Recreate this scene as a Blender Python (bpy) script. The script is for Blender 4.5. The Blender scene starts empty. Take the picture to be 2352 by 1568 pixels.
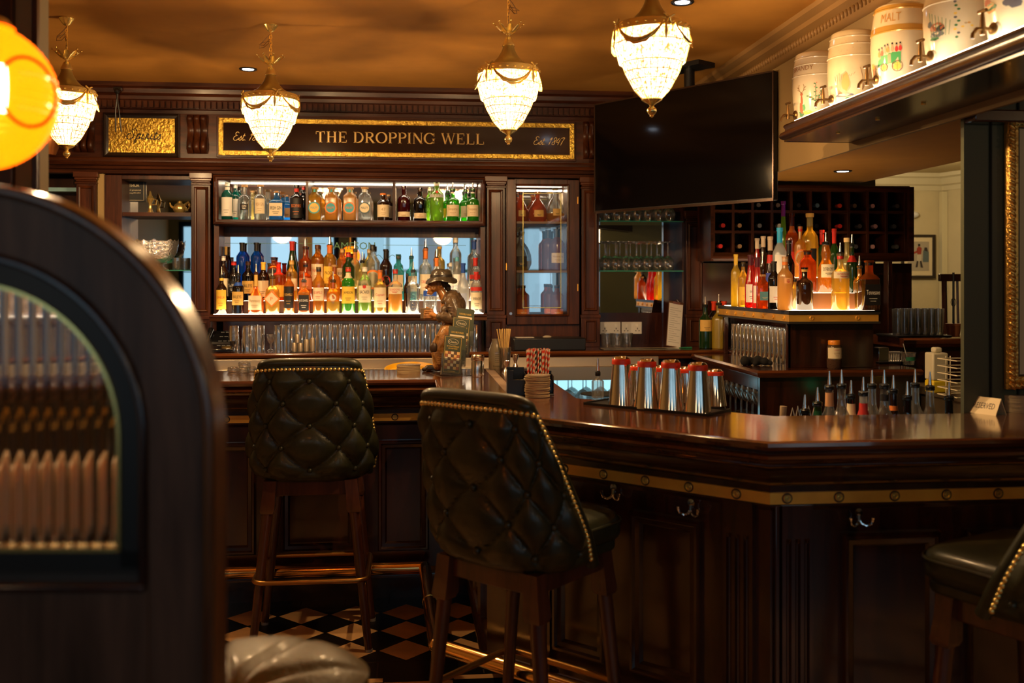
import bpy, math, random
from mathutils import Vector, Matrix
random.seed(7)
PI = math.pi
sc = bpy.context.scene
col = sc.collection

# ------------------------------------------------------------ camera, world, exposure
EYE = 1.55; FPX = 2287.0; YAW = math.radians(6.0); HOR = 645.0
cam_d = bpy.data.cameras.new('camera'); cam = bpy.data.objects.new('camera', cam_d); col.objects.link(cam)
cam_d.sensor_width = 36.0; cam_d.lens = 36.0*FPX/2352
cam_d.shift_y = -(784-HOR)/2352.0
cam_d.clip_start = 0.05; cam_d.clip_end = 60
cam.location = (0, 0, EYE); cam.rotation_euler = (PI/2, 0, -YAW)
cam_d.dof.use_dof = True; cam_d.dof.focus_distance = 4.7; cam_d.dof.aperture_fstop = 2.8
sc.camera = cam
sc.view_settings.view_transform = 'Standard'; sc.view_settings.look = 'None'
sc.view_settings.gamma = 1; sc.view_settings.use_curve_mapping = False
sc.view_settings.exposure = 0.45
sc.cycles.max_bounces = 8; sc.cycles.diffuse_bounces = 3; sc.cycles.glossy_bounces = 4
sc.cycles.transmission_bounces = 5; sc.cycles.transparent_max_bounces = 20
sc.cycles.caustics_reflective = False; sc.cycles.caustics_refractive = False
sc.cycles.sample_clamp_indirect = 4.0; sc.cycles.sample_clamp_direct = 0
world = bpy.data.worlds.new('world'); sc.world = world; world.use_nodes = True
world.node_tree.nodes['Background'].inputs[0].default_value = (0.5, 0.65, 1.0, 1)
world.node_tree.nodes['Background'].inputs[1].default_value = 0.3

_c, _s = math.cos(YAW), math.sin(YAW)
def ray(u, v):
    a = (u-1176)/FPX; b = -(v-HOR)/FPX
    return Vector((a*_c+_s, -a*_s+_c, b))
def at(u, v, Y=None, Z=None, X=None, d=None):
    """the point of the room seen at photo position u, v on a known plane"""
    r = ray(u, v)
    if Y is not None: t = Y/r.y
    elif Z is not None: t = (Z-EYE)/r.z
    elif X is not None: t = X/r.x
    else: t = d
    return Vector((r.x*t, r.y*t, EYE+r.z*t))
def XU(u, Y): return at(u, 645, Y=Y).x
def ZV(v, X, Y): return EYE-(v-HOR)/FPX*(X*_s+Y*_c)

def area(name, loc, rot, sx, sy, power, color, spread=None):
    l = bpy.data.lights.new(name, 'AREA'); l.shape = 'RECTANGLE'; l.size = sx; l.size_y = sy
    l.energy = power; l.color = color
    if spread: l.spread = spread
    o = bpy.data.objects.new(name, l); col.objects.link(o); o.location = loc; o.rotation_euler = rot
    return o
def spot(name, loc, rot, power, color, size=1.6, blend=.6, rad=.03):
    l = bpy.data.lights.new(name, 'SPOT'); l.energy = power; l.color = color
    l.spot_size = size; l.spot_blend = blend; l.shadow_soft_size = rad
    o = bpy.data.objects.new(name, l); col.objects.link(o); o.location = loc; o.rotation_euler = rot
    return o
def point(name, loc, power, color, rad=.03):
    l = bpy.data.lights.new(name, 'POINT'); l.energy = power; l.color = color; l.shadow_soft_size = rad
    o = bpy.data.objects.new(name, l); col.objects.link(o); o.location = loc
    return o
WARM = (1.0, .64, .30)
# daylight through the windows of the wall behind the camera
for wx in (-2.2, 0.2, 2.6):
    area('window_daylight', (wx, -2.42, 1.75), (PI/2, 0, 0), 1.1, 1.2, .6, (.55, .78, 1.0), 2.6)

# ------------------------------------------------------------ materials
def nmat(name):
    m = bpy.data.materials.new(name); m.use_nodes = True
    return m, m.node_tree, m.node_tree.nodes, m.node_tree.links
_M = {}
def pm(name, base=(.5,.5,.5), rough=.5, metal=0, coat=0, spec=.5, sheen=0, bump=0, bscale=60, trans=0, ior=1.45, var=0, vscale=8):
    if name in _M: return _M[name]
    m, nt, N, L = nmat(name); b = N['Principled BSDF']
    b.inputs['Base Color'].default_value = (*base, 1); b.inputs['Roughness'].default_value = rough
    b.inputs['Metallic'].default_value = metal; b.inputs['Coat Weight'].default_value = coat
    b.inputs['Coat Roughness'].default_value = .12; b.inputs['Specular IOR Level'].default_value = spec
    b.inputs['Transmission Weight'].default_value = trans; b.inputs['IOR'].default_value = ior
    if bump or var:
        tc = N.new('ShaderNodeTexCoord'); no = N.new('ShaderNodeTexNoise')
        no.inputs['Scale'].default_value = bscale if bump else vscale; no.inputs['Detail'].default_value = 4
        L.new(tc.outputs['Object'], no.inputs['Vector'])
        if bump:
            bp = N.new('ShaderNodeBump'); bp.inputs['Strength'].default_value = bump; bp.inputs['Distance'].default_value = .01
            L.new(no.outputs['Fac'], bp.inputs['Height']); L.new(bp.outputs['Normal'], b.inputs['Normal'])
        if var:
            n2 = N.new('ShaderNodeTexNoise'); n2.inputs['Scale'].default_value = vscale; n2.inputs['Detail'].default_value = 5
            L.new(tc.outputs['Object'], n2.inputs['Vector'])
            cr = N.new('ShaderNodeValToRGB'); cr.color_ramp.elements[0].position = .3; cr.color_ramp.elements[1].position = .7
            cr.color_ramp.elements[0].color = (*[c*(1-var) for c in base], 1); cr.color_ramp.elements[1].color = (*[min(1, c*(1+var)) for c in base], 1)
            L.new(n2.outputs['Fac'], cr.inputs['Fac']); L.new(cr.outputs['Color'], b.inputs['Base Color'])
    _M[name] = m; return m
def wood(name, dark, light, rough=.3, coat=.5, axis='Z', scale=1.0, bump=.12):
    if name in _M: return _M[name]
    m, nt, N, L = nmat(name); b = N['Principled BSDF']
    tc = N.new('ShaderNodeTexCoord'); mp = N.new('ShaderNodeMapping')
    k = {'Z': (14, 14, 1.2), 'X': (1.2, 14, 14), 'Y': (14, 1.2, 14)}[axis]
    mp.inputs['Scale'].default_value = [q*scale for q in k]
    no = N.new('ShaderNodeTexNoise'); no.inputs['Scale'].default_value = 1.5; no.inputs['Detail'].default_value = 7; no.inputs['Roughness'].default_value = .6
    no.inputs['Distortion'].default_value = .6
    wv = N.new('ShaderNodeTexNoise'); wv.inputs['Scale'].default_value = 9; wv.inputs['Detail'].default_value = 3
    cr = N.new('ShaderNodeValToRGB'); cr.color_ramp.elements[0].position = .32; cr.color_ramp.elements[1].position = .68
    cr.color_ramp.elements[0].color = (*dark, 1); cr.color_ramp.elements[1].color = (*light, 1)
    mx = N.new('ShaderNodeMath'); mx.operation = 'MULTIPLY_ADD'; mx.inputs[1].default_value = .3
    bp = N.new('ShaderNodeBump'); bp.inputs['Strength'].default_value = bump; bp.inputs['Distance'].default_value = .004
    L.new(tc.outputs['Object'], mp.inputs['Vector']); L.new(mp.outputs['Vector'], no.inputs['Vector']); L.new(mp.outputs['Vector'], wv.inputs['Vector'])
    L.new(wv.outputs['Fac'], mx.inputs[0]); L.new(no.outputs['Fac'], mx.inputs[2])
    s2 = N.new('ShaderNodeMath'); s2.operation = 'SUBTRACT'; s2.inputs[1].default_value = .15
    L.new(mx.outputs[0], s2.inputs[0]); L.new(s2.outputs[0], cr.inputs['Fac']); L.new(cr.outputs['Color'], b.inputs['Base Color'])
    L.new(no.outputs['Fac'], bp.inputs['Height']); L.new(bp.outputs['Normal'], b.inputs['Normal'])
    b.inputs['Roughness'].default_value = rough; b.inputs['Coat Weight'].default_value = coat; b.inputs['Coat Roughness'].default_value = .15; b.inputs['Specular IOR Level'].default_value = .3 if coat < .3 else .5
    _M[name] = m; return m
def emit(name, color, strength):
    if name in _M: return _M[name]
    m, nt, N, L = nmat(name); N.remove(N['Principled BSDF'])
    e = N.new('ShaderNodeEmission'); e.inputs[0].default_value = (*color, 1); e.inputs[1].default_value = strength
    L.new(e.outputs[0], N['Material Output'].inputs[0]); _M[name] = m; return m
def glassy(name, color, clear=.5, rough=.05, glow=1.0, edge=.35):
    """thin walled bottle glass and what fills it: tinted see-through, scattering and a glossy skin"""
    if name in _M: return _M[name]
    m, nt, N, L = nmat(name); N.remove(N['Principled BSDF'])
    tr = N.new('ShaderNodeBsdfTransparent'); tr.inputs[0].default_value = (*color, 1)
    tl = N.new('ShaderNodeBsdfTranslucent'); tl.inputs[0].default_value = (*[min(1, c*glow) for c in color], 1)
    df = N.new('ShaderNodeBsdfDiffuse'); df.inputs[0].default_value = (*[min(1, c*glow) for c in color], 1)
    gl = N.new('ShaderNodeBsdfGlossy'); gl.inputs[0].default_value = (1, 1, 1, 1); gl.inputs['Roughness'].default_value = rough
    m0 = N.new('ShaderNodeMixShader'); m0.inputs[0].default_value = .22; L.new(tl.outputs[0], m0.inputs[1]); L.new(df.outputs[0], m0.inputs[2])
    m1 = N.new('ShaderNodeMixShader'); m1.inputs[0].default_value = clear; L.new(m0.outputs[0], m1.inputs[1]); L.new(tr.outputs[0], m1.inputs[2])
    lw = N.new('ShaderNodeLayerWeight'); lw.inputs[0].default_value = edge
    mu = N.new('ShaderNodeMath'); mu.operation = 'MULTIPLY_ADD'; mu.inputs[1].default_value = .75; mu.inputs[2].default_value = .05; mu.use_clamp = True
    L.new(lw.outputs['Fresnel'], mu.inputs[0])
    m2 = N.new('ShaderNodeMixShader'); L.new(mu.outputs[0], m2.inputs[0]); L.new(m1.outputs[0], m2.inputs[1]); L.new(gl.outputs[0], m2.inputs[2])
    L.new(m2.outputs[0], N['Material Output'].inputs[0]); _M[name] = m; return m

WOOD = wood('mahogany', (.018,.0045,.0018), (.085,.022,.006), .36, .05, 'Z')
WOODX = wood('mahogany_across', (.018,.0045,.0018), (.085,.022,.006), .34, .06, 'X')
WOODY = wood('mahogany_deep', (.035,.010,.004), (.125,.040,.013), .32, .5, 'Y')
TOP = wood('polished_counter', (.050,.012,.004), (.15,.042,.012), .09, 1, 'X', .7, .015)
DKW = wood('dark_bar_front', (.012,.003,.0018), (.055,.013,.005), .24, .8, 'Z')
LEGW = wood('stool_leg_wood', (.045,.012,.006), (.11,.032,.014), .3, .5, 'Z')
BRASS = pm('aged_brass', (1.0,.46,.07), .36, .45, bump=.05, bscale=40, var=.2, vscale=9)
GOLD = pm('gilt_brass', (.95,.70,.24), .22, .85)
POLB = pm('polished_brass_pipe', (.95,.55,.18), .14, 1)
STEEL = pm('steel', (.75,.72,.68), .18, 1)
CHROME = pm('chrome', (.85,.85,.85), .08, 1)
BLACK = pm('black_plastic', (.008,.008,.009), .35)
BLACKG = pm('black_gloss', (.006,.006,.007), .06, coat=.5)
LEATH = pm('green_leather', (.022,.023,.009), .42, coat=.18, bump=.06, bscale=120, var=.35, vscale=14)
WHITE = pm('white_plastic', (.75,.72,.66), .4)
CREAM = pm('cream_paint', (.62,.50,.30), .6, var=.05)
CLEAR = glassy('clear_glass', (.93,.94,.95), .90, .03, 1, .55)
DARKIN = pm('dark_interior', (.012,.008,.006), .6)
def mirror_mat():
    m = pm('mirror_glass', (.86,.86,.84), .015, 1); return m
MIRR = mirror_mat()

# ------------------------------------------------------------ mesh building
class MB:
    def __init__(s): s.v = []; s.f = []; s.m = []; s.T = Matrix.Identity(4); s.mi = 0
    def add(s, vs, fs):
        n = len(s.v); T = s.T
        s.v += [tuple(T @ Vector(p)) for p in vs]; s.f += [tuple(n+i for i in f) for f in fs]; s.m += [s.mi]*len(fs)
        return s
    def box(s, x0, x1, y0, y1, z0, z1):
        return s.add([(x0,y0,z0),(x1,y0,z0),(x1,y1,z0),(x0,y1,z0),(x0,y0,z1),(x1,y0,z1),(x1,y1,z1),(x0,y1,z1)],
                     [(0,3,2,1),(4,5,6,7),(0,1,5,4),(1,2,6,5),(2,3,7,6),(3,0,4,7)])
    def prism(s, poly, z0, z1):
        n = len(poly)
        return s.add([(x,y,z0) for x,y in poly]+[(x,y,z1) for x,y in poly],
                     [tuple(range(n-1,-1,-1)), tuple(range(n,2*n))]+[(i,(i+1)%n,n+(i+1)%n,n+i) for i in range(n)])
    def lathe(s, prof, c=(0,0,0), seg=20, sq=0, cap=True, flat=1.0):
        vs = []; fs = []
        for r, z in prof:
            for k in range(seg):
                a = 2*PI*(k+.5)/seg; ca, sa = math.cos(a), math.sin(a)
                q = 1/((abs(ca)**sq+abs(sa)**sq)**(1/sq)) if sq and r > 1e-5 else 1
                vs.append((c[0]+r*q*ca, c[1]+r*q*sa*flat, c[2]+z))
        for i in range(len(prof)-1):
            for k in range(seg):
                k2 = (k+1) % seg
                fs.append((i*seg+k, i*seg+k2, (i+1)*seg+k2, (i+1)*seg+k))
        if cap:
            if prof[0][0] > 1e-5: fs.append(tuple(range(seg-1,-1,-1)))
            if prof[-1][0] > 1e-5: fs.append(tuple((len(prof)-1)*seg+k for k in range(seg)))
        return s.add(vs, fs)
    def cyl(s, c, r, h, seg=16, r2=None): return s.lathe([(r,0),(r if r2 is None else r2,h)], c, seg)
    def sphere(s, c, r, seg=14, rings=8, sc=(1,1,1)):
        vs = []; fs = []
        for i in range(rings+1):
            t = PI*i/rings
            for k in range(seg):
                a = 2*PI*k/seg; vs.append((c[0]+sc[0]*r*math.sin(t)*math.cos(a), c[1]+sc[1]*r*math.sin(t)*math.sin(a), c[2]-sc[2]*r*math.cos(t)))
        for i in range(rings):
            for k in range(seg):
                k2 = (k+1)%seg; fs.append((i*seg+k, i*seg+k2, (i+1)*seg+k2, (i+1)*seg+k))
        return s.add(vs, fs)
    def tube(s, pts, r, seg=8, closed=False, caps=True):
        P = [Vector(p) for p in pts]; n = len(P); vs = []; fs = []; up = None
        for i in range(n):
            a = P[i-1] if (i or closed) else P[i]; b = P[(i+1)%n] if (i < n-1 or closed) else P[i]
            d = (b-a)
            if d.length < 1e-9: d = Vector((0,0,1))
            d.normalize()
            if up is None: up = Vector((0,0,1)) if abs(d.z) < .9 else Vector((1,0,0))
            x = d.cross(up)
            if x.length < 1e-6: x = d.cross(Vector((0,1,0)))
            x.normalize(); y = x.cross(d).normalized(); up = y
            rr = r[i] if isinstance(r, (list, tuple)) else r
            for k in range(seg):
                t = 2*PI*k/seg; vs.append(tuple(P[i]+x*rr*math.cos(t)+y*rr*math.sin(t)))
        m = n if closed else n-1
        for i in range(m):
            j = (i+1) % n
            for k in range(seg):
                k2 = (k+1)%seg; fs.append((i*seg+k, i*seg+k2, j*seg+k2, j*seg+k))
        if caps and not closed: fs.append(tuple(range(seg-1,-1,-1))); fs.append(tuple((n-1)*seg+k for k in range(seg)))
        return s.add(vs, fs)
    def rectframe(s, x0, x1, z0, z1, y, prof):
        """mitred frame on a plane facing -y; prof = closed loop of (inset, out)"""
        vs = []; n = len(prof); fs = []
        for i, o in prof:
            vs += [(x0+i,y-o,z0+i),(x1-i,y-o,z0+i),(x1-i,y-o,z1-i),(x0+i,y-o,z1-i)]
        for j in range(n):
            j2 = (j+1)%n
            for k in range(4):
                k2 = (k+1)%4; fs.append((j*4+k, j*4+k2, j2*4+k2, j2*4+k))
        return s.add(vs, fs)
    def run(s, path, prof, closed_prof=True, caps=True):
        """sweep prof (offset to the right of travel, z) along a flat path with mitres"""
        P = [Vector((p[0],p[1])) for p in path]; n = len(P); k = len(prof); vs = []; fs = []
        for i in range(n):
            def nr(a, b):
                d = (b-a).normalized(); return Vector((d.y, -d.x))
            if i == 0: m = nr(P[0], P[1])
            elif i == n-1: m = nr(P[-2], P[-1])
            else:
                a, b = nr(P[i-1], P[i]), nr(P[i], P[i+1]); m = (a+b); m = m/(m.length_squared/2)
            for o, z in prof: q = P[i]+m*o; vs.append((q.x, q.y, z))
        for i in range(n-1):
            for j in range(k if closed_prof else k-1):
                j2 = (j+1)%k; fs.append((i*k+j, i*k+j2, (i+1)*k+j2, (i+1)*k+j))
        if caps and closed_prof: fs.append(tuple(range(k))); fs.append(tuple((n-1)*k+j for j in range(k-1,-1,-1)))
        return s.add(vs, fs)
    def patch(s, r, a0, a1, z0, z1, c=(0,0,0), seg=10, sq=0):
        """part of a cylinder wall facing -y; angles measured from -y"""
        vs = []; fs = []
        for i in range(seg+1):
            a = a0+(a1-a0)*i/seg
            if sq: x = c[0]+r*a; y = c[1]-r
            else: x = c[0]+r*math.sin(a); y = c[1]-r*math.cos(a)
            vs += [(x,y,c[2]+z0),(x,y,c[2]+z1)]
        for i in range(seg): fs.append((2*i,2*i+2,2*i+3,2*i+1))
        return s.add(vs, fs)
    def text(s, t, w, h, fn, stretch=True):
        vs, fs, (bw, bh) = textmesh(t)
        k = h/bh; kx = k
        if bw*k > w or stretch: kx = w/bw if (bw*k > w or stretch == 2) else k
        return s.add([fn((x-bw/2)*kx, (y-bh/2)*k) for x, y in vs], fs)
    def build(s, name, mats, parent=None, smooth=40, bevel=0, loc=None, label=None, cat=None, group=None, kind=None, subsurf=0):
        me = bpy.data.meshes.new(name); me.from_pydata(s.v, [], s.f)
        if not isinstance(mats, (list, tuple)): mats = [mats]
        for m in mats: me.materials.append(m)
        if len(mats) > 1: me.polygons.foreach_set('material_index', s.m)
        if smooth:
            me.polygons.foreach_set('use_smooth', [True]*len(me.polygons)); me.update()
            me.set_sharp_from_angle(angle=math.radians(smooth))
        o = bpy.data.objects.new(name, me); col.objects.link(o)
        if parent is not None: o.parent = parent
        if loc is not None: o.location = loc
        if bevel:
            b = o.modifiers.new('bevel', 'BEVEL'); b.width = bevel; b.segments = 2; b.limit_method = 'ANGLE'; b.angle_limit = math.radians(40)
        if subsurf: o.modifiers.new('subsurf', 'SUBSURF').levels = subsurf; o.modifiers['subsurf'].render_levels = subsurf
        tag(o, label, cat, group, kind); return o
def tag(o, label=None, cat=None, group=None, kind=None):
    if label: o['label'] = label
    if cat: o['category'] = cat
    if group: o['group'] = group
    if kind: o['kind'] = kind
    return o
def thing(name, label, cat, loc=(0,0,0), rz=0, group=None):
    o = bpy.data.objects.new(name, None); col.objects.link(o); o.location = loc; o.rotation_euler = (0,0,rz)
    o.empty_display_size = .05
    return tag(o, label, cat, group)
def dup(root, loc=None, rz=None, label=None, group=None):
    def cp(o, par):
        c = o.copy(); col.objects.link(c)
        if par is not None: c.parent = par
        for ch in list(o.children): cp(ch, c)
        return c
    r = cp(root, None)
    if loc is not None: r.location = loc
    if rz is not None: r.rotation_euler = (0,0,rz)
    if label: r['label'] = label
    if group: r['group'] = group
    return r
_T = {}
def textmesh(t):
    if t in _T: return _T[t]
    cu = bpy.data.curves.new('t', 'FONT'); cu.body = t; cu.size = 1; cu.resolution_u = 2
    ob = bpy.data.objects.new('t', cu); me = ob.to_mesh()
    vs = [(v.co.x, v.co.y) for v in me.vertices]; fs = [tuple(p.vertices) for p in me.polygons]
    ob.to_mesh_clear(); bpy.data.objects.remove(ob); bpy.data.curves.remove(cu)
    x0 = min(v[0] for v in vs); y0 = min(v[1] for v in vs)
    vs = [(x-x0, y-y0) for x, y in vs]
    _T[t] = (vs, fs, (max(v[0] for v in vs), max(v[1] for v in vs))); return _T[t]
def flat(c, ux=(1,0,0), uz=(0,0,1)):
    c = Vector(c); ux = Vector(ux); uz = Vector(uz)
    return lambda x, z: tuple(c+ux*x+uz*z)
def wrap(r, z, a0=0):
    return lambda x, h: (r*math.sin(x/r+a0), -r*math.cos(x/r+a0), z+h)
# ------------------------------------------------------------ room shell
S = dict(kind='structure')
CEIL = pm('ochre_ceiling', (.44,.19,.022), .75, var=.06)
MB().box(-3.6,1.87,-2.6,6.9,2.75,2.85).build('ceiling', CEIL, smooth=0, **S)
MB().box(1.87,6.2,-2.6,9.6,2.75,2.85).build('ceiling', CEIL, smooth=0, **S)
MB().box(1.872,2.85,3.22,6.05,2.17,2.745).build('trim_1', CEIL, smooth=0, **S)      # lowered soffit over the right of the bar
fl = MB(); fl.mi = 0; fl.box(-3.6,6.2,-2.6,9.6,-.1,0)
fl.mi = 1; P_ = .236; Q_ = .240
for k in range(-16, 20):
    for j in range(-12, 3):
        cx, cy = -.005+k*P_, 4.086+Q_/2+j*Q_
        if j in (-1, -2): continue
        if j < -1: cy -= .0
        e = .006
        fl.add([(cx-P_/2+e,cy,.0012),(cx,cy-Q_/2+e,.0012),(cx+P_/2-e,cy,.0012),(cx,cy+Q_/2-e,.0012)], [(0,1,2,3)])
for k in range(-30, 40):                                   # border strip of small oblong tiles
    x0 = -.36+k*.27
    if k % 2 == 0: fl.add([(x0,3.875,.0012),(x0+.265,3.875,.0012),(x0+.265,3.915,.0012),(x0,3.915,.0012)], [(0,1,2,3)])
    else: fl.add([(x0,3.83,.0012),(x0+.265,3.83,.0012),(x0+.265,3.87,.0012),(x0,3.87,.0012)], [(0,1,2,3)])
fl.mi = 2
for k in range(-30, 40): x0 = -.33+k*.21; fl.add([(x0,3.925,.001),(x0+.004,3.925,.001),(x0+.004,4.08,.001),(x0,4.08,.001)], [(0,1,2,3)])
fl.add([(-3.5,4.08,.001),(5,4.08,.001),(5,4.084,.001),(-3.5,4.084,.001)], [(0,1,2,3)])
for k in range(-20, 20): x0 = -.3+k*.21; fl.add([(x0,4.81,.001),(x0+.004,4.81,.001),(x0+.004,5,.001),(x0,5,.001)], [(0,1,2,3)])
fl.build('floor', [pm('black_tile', (.008,.006,.005), .3), pm('cream_tile', (.75,.42,.17), .45, var=.2, vscale=6), pm('tile_joint', (.05,.03,.015), .8)], smooth=0, **S)
GREENW = pm('dark_green_panelling', (.062,.062,.026), .5)
TAN = pm('tan_wall', (.34,.23,.10), .7)
MB().box(-3.7,-3.6,-2.6,6.9,0,2.75).build('wall_left', TAN, smooth=0, **S)
MB().box(6.1,6.2,-2.6,9.6,0,2.75).build('wall_right', TAN, smooth=0, **S)
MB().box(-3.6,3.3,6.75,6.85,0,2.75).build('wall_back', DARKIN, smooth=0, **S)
# the wall behind the camera, with its daylit windows
w = MB(); w.mi = 0; w.box(-3.6,6.2,-2.7,-2.6,0,2.75)
w.build('wall_front', GREENW, smooth=0, **S)
DAY = emit('daylit_pane', (.45,.78,1.0), .6)
BLUEP = pm('blue_window_paint', (.03,.35,.55), .5)
for i, wx in enumerate((-2.9, -1.6, -.3, 1.0, 2.3, 3.6)):
    m = MB(); m.mi = 0; m.rectframe(wx-.55,wx+.55,.95,2.45,-2.6,[(0,0),(0,.07),(.08,.07),(.08,0)])
    m.box(wx-.03,wx+.03,-2.6,-2.55,1.03,2.37); m.box(wx-.47,wx+.47,-2.6,-2.55,1.68,1.73)
    m.build('window_%d' % (i+1), BLUEP, smooth=0, **S)
    m = MB(); m.add([(wx-.47,-2.59,1.03),(wx+.47,-2.59,1.03),(wx+.47,-2.59,2.37),(wx-.47,-2.59,2.37)], [(3,2,1,0)]).build('window_%d' % (i+11), DAY, smooth=0, **S)

# green panelled wall on the right with vertical board joints; stands behind the right arm of the bar
m = MB(); m.box(1.893,6.1,3.225,3.245,0,2.75)
m.build('wall_panelled', GREENW, smooth=0, **S)
m = MB()
for x in (1.985, 2.085, 2.185, 2.285, 2.385, 2.485, 2.585, 2.685): m.box(x, x+.006, 3.218, 3.2255, 1.10, 2.2)
m.build('trim_2', pm('board_joint', (.006,.006,.003), .8), smooth=0, **S)
# rear room seen past the wine rack
CW = pm('cream_wall', (.66,.55,.33), .7, var=.04)
MB().box(2.85,6.1,6.06,9.6,2.47,2.56).build('ceiling', pm('rear_ceiling', (.45,.34,.16), .8), smooth=0, **S)
MB().box(2.0,4.62,8.2,8.3,0,2.47).build('wall_far', CW, smooth=0, **S)
m = MB(); m.add([(4.62,8.2,0),(4.95,6.9,0),(4.95,6.9,2.47),(4.62,8.2,2.47)], [(0,1,2,3)]); m.add([(4.66,8.24,0),(4.99,6.94,0),(4.99,6.94,2.47),(4.66,8.24,2.47)], [(3,2,1,0)])
m.build('wall_side', CW, smooth=0, **S)
m = MB(); m.run([(2.0,8.2),(4.62,8.2),(4.95,6.9)], [(0,2.47),(.14,2.47),(.13,2.44),(.09,2.43),(.06,2.38),(.03,2.37),(.02,2.33),(0,2.33)])
m.build('trim_3', pm('cream_coving', (.72,.62,.40), .6), smooth=30, **S)
point('rear_room_light', (3.6, 7.0, 2.2), 22, (1.0,.78,.45), .12)
# wooden door casing of the rear room
m = MB(); m.box(4.58,4.63,8.14,8.19,0,2.32); m.build('trim_4', pm('cream_gloss', (.75,.66,.42), .4), smooth=0, **S)
# plaster cornice of the bulkhead over the barrel shelf
def egg_cornice(name, x, y0, y1, zt):
    m = MB(); m.run([(x,y1),(x,y0)], [(0,zt),(.13,zt),(.125,zt-.02),(.09,zt-.035),(.085,zt-.055),(.05,zt-.07),(.045,zt-.10),(.02,zt-.115),(.0,zt-.12)])
    y = y0
    while y < y1: m.sphere((x-.05,y,zt-.083), .012, 6, 4, (1,.7,1.4)); y += .034
    return m.build(name, pm('tan_cornice', (.26,.14,.045), .6), smooth=50, **S)
egg_cornice('trim_5', 1.87, 1.6, 6.1, 2.75)
MB().box(1.858,1.872,1.6,6.05,2.10,2.63).build('trim_6', pm('tan_striped_wall', (.28,.18,.07), .7), smooth=0, **S)

# ------------------------------------------------------------ the back bar
YF, YM = 6.25, 6.47
# wooden cornice with dentils: one long moulding
m = MB(); m.run([(-2.6,6.30),(1.33,6.30),(1.33,6.7)], [(0,2.75),(.10,2.75),(.10,2.725),(.075,2.715),(.07,2.69),(.05,2.675),(.045,2.655),(.035,2.65),(.035,2.60),(.02,2.595),(.015,2.575),(0,2.57)])
x = -2.58
while x < 1.32: m.box(x,x+.022,6.245,6.27,2.603,2.645); x += .034
tag(m.build('cornice', WOODX, smooth=30), 'dark carved wooden cornice with dentils running under the ceiling above the pub sign', 'cornice')
# frieze board
m = MB(); m.box(-2.6,1.33,6.285,6.6,2.30,2.575)
tag(m.build('frieze_board', WOODX, bevel=.002), 'mahogany frieze board behind the long pub sign', 'woodwork')
m = MB(); m.run([(-2.6,6.3),(1.335,6.3),(1.335,6.7)], [(0,2.30),(.05,2.30),(.055,2.29),(.055,2.275),(.085,2.27),(.09,2.26),(.085,2.25),(.06,2.245),(.055,2.23),(.03,2.225),(.025,2.205),(0,2.20)])
tag(m.build('ledge_moulding', WOODX, smooth=30), 'stepped mahogany ledge below the long pub sign', 'moulding')
def corbel(u, w, label):
    t = thing('corbel', label, 'corbel', (XU(u, 6.28), 6.285, 0), 0, 'scroll corbels of the frieze')
    for k in (-1, 0, 1):
        m = MB(); x = k*w/3.1; hw = w*.145; n = 20; vs = []; fs = []
        for i in range(n+1):
            s_ = i/n; z = 2.565-.235*s_
            o = .045+.022*math.cos(s_*PI*2.4)-.01*s_
            o *= min(1, 5*s_+.5, 5*(1-s_)+.5)
            vs += [(x-hw,0,z),(x-hw,-o*.8,z),(x-hw*.4,-o,z),(x+hw*.4,-o,z),(x+hw,-o*.8,z),(x+hw,0,z)]
        for i in range(n):
            for j in range(5): fs.append((i*6+j,i*6+j+1,i*6+j+7,i*6+j+6))
        m.add(vs, fs); m.build('scroll', WOOD, t, smooth=60)
    return t
corbel(195, .125, 'scrolled wooden corbel left of the gilded script panel')
corbel(454, .125, 'scrolled wooden corbel between the gilded script panel and the long pub sign')
corbel(1357, .11, 'scrolled wooden corbel at the right end of the long pub sign, beside the television')
corbel(60, .125, 'scrolled wooden corbel at the far left of the frieze')

# lettering made of strokes
def stroke_poly(m, pts, w, fn, ws=None):
    """flat ribbon along 2-D points with varying width"""
    n = len(pts); L_ = []; R_ = []
    for i in range(n):
        a = pts[max(0,i-1)]; b = pts[min(n-1,i+1)]
        dx, dy = b[0]-a[0], b[1]-a[1]; l = math.hypot(dx, dy) or 1
        ww = (ws[i] if ws else w)/2
        L_.append((pts[i][0]-dy/l*ww, pts[i][1]+dx/l*ww)); R_.append((pts[i][0]+dy/l*ww, pts[i][1]-dx/l*ww))
    m.add([fn(*q) for q in L_]+[fn(*q) for q in R_], [(i,n+i,n+i+1,i+1) for i in range(n-1)])
def arc(cx, cy, rx, ry, a0, a1, n=14): return [(cx+rx*math.cos(math.radians(a0+(a1-a0)*i/n)), cy+ry*math.sin(math.radians(a0+(a1-a0)*i/n))) for i in range(n+1)]
TH_, TN = .15, .05
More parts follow.
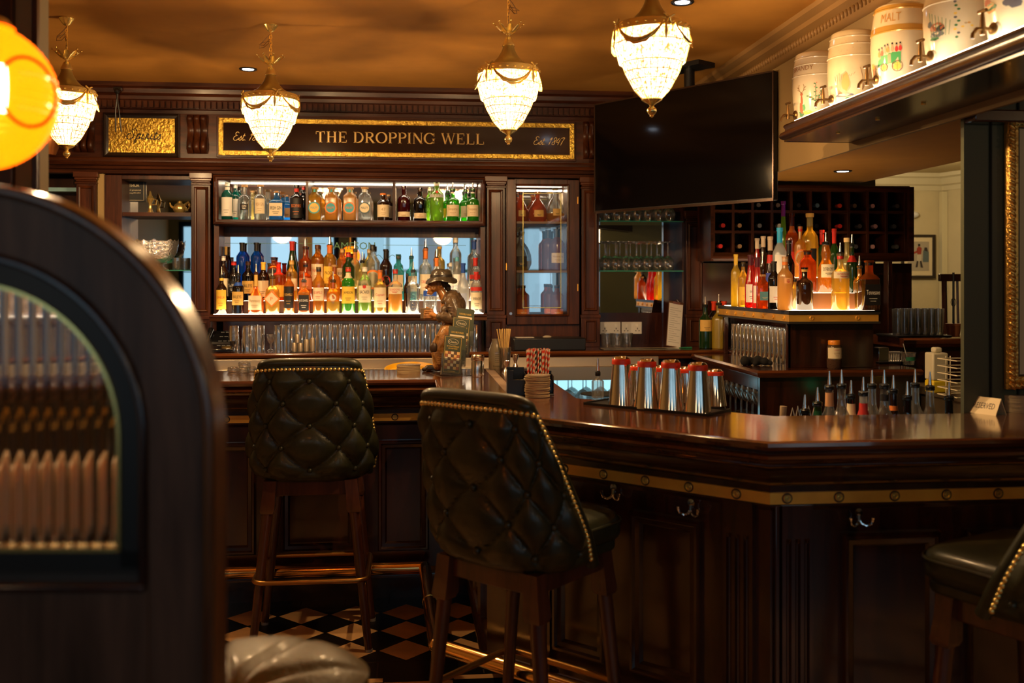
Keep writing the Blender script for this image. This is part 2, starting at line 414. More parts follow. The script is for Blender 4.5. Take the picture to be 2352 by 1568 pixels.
def serif(m, ch, ox, fn):
    """a roman capital of height 1; returns its advance"""
    def V(x, w=TH_, y0=0, y1=1, s0=1, s1=1):
        R(x-w/2, y0, x+w/2, y1)
        if s0: R(x-w/2-.07, y0, x+w/2+.07, y0+.035)
        if s1: R(x-w/2-.07, y1-.035, x+w/2+.07, y1)
    def R(x0, y0, x1, y1): m.add([fn(ox+x0,y0),fn(ox+x1,y0),fn(ox+x1,y1),fn(ox+x0,y1)], [(0,1,2,3)])
    def D(p, q, w): stroke_poly(m, [(ox+p[0],p[1]),(ox+q[0],q[1])], w, fn)
    def A(pts, ws): stroke_poly(m, [(ox+a,b) for a,b in pts], 0, fn, ws)
    if ch == 'T': V(.4); R(.02,.94,.78,1); R(.02,.74,.06,1); R(.74,.74,.78,1); return .88
    if ch == 'H': V(.2); V(.75); R(.2,.48,.75,.54); return 1.0
    if ch == 'E': V(.2); R(.2,.94,.72,1); R(.2,0,.74,.06); R(.2,.48,.56,.54); R(.68,.76,.72,1); R(.70,0,.74,.25); R(.52,.38,.56,.64); return .86
    if ch == 'L': V(.2); R(.2,0,.74,.06); R(.70,0,.74,.27); return .84
    if ch == 'D': V(.2); A([(.2,.97)]+arc(.38,.5,.45,.47,90,-90)+[(.2,.03)], [.06]*2+[.05+.11*math.sin(PI*i/14) for i in range(14)]+[.06]); return .98
    if ch == 'P': V(.2); A([(.2,.97)]+arc(.42,.73,.28,.24,90,-90)+[(.2,.49)], [.06]*2+[.05+.1*math.sin(PI*i/14) for i in range(14)]+[.06]); return .82
    if ch == 'R': V(.2); A([(.2,.97)]+arc(.42,.74,.27,.23,90,-90)+[(.2,.51)], [.06]*2+[.05+.1*math.sin(PI*i/14) for i in range(14)]+[.06]); D((.42,.5),(.78,.0),.15); R(.70,0,.92,.035); return .95
    if ch == 'O': A(arc(.5,.5,.42,.48,90,450,28), [.05+.11*abs(math.sin(PI*i/14)) for i in range(29)]); return 1.05
    if ch == 'G': A(arc(.5,.5,.42,.48,40,330,24), [.05+.11*abs(math.sin(math.radians((40+290*i/24)-90))) for i in range(25)]); V(.84,.13,.06,.48,0,1); R(.86,.68,.90,.98); return 1.08
    if ch == 'I': V(.2); return .44
    if ch == 'N': V(.16,TN); V(.80,TN); D((.16,.97),(.80,.03),.15); return 1.0
    if ch == 'W': D((.1,1),(.38,0),.13); D((.38,0),(.62,1),.05); D((.58,1),(.88,0),.13); D((.88,0),(1.14,1),.05); R(0,.965,.24,1); R(.48,.965,.72,1); R(1.04,.965,1.24,1); return 1.28
    return .42
SCRIPT = {
 'E': ([(.62,.86),(.50,1.0),(.30,.98),(.22,.80),(.34,.62),(.50,.58)],[(.46,.60),(.20,.50),(.04,.28),(.10,.05),(.34,-.02),(.58,.12),(.70,.30)]),
 's': ([(.0,.05),(.16,.25),(.30,.52),(.34,.40),(.36,.18),(.24,0),(.06,.04)],),
 't': ([(.28,.82),(.16,.40),(.08,.10),(.16,-.02),(.34,.14)],[(.08,.55),(.40,.58)]),
 '.': ([(.06,.0),(.10,.04),(.06,.06)],),
 ' ': (),
 '1': ([(.12,.62),(.40,.90),(.22,.40),(.06,-.02)],),
 '8': ([(.36,.42),(.56,.66),(.50,.88),(.30,.86),(.24,.66),(.36,.42),(.36,.16),(.22,0),(.04,.06),(.08,.28),(.36,.44)],),
 '4': ([(.36,.86),(.04,.32),(.46,.36)],[(.52,.70),(.36,.30),(.26,-.04)]),
 '7': ([(.10,.78),(.24,.86),(.56,.88),(.34,.44),(.16,-.06)],),
 'S': ([(.74,.80),(.64,1.0),(.44,1.02),(.32,.84),(.46,.56),(.52,.26),(.34,.02),(.06,.02),(-.10,.24),(.02,.50),(.26,.56)],),
 'p': ([(.26,.56),(.14,.18),(-.02,-.42)],[(.24,.46),(.42,.56),(.46,.34),(.32,.06),(.16,.06)],[(.34,.04),(.54,.14)]),
 'i': ([(.22,.56),(.12,.20),(.16,.02),(.34,.14)],[(.30,.76),(.33,.80)]),
 'r': ([(.10,.02),(.22,.50),(.34,.50),(.30,.20),(.34,.02),(.48,.14)],),
}
def script(m, t, fn, w=.09, fr=.42, fat=1):
    ox = 0
    adv = {'E':.66,'s':.40,'t':.34,'.':.22,' ':.34,'1':.44,'8':.54,'4':.50,'7':.5,'S':.70,'p':.54,'i':.36,'r':.46}
    for ch in t:
        for st in SCRIPT[ch]:
            pts = []; P4 = [st[0]]+list(st)+[st[-1]]
            for i in range(1, len(P4)-2):                  # smooth the pen stroke
                for k in range(6):
                    a = k/6; p0, p1, p2, p3 = P4[i-1], P4[i], P4[i+1], P4[i+2]
                    pts.append(tuple(.5*((2*p1[j])+(-p0[j]+p2[j])*a+(2*p0[j]-5*p1[j]+4*p2[j]-p3[j])*a*a+(-p0[j]+3*p1[j]-3*p2[j]+p3[j])*a**3) for j in (0,1)))
            pts.append(st[-1]); pts = [(ox+x+y*.18, y) for x, y in pts]
            ws = [w*(.55+.75*abs(math.sin(i*.55))) * fat for i in range(len(pts))]
            stroke_poly(m, pts, w, fn, ws)
        ox += adv[ch]
    return ox
HAM = pm('hammered_gold', (.95,.58,.10), .28, 1, bump=1.0, bscale=70, var=.25, vscale=50)
LETG = pm('gold_leaf_letter', (1,.68,.22), .5, .0)
x0, x1 = XU(502, 6.27), XU(1319, 6.27); z0, z1 = 2.322, 2.552
t = thing('pub_sign', 'long black glass sign with hammered gold border and gold lettering above the bottle shelves', 'sign', ((x0+x1)/2, 6.283, z0))
def rel(m, t): m.T = Matrix.Translation(-Vector(t.location)); return m
m = rel(MB(), t); m.box(x0-.012,x1+.012,6.272,6.284,z0-.012,z1+.012); m.build('backing_board', WOODX, t, bevel=.003)
m = rel(MB(), t); m.rectframe(x0,x1,z0,z1,6.272,[(0,0),(0,.010),(.003,.012),(.027,.012),(.030,.010),(.03,0)]); m.build('gold_border', HAM, t, smooth=0)
m = rel(MB(), t); m.box(x0+.03,x1-.03,6.266,6.271,z0+.03,z1-.03); m.build('black_glass', pm('sign_glass', (.010,.003,.003), .08, coat=1), t)
m = rel(MB(), t)
def sgn(cx, cz, sx, sz):
    return lambda a, b: (cx+a*sx, 6.2645, cz+b*sz)
lx0, lx1 = XU(725, 6.265), XU(1114, 6.265); tmp = MB(); ox = 0
for ch in 'THE DROPPING WELL': ox += serif(tmp, ch, ox, lambda a, b: (a, 0, b))
k = (lx1-lx0)/ox; ox = 0; zb = 2.4095; zh = .068
for ch in 'THE DROPPING WELL': ox += serif(m, ch, ox, sgn(lx0, zb, k, zh))
for u in (535, 1225):
    xs = XU(u, 6.265); script(m, 'Est. 1847', sgn(xs, 2.415, .0485, .050), .055)
m.build('lettering', LETG, t, smooth=0)
x0, x1 = XU(249, 6.27), XU(401, 6.27)
t = thing('script_panel', 'small hammered gold panel with black script lettering at the left of the frieze', 'sign', ((x0+x1)/2, 6.283, z0))
m = rel(MB(), t); m.rectframe(x0-.03,x1+.03,z0-.02,z1+.02,6.284,[(0,0),(0,.018),(.006,.022),(.014,.014),(.03,.010),(.03,0)]); m.build('frame', pm('black_wood', (.012,.006,.004), .3, coat=.5), t, smooth=0)
m = rel(MB(), t); m.box(x0,x1,6.274,6.283,z0,z1); m.build('gold_panel', HAM, t, smooth=0)
m = rel(MB(), t); script(m, 'Spirits', lambda a, b: (XU(292,6.27)+a*.062, 6.2725, 2.413+b*.062), .085); m.build('lettering', BLACK, t, smooth=0)

# pilasters
def pilaster(u0, u1, label, zb=1.13, zt=2.21, Y=YF):
    x0, x1 = XU(u0, Y), XU(u1, Y); cx = (x0+x1)/2; w = (x1-x0)/2
    t = thing('pilaster', label, 'pilaster', (cx, Y+.05, zb), 0, 'pilasters of the back bar')
    m = MB(); m.T = Matrix.Translation((-cx,-(Y+.05),-zb)); m.box(x0,x1,Y,Y+.03,1.335,zt-.06)
    m.build('shaft', WOOD, t, bevel=.002)
    m = MB(); m.T = Matrix.Translation((-cx,-(Y+.05),-zb)); m.rectframe(x0+.012,x1-.012,1.36,zt-.085,Y,[(0,0),(.0,.004),(.006,.011),(.013,.008),(.018,0)])
    m.build('panel_moulding', WOOD, t, smooth=30)
    m = MB(); m.T = Matrix.Translation((-cx,-(Y+.05),-zb))
    for a, z_, z2 in ((.006,zt-.075,zt-.063),(.0,zt-.06,zt-.05),(.008,zt-.05,zt-.035),(.014,zt-.035,zt)): m.box(x0-a,x1+a,Y-.006-a,Y+.025,z_,z2)
    m.build('capital', WOODX, t, bevel=.003)
    m = MB(); m.T = Matrix.Translation((-cx,-(Y+.05),-zb)); m.box(x0-.004,x1+.004,Y-.008,Y+.03,zb,1.315); m.box(x0-.008,x1+.008,Y-.014,Y+.03,1.315,1.335)
    m.rectframe(x0+.018,x1-.018,zb+.03,1.30,Y-.008,[(0,0),(0,.004),(.006,.009),(.014,0)])
    m.build('plinth_block', WOOD, t, bevel=.002)
    return t
pilaster(175, 221, 'mahogany pilaster at the far left of the back bar')
pilaster(441, 483, 'mahogany pilaster between the mirrored bowl cabinet and the bottle shelves')
pilaster(1118, 1160, 'mahogany pilaster between the bottle shelves and the glass door cabinet')
pilaster(1336, 1376, 'mahogany pilaster beside the left edge of the television')
pilaster(1577, 1617, 'mahogany pilaster left of the wine rack', zt=2.0)
# back counter
CZ = 1.13
m = MB(); m.run([(-2.6,5.90),(2.02,5.90)], [(-.75,CZ),(-.02,CZ),(-.01,CZ),(0,CZ-.004),(.006,CZ-.014),(.0,CZ-.026),(-.012,CZ-.030),(-.014,CZ-.05),(-.03,CZ-.055),(-.75,CZ-.055)])
tag(m.build('back_counter', TOP, smooth=40), 'polished mahogany back counter under the bottle shelves', 'counter')
m = MB(); m.box(-2.6,2.02,5.99,6.22,0,CZ-.056)
tag(m.build('counter_base', DKW), 'dark wooden base under the back counter', 'cabinet')
# stainless ledge of the bar sink unit in front of the back counter
m = MB(); m.box(-2.0,1.50,5.46,5.86,1.02,1.045); m.box(-2.0,1.50,5.45,5.47,1.00,1.075); m.box(-2.0,1.50,5.85,5.875,1.03,1.098); m.box(-2.0,.58,5.5,5.85,0,1.02)
tag(m.build('work_station', pm('brushed_steel', (.55,.47,.36), .35, .9), bevel=.003), 'stainless steel work station behind the left bar top', 'work station')

# central bottle cases
def W_(name, m, label, cat, parent=None, mats=None, **k):
    o = m.build(name, mats or WOODX, parent, **k)
    if label: tag(o, label, cat)
    return o
cx0, cx1 = XU(490, YF), XU(1115, YF)
t = thing('bottle_case', 'upper mahogany display case in three bays above the crowded bottle shelf', 'shelf', (0, 6.4, 1.895))
UZ = 1.925
ux0, ux1 = XU(500, YF), XU(1108, YF)
m = rel(MB(), t)
m.box(cx0,cx1,YF,YM+.03,1.895,UZ); m.box(cx0,ux0,YF,YM+.03,UZ,2.195); m.box(ux1,cx1,YF,YM+.03,UZ,2.195); m.box(cx0,cx1,YF,YM+.03,2.19,2.197)
m.build('carcass', WOODX, t, bevel=.002)
m = rel(MB(), t); m.rectframe(cx0+.002,cx1-.002,1.897,2.197,YF,[(0,0),(0,.02),(.008,.026),(.014,.016),(.022,.014),(.03,.004),(.03,0)]); m.build('frame_moulding', WOODX, t, smooth=30)
m = rel(MB(), t); m.box(ux0,ux1,YM,YM+.006,UZ,2.19); m.build('mirror', MIRR, t, smooth=0)
for u in (705, 905):
    m = rel(MB(), t); x = XU(u, YF); m.box(x-.008,x+.008,YF+.003,YM,UZ,2.19); m.build('divider', WOOD, t)
m = rel(MB(), t); m.box(ux0+.01,ux1-.01,YM-.03,YM-.008,UZ,UZ+.006); m.box(ux0+.01,ux1-.01,YF+.03,YF+.045,2.184,2.19); m.build('lamp_strip', emit('strip_white', (1,.82,.58), 14), t, smooth=0)
# lower case: shelf with riser steps and mirror
SZ = 1.348; ST = .078
t = thing('bottle_shelf', 'lower mahogany shelf with stepped risers, lit from below, holding the crowd of spirits', 'shelf', (0, 6.4, 1.30))
m = rel(MB(), t)
m.box(cx0,cx1,6.13,YM+.03,1.325,SZ); m.run([(cx0,6.13),(cx1,6.13)], [(-.02,SZ),(.0,SZ),(.008,SZ-.006),(.008,SZ-.016),(0,SZ-.022),(-.004,SZ-.04),(-.02,SZ-.044)])
m.build('shelf_board', WOODX, t, smooth=30)
m = rel(MB(), t); m.box(cx0+.01,cx1-.01,6.268,YM,SZ,SZ+ST); m.build('front_riser', pm('riser_wood', (.10,.04,.018), .5), t)
m = rel(MB(), t); m.box(cx0+.01,cx1-.01,6.372,YM,SZ+ST,SZ+2*ST); m.build('back_riser', pm('riser_wood'), t)
m = rel(MB(), t); m.box(cx0,cx0+.03,YF+.02,YM+.03,SZ,1.895); m.box(cx1-.03,cx1,YF+.02,YM+.03,SZ,1.895); m.box(cx0,cx1,YM-.02,YM+.03,1.83,1.894)
m.build('side_panels', WOOD, t)
m = rel(MB(), t); m.box(cx0+.03,cx1-.03,YM,YM+.006,SZ,1.83); m.build('mirror', MIRR, t, smooth=0)
m = rel(MB(), t); m.box(cx0+.02,cx1-.02,6.145,6.215,SZ-.0005,SZ+.0015); m.build('lamp_strip', emit('strip_warm', (1,.80,.56), 11), t, smooth=0)
m = rel(MB(), t); m.box(cx0+.02,cx1-.02,6.34,6.370,SZ+ST,SZ+ST+.0015); m.box(cx0+.02,cx1-.02,6.44,6.462,SZ+2*ST,SZ+2*ST+.0015) if 0 else None; m.box(cx0+.02,cx1-.02,YM-.03,YM-.014,SZ+2*ST,SZ+2*ST+.003); m.build('rear_lamp_strip', emit('strip_warm2', (1,.76,.48), 14), t, smooth=0)
m = rel(MB(), t); m.box(cx0+.03,cx1-.03,6.42,6.45,1.318,1.324); m.build('added_under_glow', emit('strip_under', (1,.80,.55), 9), t, smooth=0)  # glowing strip added under the shelf to backlight the tall glasses
m = rel(MB(), t)                                            # painted lettering on the mirror
gx0, gx1 = XU(752, YM), XU(868, YM)
m.text('JAMESON', gx1-gx0, .062, flat(((gx0+gx1)/2, YM-.002, 1.768)))
for u0, u1, v in ((505,748,560),(880,1070,563)): m.box(XU(u0,YM),XU(u1,YM),YM-.002,YM-.001,ZV(v,0,YM)-.001,ZV(v,0,YM)+.001)
for s_ in (-1, 1):
    m.tube([((gx0+gx1)/2+s_*(.04+.13*q)+.10*(s_>0), YM-.003, 1.70+.018*math.sin(q*9)) for q in [i/12 for i in range(13)]], .0016, 4)
m.build('mirror_lettering', pm('green_mirror_paint', (.08,.22,.10), .5), t, smooth=0)
# dark back panel behind the row of glasses
m = MB(); m.box(cx0,cx1,6.58,6.6,CZ,1.30); tag(m.build('splashback', DKW), 'dark panel behind the row of tall glasses', 'woodwork')

# left bay: mirrored cabinet
lx0, lx1 = XU(222, YF), XU(441, YF); ox0, ox1 = XU(276, YF), XU(436, YF)
t = thing('mirrored_cabinet', 'mahogany wall cabinet with mirror back and glass shelf holding the cut glass bowl', 'cabinet', ((lx0+lx1)/2, 6.4, 1.13))
m = rel(MB(), t); m.box(lx0+.005,ox0,YF+.035,YM+.03,CZ,2.195); m.box(ox1,lx1+.10,YF+.035,YM+.03,CZ,2.195); m.box(ox0,ox1,YF+.035,YM+.03,2.17,2.195); m.box(ox0,ox1,YF+.03,YM+.03,CZ,1.30)
m.build('carcass', WOOD, t, bevel=.002)
m = rel(MB(), t); m.box(ox0,ox1,YM,YM+.005,1.30,2.17); m.build('mirror', MIRR, t, smooth=0)
m = rel(MB(), t); zz = ZV(492,-1.5,6.3); m.box(ox0,ox1,6.30,YM,zz-.012,zz+.012); m.build('shelf_board', WOODX, t)
GSZ = ZV(620,-1.45,6.33)
m = rel(MB(), t); m.box(ox0,ox1,6.29,YM,GSZ-.006,GSZ); m.build('glass_shelf', pm('green_glass_edge', (.10,.55,.40), .05, trans=.6), t)
m = MB(); m.box(lx0-.0,XU(236,YF),YF+.02,6.3,CZ,2.20)
tag(m.build('curtain', pm('tan_curtain', (.35,.24,.10), .9)), 'narrow tan strip of curtain beside the far left pilaster', 'curtain')
# left end bay beyond the pilaster
m = MB(); m.box(-2.6,XU(175,YF)-.01,YM,6.55,CZ,2.19); tag(m.build('end_bay', DKW), 'dark panel left of the far left pilaster', 'woodwork')
m = MB(); m.box(-2.6,XU(175,YF),6.35,YM,ZV(437,-2,6.4)-.012,ZV(437,-2,6.4)+.012); tag(m.build('end_shelf', pm('blue_grey_shelf', (.25,.45,.50), .4)), 'pale blue grey shelf edge at the far left of the back bar', 'shelf')

# glass door cabinet
dx0, dx1 = XU(1163, YF), XU(1332, YF); gx0, gx1 = XU(1186, YF), XU(1303, YF)
zt, zb = 2.195, ZV(745,.8,YF); gt, gb = ZV(427,.8,YF), ZV(722,.8,YF)
t = thing('display_cabinet', 'mahogany wall cabinet with a glazed door and brandy bottles inside', 'cabinet', ((dx0+dx1)/2, 6.4, zb))
m = rel(MB(), t); m.box(dx0,gx0-.01,YF+.02,6.6,zb,zt); m.box(gx1+.01,dx1,YF+.02,6.6,zb,zt); m.box(dx0,dx1,YF+.02,6.6,gt+.01,zt); m.box(dx0,dx1,YF+.02,6.6,CZ,gb-.005)
m.build('carcass', WOOD, t)
m = rel(MB(), t); m.box(gx0-.02,gx1+.02,YM+.02,YM+.025,gb,gt); m.build('mirror', MIRR, t, smooth=0)
D1, D2 = ZV(510,.8,6.36), ZV(621,.8,6.36)
for z_ in (D1, D2):
    m = rel(MB(), t); m.box(gx0-.01,gx1+.01,YF+.03,YM+.02,z_-.014,z_); m.build('shelf_board', pm('pale_wood', (.20,.11,.055), .4), t)
m = rel(MB(), t); m.box(gx0+.0,gx1-.0,YM,YM+.012,gt-.012,gt-.004); m.build('lamp_strip', emit('strip_white2', (1,.82,.58), 16), t, smooth=0)
d = rel(MB(), t)
d.box(dx0+.004,gx0,YF-.004,YF+.018,zb,zt-.004); d.box(gx1,dx1-.004,YF-.004,YF+.018,zb,zt-.004); d.box(gx0,gx1,YF-.004,YF+.018,gt,zt-.004); d.box(gx0,gx1,YF-.004,YF+.018,zb,gb)
d = d.build('door', WOOD, t, bevel=.002)
m = rel(MB(), t); m.rectframe(gx0-.012,gx1+.012,gb-.012,gt+.012,YF-.004,[(0,0),(0,.006),(.006,.009),(.013,.004),(.013,0)]); m.build('glazing_bead', WOOD, d, smooth=30)
m = rel(MB(), t); m.box(gx0,gx1,YF+.006,YF+.009,gb,gt); m.build('glass_pane', glassy('pane_glass', (.97,.97,.97), .985, .02, 1, .12), d, smooth=0)
m = rel(MB(), t); q0, q1, q2, q3 = XU(1201,YF), XU(1289,YF), ZV(707,.8,YF), ZV(443,.8,YF)
m.rectframe(q0,q1,q2,q3,YF+.005,[(0,0),(0,.002),(.003,.002),(.003,0)]); m.build('engraved_line', pm('bevel_line', (.75,.62,.15), .2, .3), d, smooth=0)
m = rel(MB(), t); p = at(1173,720,Y=YF-.004); m.T = m.T @ Matrix.Translation(p) @ Matrix.Rotation(PI/2,4,'X'); m.cyl((0,0,0),.009,.006,14); m.cyl((0,0,.006),.003,.003,8); m.build('lock', STEEL, d)
for v in (460, 612, 660):
    m = rel(MB(), t); p = at(1327 if v != 612 else 1163, v, Y=YF-.005); m.box(p.x-.003,p.x+.003,p.y-.004,p.y,p.z-.022,p.z+.022); m.build('hinge', BRASS, d)
# right bay behind the television
rx0, rx1 = XU(1378,YF), XU(1577,YF); mx1 = XU(1522,YM)
t = thing('glass_bay', 'mahogany bay with mirror and glass shelves of upturned wine glasses below the television', 'shelf', ((rx0+rx1)/2, 6.45, 1.13))
m = rel(MB(), t); m.box(rx0-.1,rx0,YF+.035,6.6,CZ,2.195); m.box(mx1,rx1,YM-.02,YM+.03,CZ,2.1); m.box(rx0,mx1,YM,YM+.03,CZ,ZV(718,1.4,YM)); m.box(rx1-.02,rx1,YF+.035,6.6,CZ,2.1); m.box(rx0,rx1,YM,YM+.03,1.99,2.195)
m.build('carcass', DKW, t)
m = rel(MB(), t); m.box(rx0,mx1,YM+.001,YM+.006,ZV(718,1.4,YM),2.0); m.build('mirror', MIRR, t, smooth=0)
G1, G2 = ZV(508,1.4,6.35), ZV(621,1.4,6.35)
for z_ in (G1, G2):
    m = rel(MB(), t); m.box(rx0,XU(1568,6.3),6.28,YM,z_-.008,z_); m.build('glass_shelf', pm('green_glass_edge'), t)
# ------------------------------------------------------------ the bar
BT = 1.10
EDGE = [(-3.0,4.57),(.125,4.57),(.125,3.561),(1.0,2.686),(3.6,2.686)]
def off(d):                                                   # the bar's plan line moved d behind its front edge
    P = [Vector(p) for p in EDGE]; out = []
    for i in range(len(P)):
        def nr(a, b): v = (b-a).normalized(); return Vector((-v.y, v.x))
        if i == 0: m = nr(P[0],P[1])
        elif i == len(P)-1: m = nr(P[-2],P[-1])
        else: a, b = nr(P[i-1],P[i]), nr(P[i],P[i+1]); m = a+b; m = m/(m.length_squared/2)
        q = P[i]+m*d; out.append((q.x,q.y))
    return out
m = MB(); m.run(EDGE, [(-.52,BT),(-.016,BT),(-.006,BT),(.0,BT-.004),(.002,BT-.014),(-.004,BT-.024),(-.016,BT-.028),(-.022,BT-.036),(-.006,BT-.041),(-.003,BT-.049),(-.010,BT-.056),(-.030,BT-.060),(-.036,BT-.070),(-.030,BT-.076),(-.045,BT-.084),(-.52,BT-.084)])
tag(m.build('bar_counter', TOP, smooth=40), 'long polished mahogany bar top that turns two corners towards the camera', 'bar counter')
bar = thing('bar_panelling', 'dark mahogany panelled bar front with a studded brass band and fluted pilasters', 'bar counter', (0.5, 3.2, 0))
def relb(m): m.T = Matrix.Translation((-.5,-3.2,0)); return m
m = relb(MB()); m.run(EDGE, [(-.06,1.0155),(-.075,1.0),(-.09,.975),(-.12,.955),(-.149,.945),(-.149,.885),(-.165,.87),(-.165,.20),(-.155,.19),(-.145,.17),(-.145,.155),(-.34,.15),(-.34,.0),(-.48,.0),(-.48,1.0155)])
m.build('panelled_face', DKW, bar, smooth=30)
m = relb(MB()); m.run(EDGE, [(-.151,.928),(-.143,.927),(-.143,.893),(-.151,.892)]); m.build('brass_band', BRASS, bar, smooth=20)
def hit(u, v, n, c):
    r = ray(u, v); t = c/(r.x*n[0]+r.y*n[1]); return Vector((r.x*t, r.y*t, EYE+r.z*t))
D7 = .70710678
SEG = {'L': ((0,1), 4.57, (1,0)), 'Y': ((1,0), .125, (0,-1)), 'D': ((D7,D7), (.125+3.561)*D7, (D7,-D7)), 'R': ((0,1), 2.686, (1,0))}
def onface(seg, u, o, v=900):
    n, c, t = SEG[seg]; return hit(u, v, n, c+o)
def frame_on(seg, P, out=0):                                   # local axes: x along the face, -y out of it
    n, c, t = SEG[seg]; return Matrix(((t[0],n[0],0,P[0]),(t[1],n[1],0,P[1]),(0,0,1,0),(0,0,0,1)))
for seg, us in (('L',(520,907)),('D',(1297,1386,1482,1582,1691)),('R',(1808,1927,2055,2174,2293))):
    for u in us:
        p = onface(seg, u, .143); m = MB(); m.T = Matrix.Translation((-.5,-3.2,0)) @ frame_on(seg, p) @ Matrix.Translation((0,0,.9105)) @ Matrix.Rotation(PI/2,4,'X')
        m.lathe([(.0,-.0005),(.0125,-.0005),(.0125,.003),(.011,.005),(.008,.005),(.0065,.002),(.0045,.002),(.004,.0045),(.0,.0045)], seg=18, cap=False); st_ = m.build('stud', GOLD, bar); m.v = []; m.f = []; m.m = []; m.lathe([(.0,.0003),(.0165,.0003),(.0165,-.0006)], seg=18, cap=False); m.build('shadow_ring', pm('stud_shadow', (.05,.02,.006), .6), st_)  # flat dark disc painted behind the stud as its shadow on the brass
# panels
PROF = [(0,0),(0,.016),(.006,.026),(.014,.026),(.020,.016),(.034,.012),(.042,.0)]
def bpanel(seg, u0, u1, z0=.28, z1=.80):
    a, b = onface(seg, u0, .165), onface(seg, u1, .165); L_ = (b-a).length
    m = MB(); m.T = Matrix.Translation((-.5,-3.2,0)) @ frame_on(seg, a); m.rectframe(0,L_,z0,z1,0,PROF)
    m.build('panel_moulding', DKW, bar, smooth=30)
bpanel('L', 330, 588); bpanel('L', 645, 820); bpanel('L', 868, 985)
bpanel('D', 1275, 1395); bpanel('D', 1452, 1612, z1=.805)
bpanel('R', 1930, 2155, z1=.80); bpanel('R', 2215, 2400)
m = MB(); m.T = Matrix.Translation((-.5,-3.2,0))
for y in (3.75, 4.15): m.T = Matrix.Translation((-.5,-3.2,0)) @ Matrix(((0,1,0,.29),(-1,0,0,y+.3),(0,0,1,0),(0,0,0,1))); m.rectframe(0,.3,.28,.8,0,PROF)
m.build('panel_moulding', DKW, bar, smooth=30)
def fluted(seg, u0, u1):
    a, b = onface(seg, u0, .143), onface(seg, u1, .143); L_ = (b-a).length
    m = MB(); m.T = Matrix.Translation((-.5,-3.2,0)) @ frame_on(seg, a)
    # plan of the shaft: three hollows cut in its face
    pl = [(0,.022),(0,.0)]
    n = 3; g = L_/ (n*2+1)*1.05; st = (L_-n*g*1.15)/(n+1)
    x = st
    for k in range(n):
        for i in range(9):
            t = PI*i/8; pl.append((x+g*.575*(1-math.cos(t)), .011*math.sin(t)))
        x += g*1.15+st
    pl += [(L_,0),(L_,.022)]
    m.prism(pl, .20, .775)
    m.box(0,L_,.0,.022,.79,.888); m.box(-.006,L_+.006,-.004,.03,.155,.20)
    # transition where the flutes run out
    vs = []; q = len(pl); top = [(px, 0 if 1 <= i < q-1 else py) for i, (px, py) in enumerate(pl)]
    m.add([(px,py,.775) for px,py in pl]+[(px,py,.79) for px,py in top], [(i,(i+1)%q,q+(i+1)%q,q+i) for i in range(q)])
    m.build('fluted_pilaster', DKW, bar, smooth=50)
fluted('D', 1660, 1728); fluted('R', 1797, 1868); fluted('D', 1218, 1262)
for d_ in (-.07, .05):                                         # plain angle strips at the corner
    m = relb(MB()); q = off(.155)[3]; 
    x, y = (q[0]+d_*-D7*-1*.0+(.02 if d_ > 0 else -.06), q[1]+(0 if d_ > 0 else .06)); m.box(x-.006,x+.006,y-.008,y+.006,.20,.888); m.build('corner_bead', DKW, bar, bevel=.002)
# coat hooks
def hook(seg, u, v, label):
    p = onface(seg, u, .145 if 0 else .149, v); t = thing('coat_hook', label, 'hook', (0,0,0), 0, 'coat hooks under the brass band'); t.location = (p.x, p.y, p.z)
    n, c, tt = SEG[seg]; t.rotation_euler = (0, 0, math.atan2(tt[1], tt[0]))
    m = MB(); m.T = Matrix.Rotation(PI/2,4,'X'); m.lathe([(.0,0),(.011,0),(.012,.003),(.0,.004)], (0,.012,0), 14, cap=False); m.lathe([(.0,0),(.007,0),(.007,.004),(0,.004)], (0,-.004,0), 10, cap=False); m.T = Matrix.Identity(4)
    m.tube([(0,-.002,.005),(0,-.004,-.012)], .006, 8); m.build('back_plate', CHROME, t)
    for s_ in (-1, 1):
        m = MB(); m.tube([(0,-.004,-.008),(s_*.006,-.008,-.020),(s_*.018,-.013,-.026),(s_*.031,-.018,-.020),(s_*.034,-.022,-.006),(s_*.034,-.022,.0)], [.004,.004,.0035,.0035,.004,.0055], 8); m.build('prong', CHROME, t)
hook('D', 1410, 1127, 'chrome double coat hook on the angled bar front, nearest the tufted stool')
hook('D', 1588, 1163, 'chrome double coat hook on the angled bar front, just left of the fluted pilaster')
hook('R', 1972, 1185, 'chrome double coat hook on the right arm of the bar front')
# foot rail
FR = [(-3,4.66),(.08,4.64),(.105,3.65),(.95,2.80),(3.5,2.80)]
t = thing('foot_rail', 'polished brass foot rail running round the base of the bar', 'foot rail', (.1, 4, 0))
m = MB(); m.T = Matrix.Translation((-.1,-4,0)); m.tube([(x,y,.22) for x,y in FR[:2]], .029, 16); m.build('rail_tube', POLB, t)
for i in (1, 2, 3):
    m = MB(); m.T = Matrix.Translation((-.1,-4,0)); m.tube([(x,y,.22) for x,y in FR[i:i+2]], .029, 16); m.sphere((*FR[i],.22), .0295, 14, 8); m.build('rail_tube', POLB, t)
for x, y in ((-1.6,4.66),(.105,3.66),(1.0,2.80),(2.4,2.80)):
    m = MB(); m.T = Matrix.Translation((-.1,-4,0)); m.cyl((x,y,0), .018, .20, 12); m.cyl((x,y,0), .035, .008, 16); m.build('post', BRASS, t)
m = MB(); m.T = Matrix.Translation((-.1,-4,0)); m.tube([(.092,4.15,.22),(.0925,4.14,.22)], .0305, 16); m.build('joint_ring', GOLD, t)

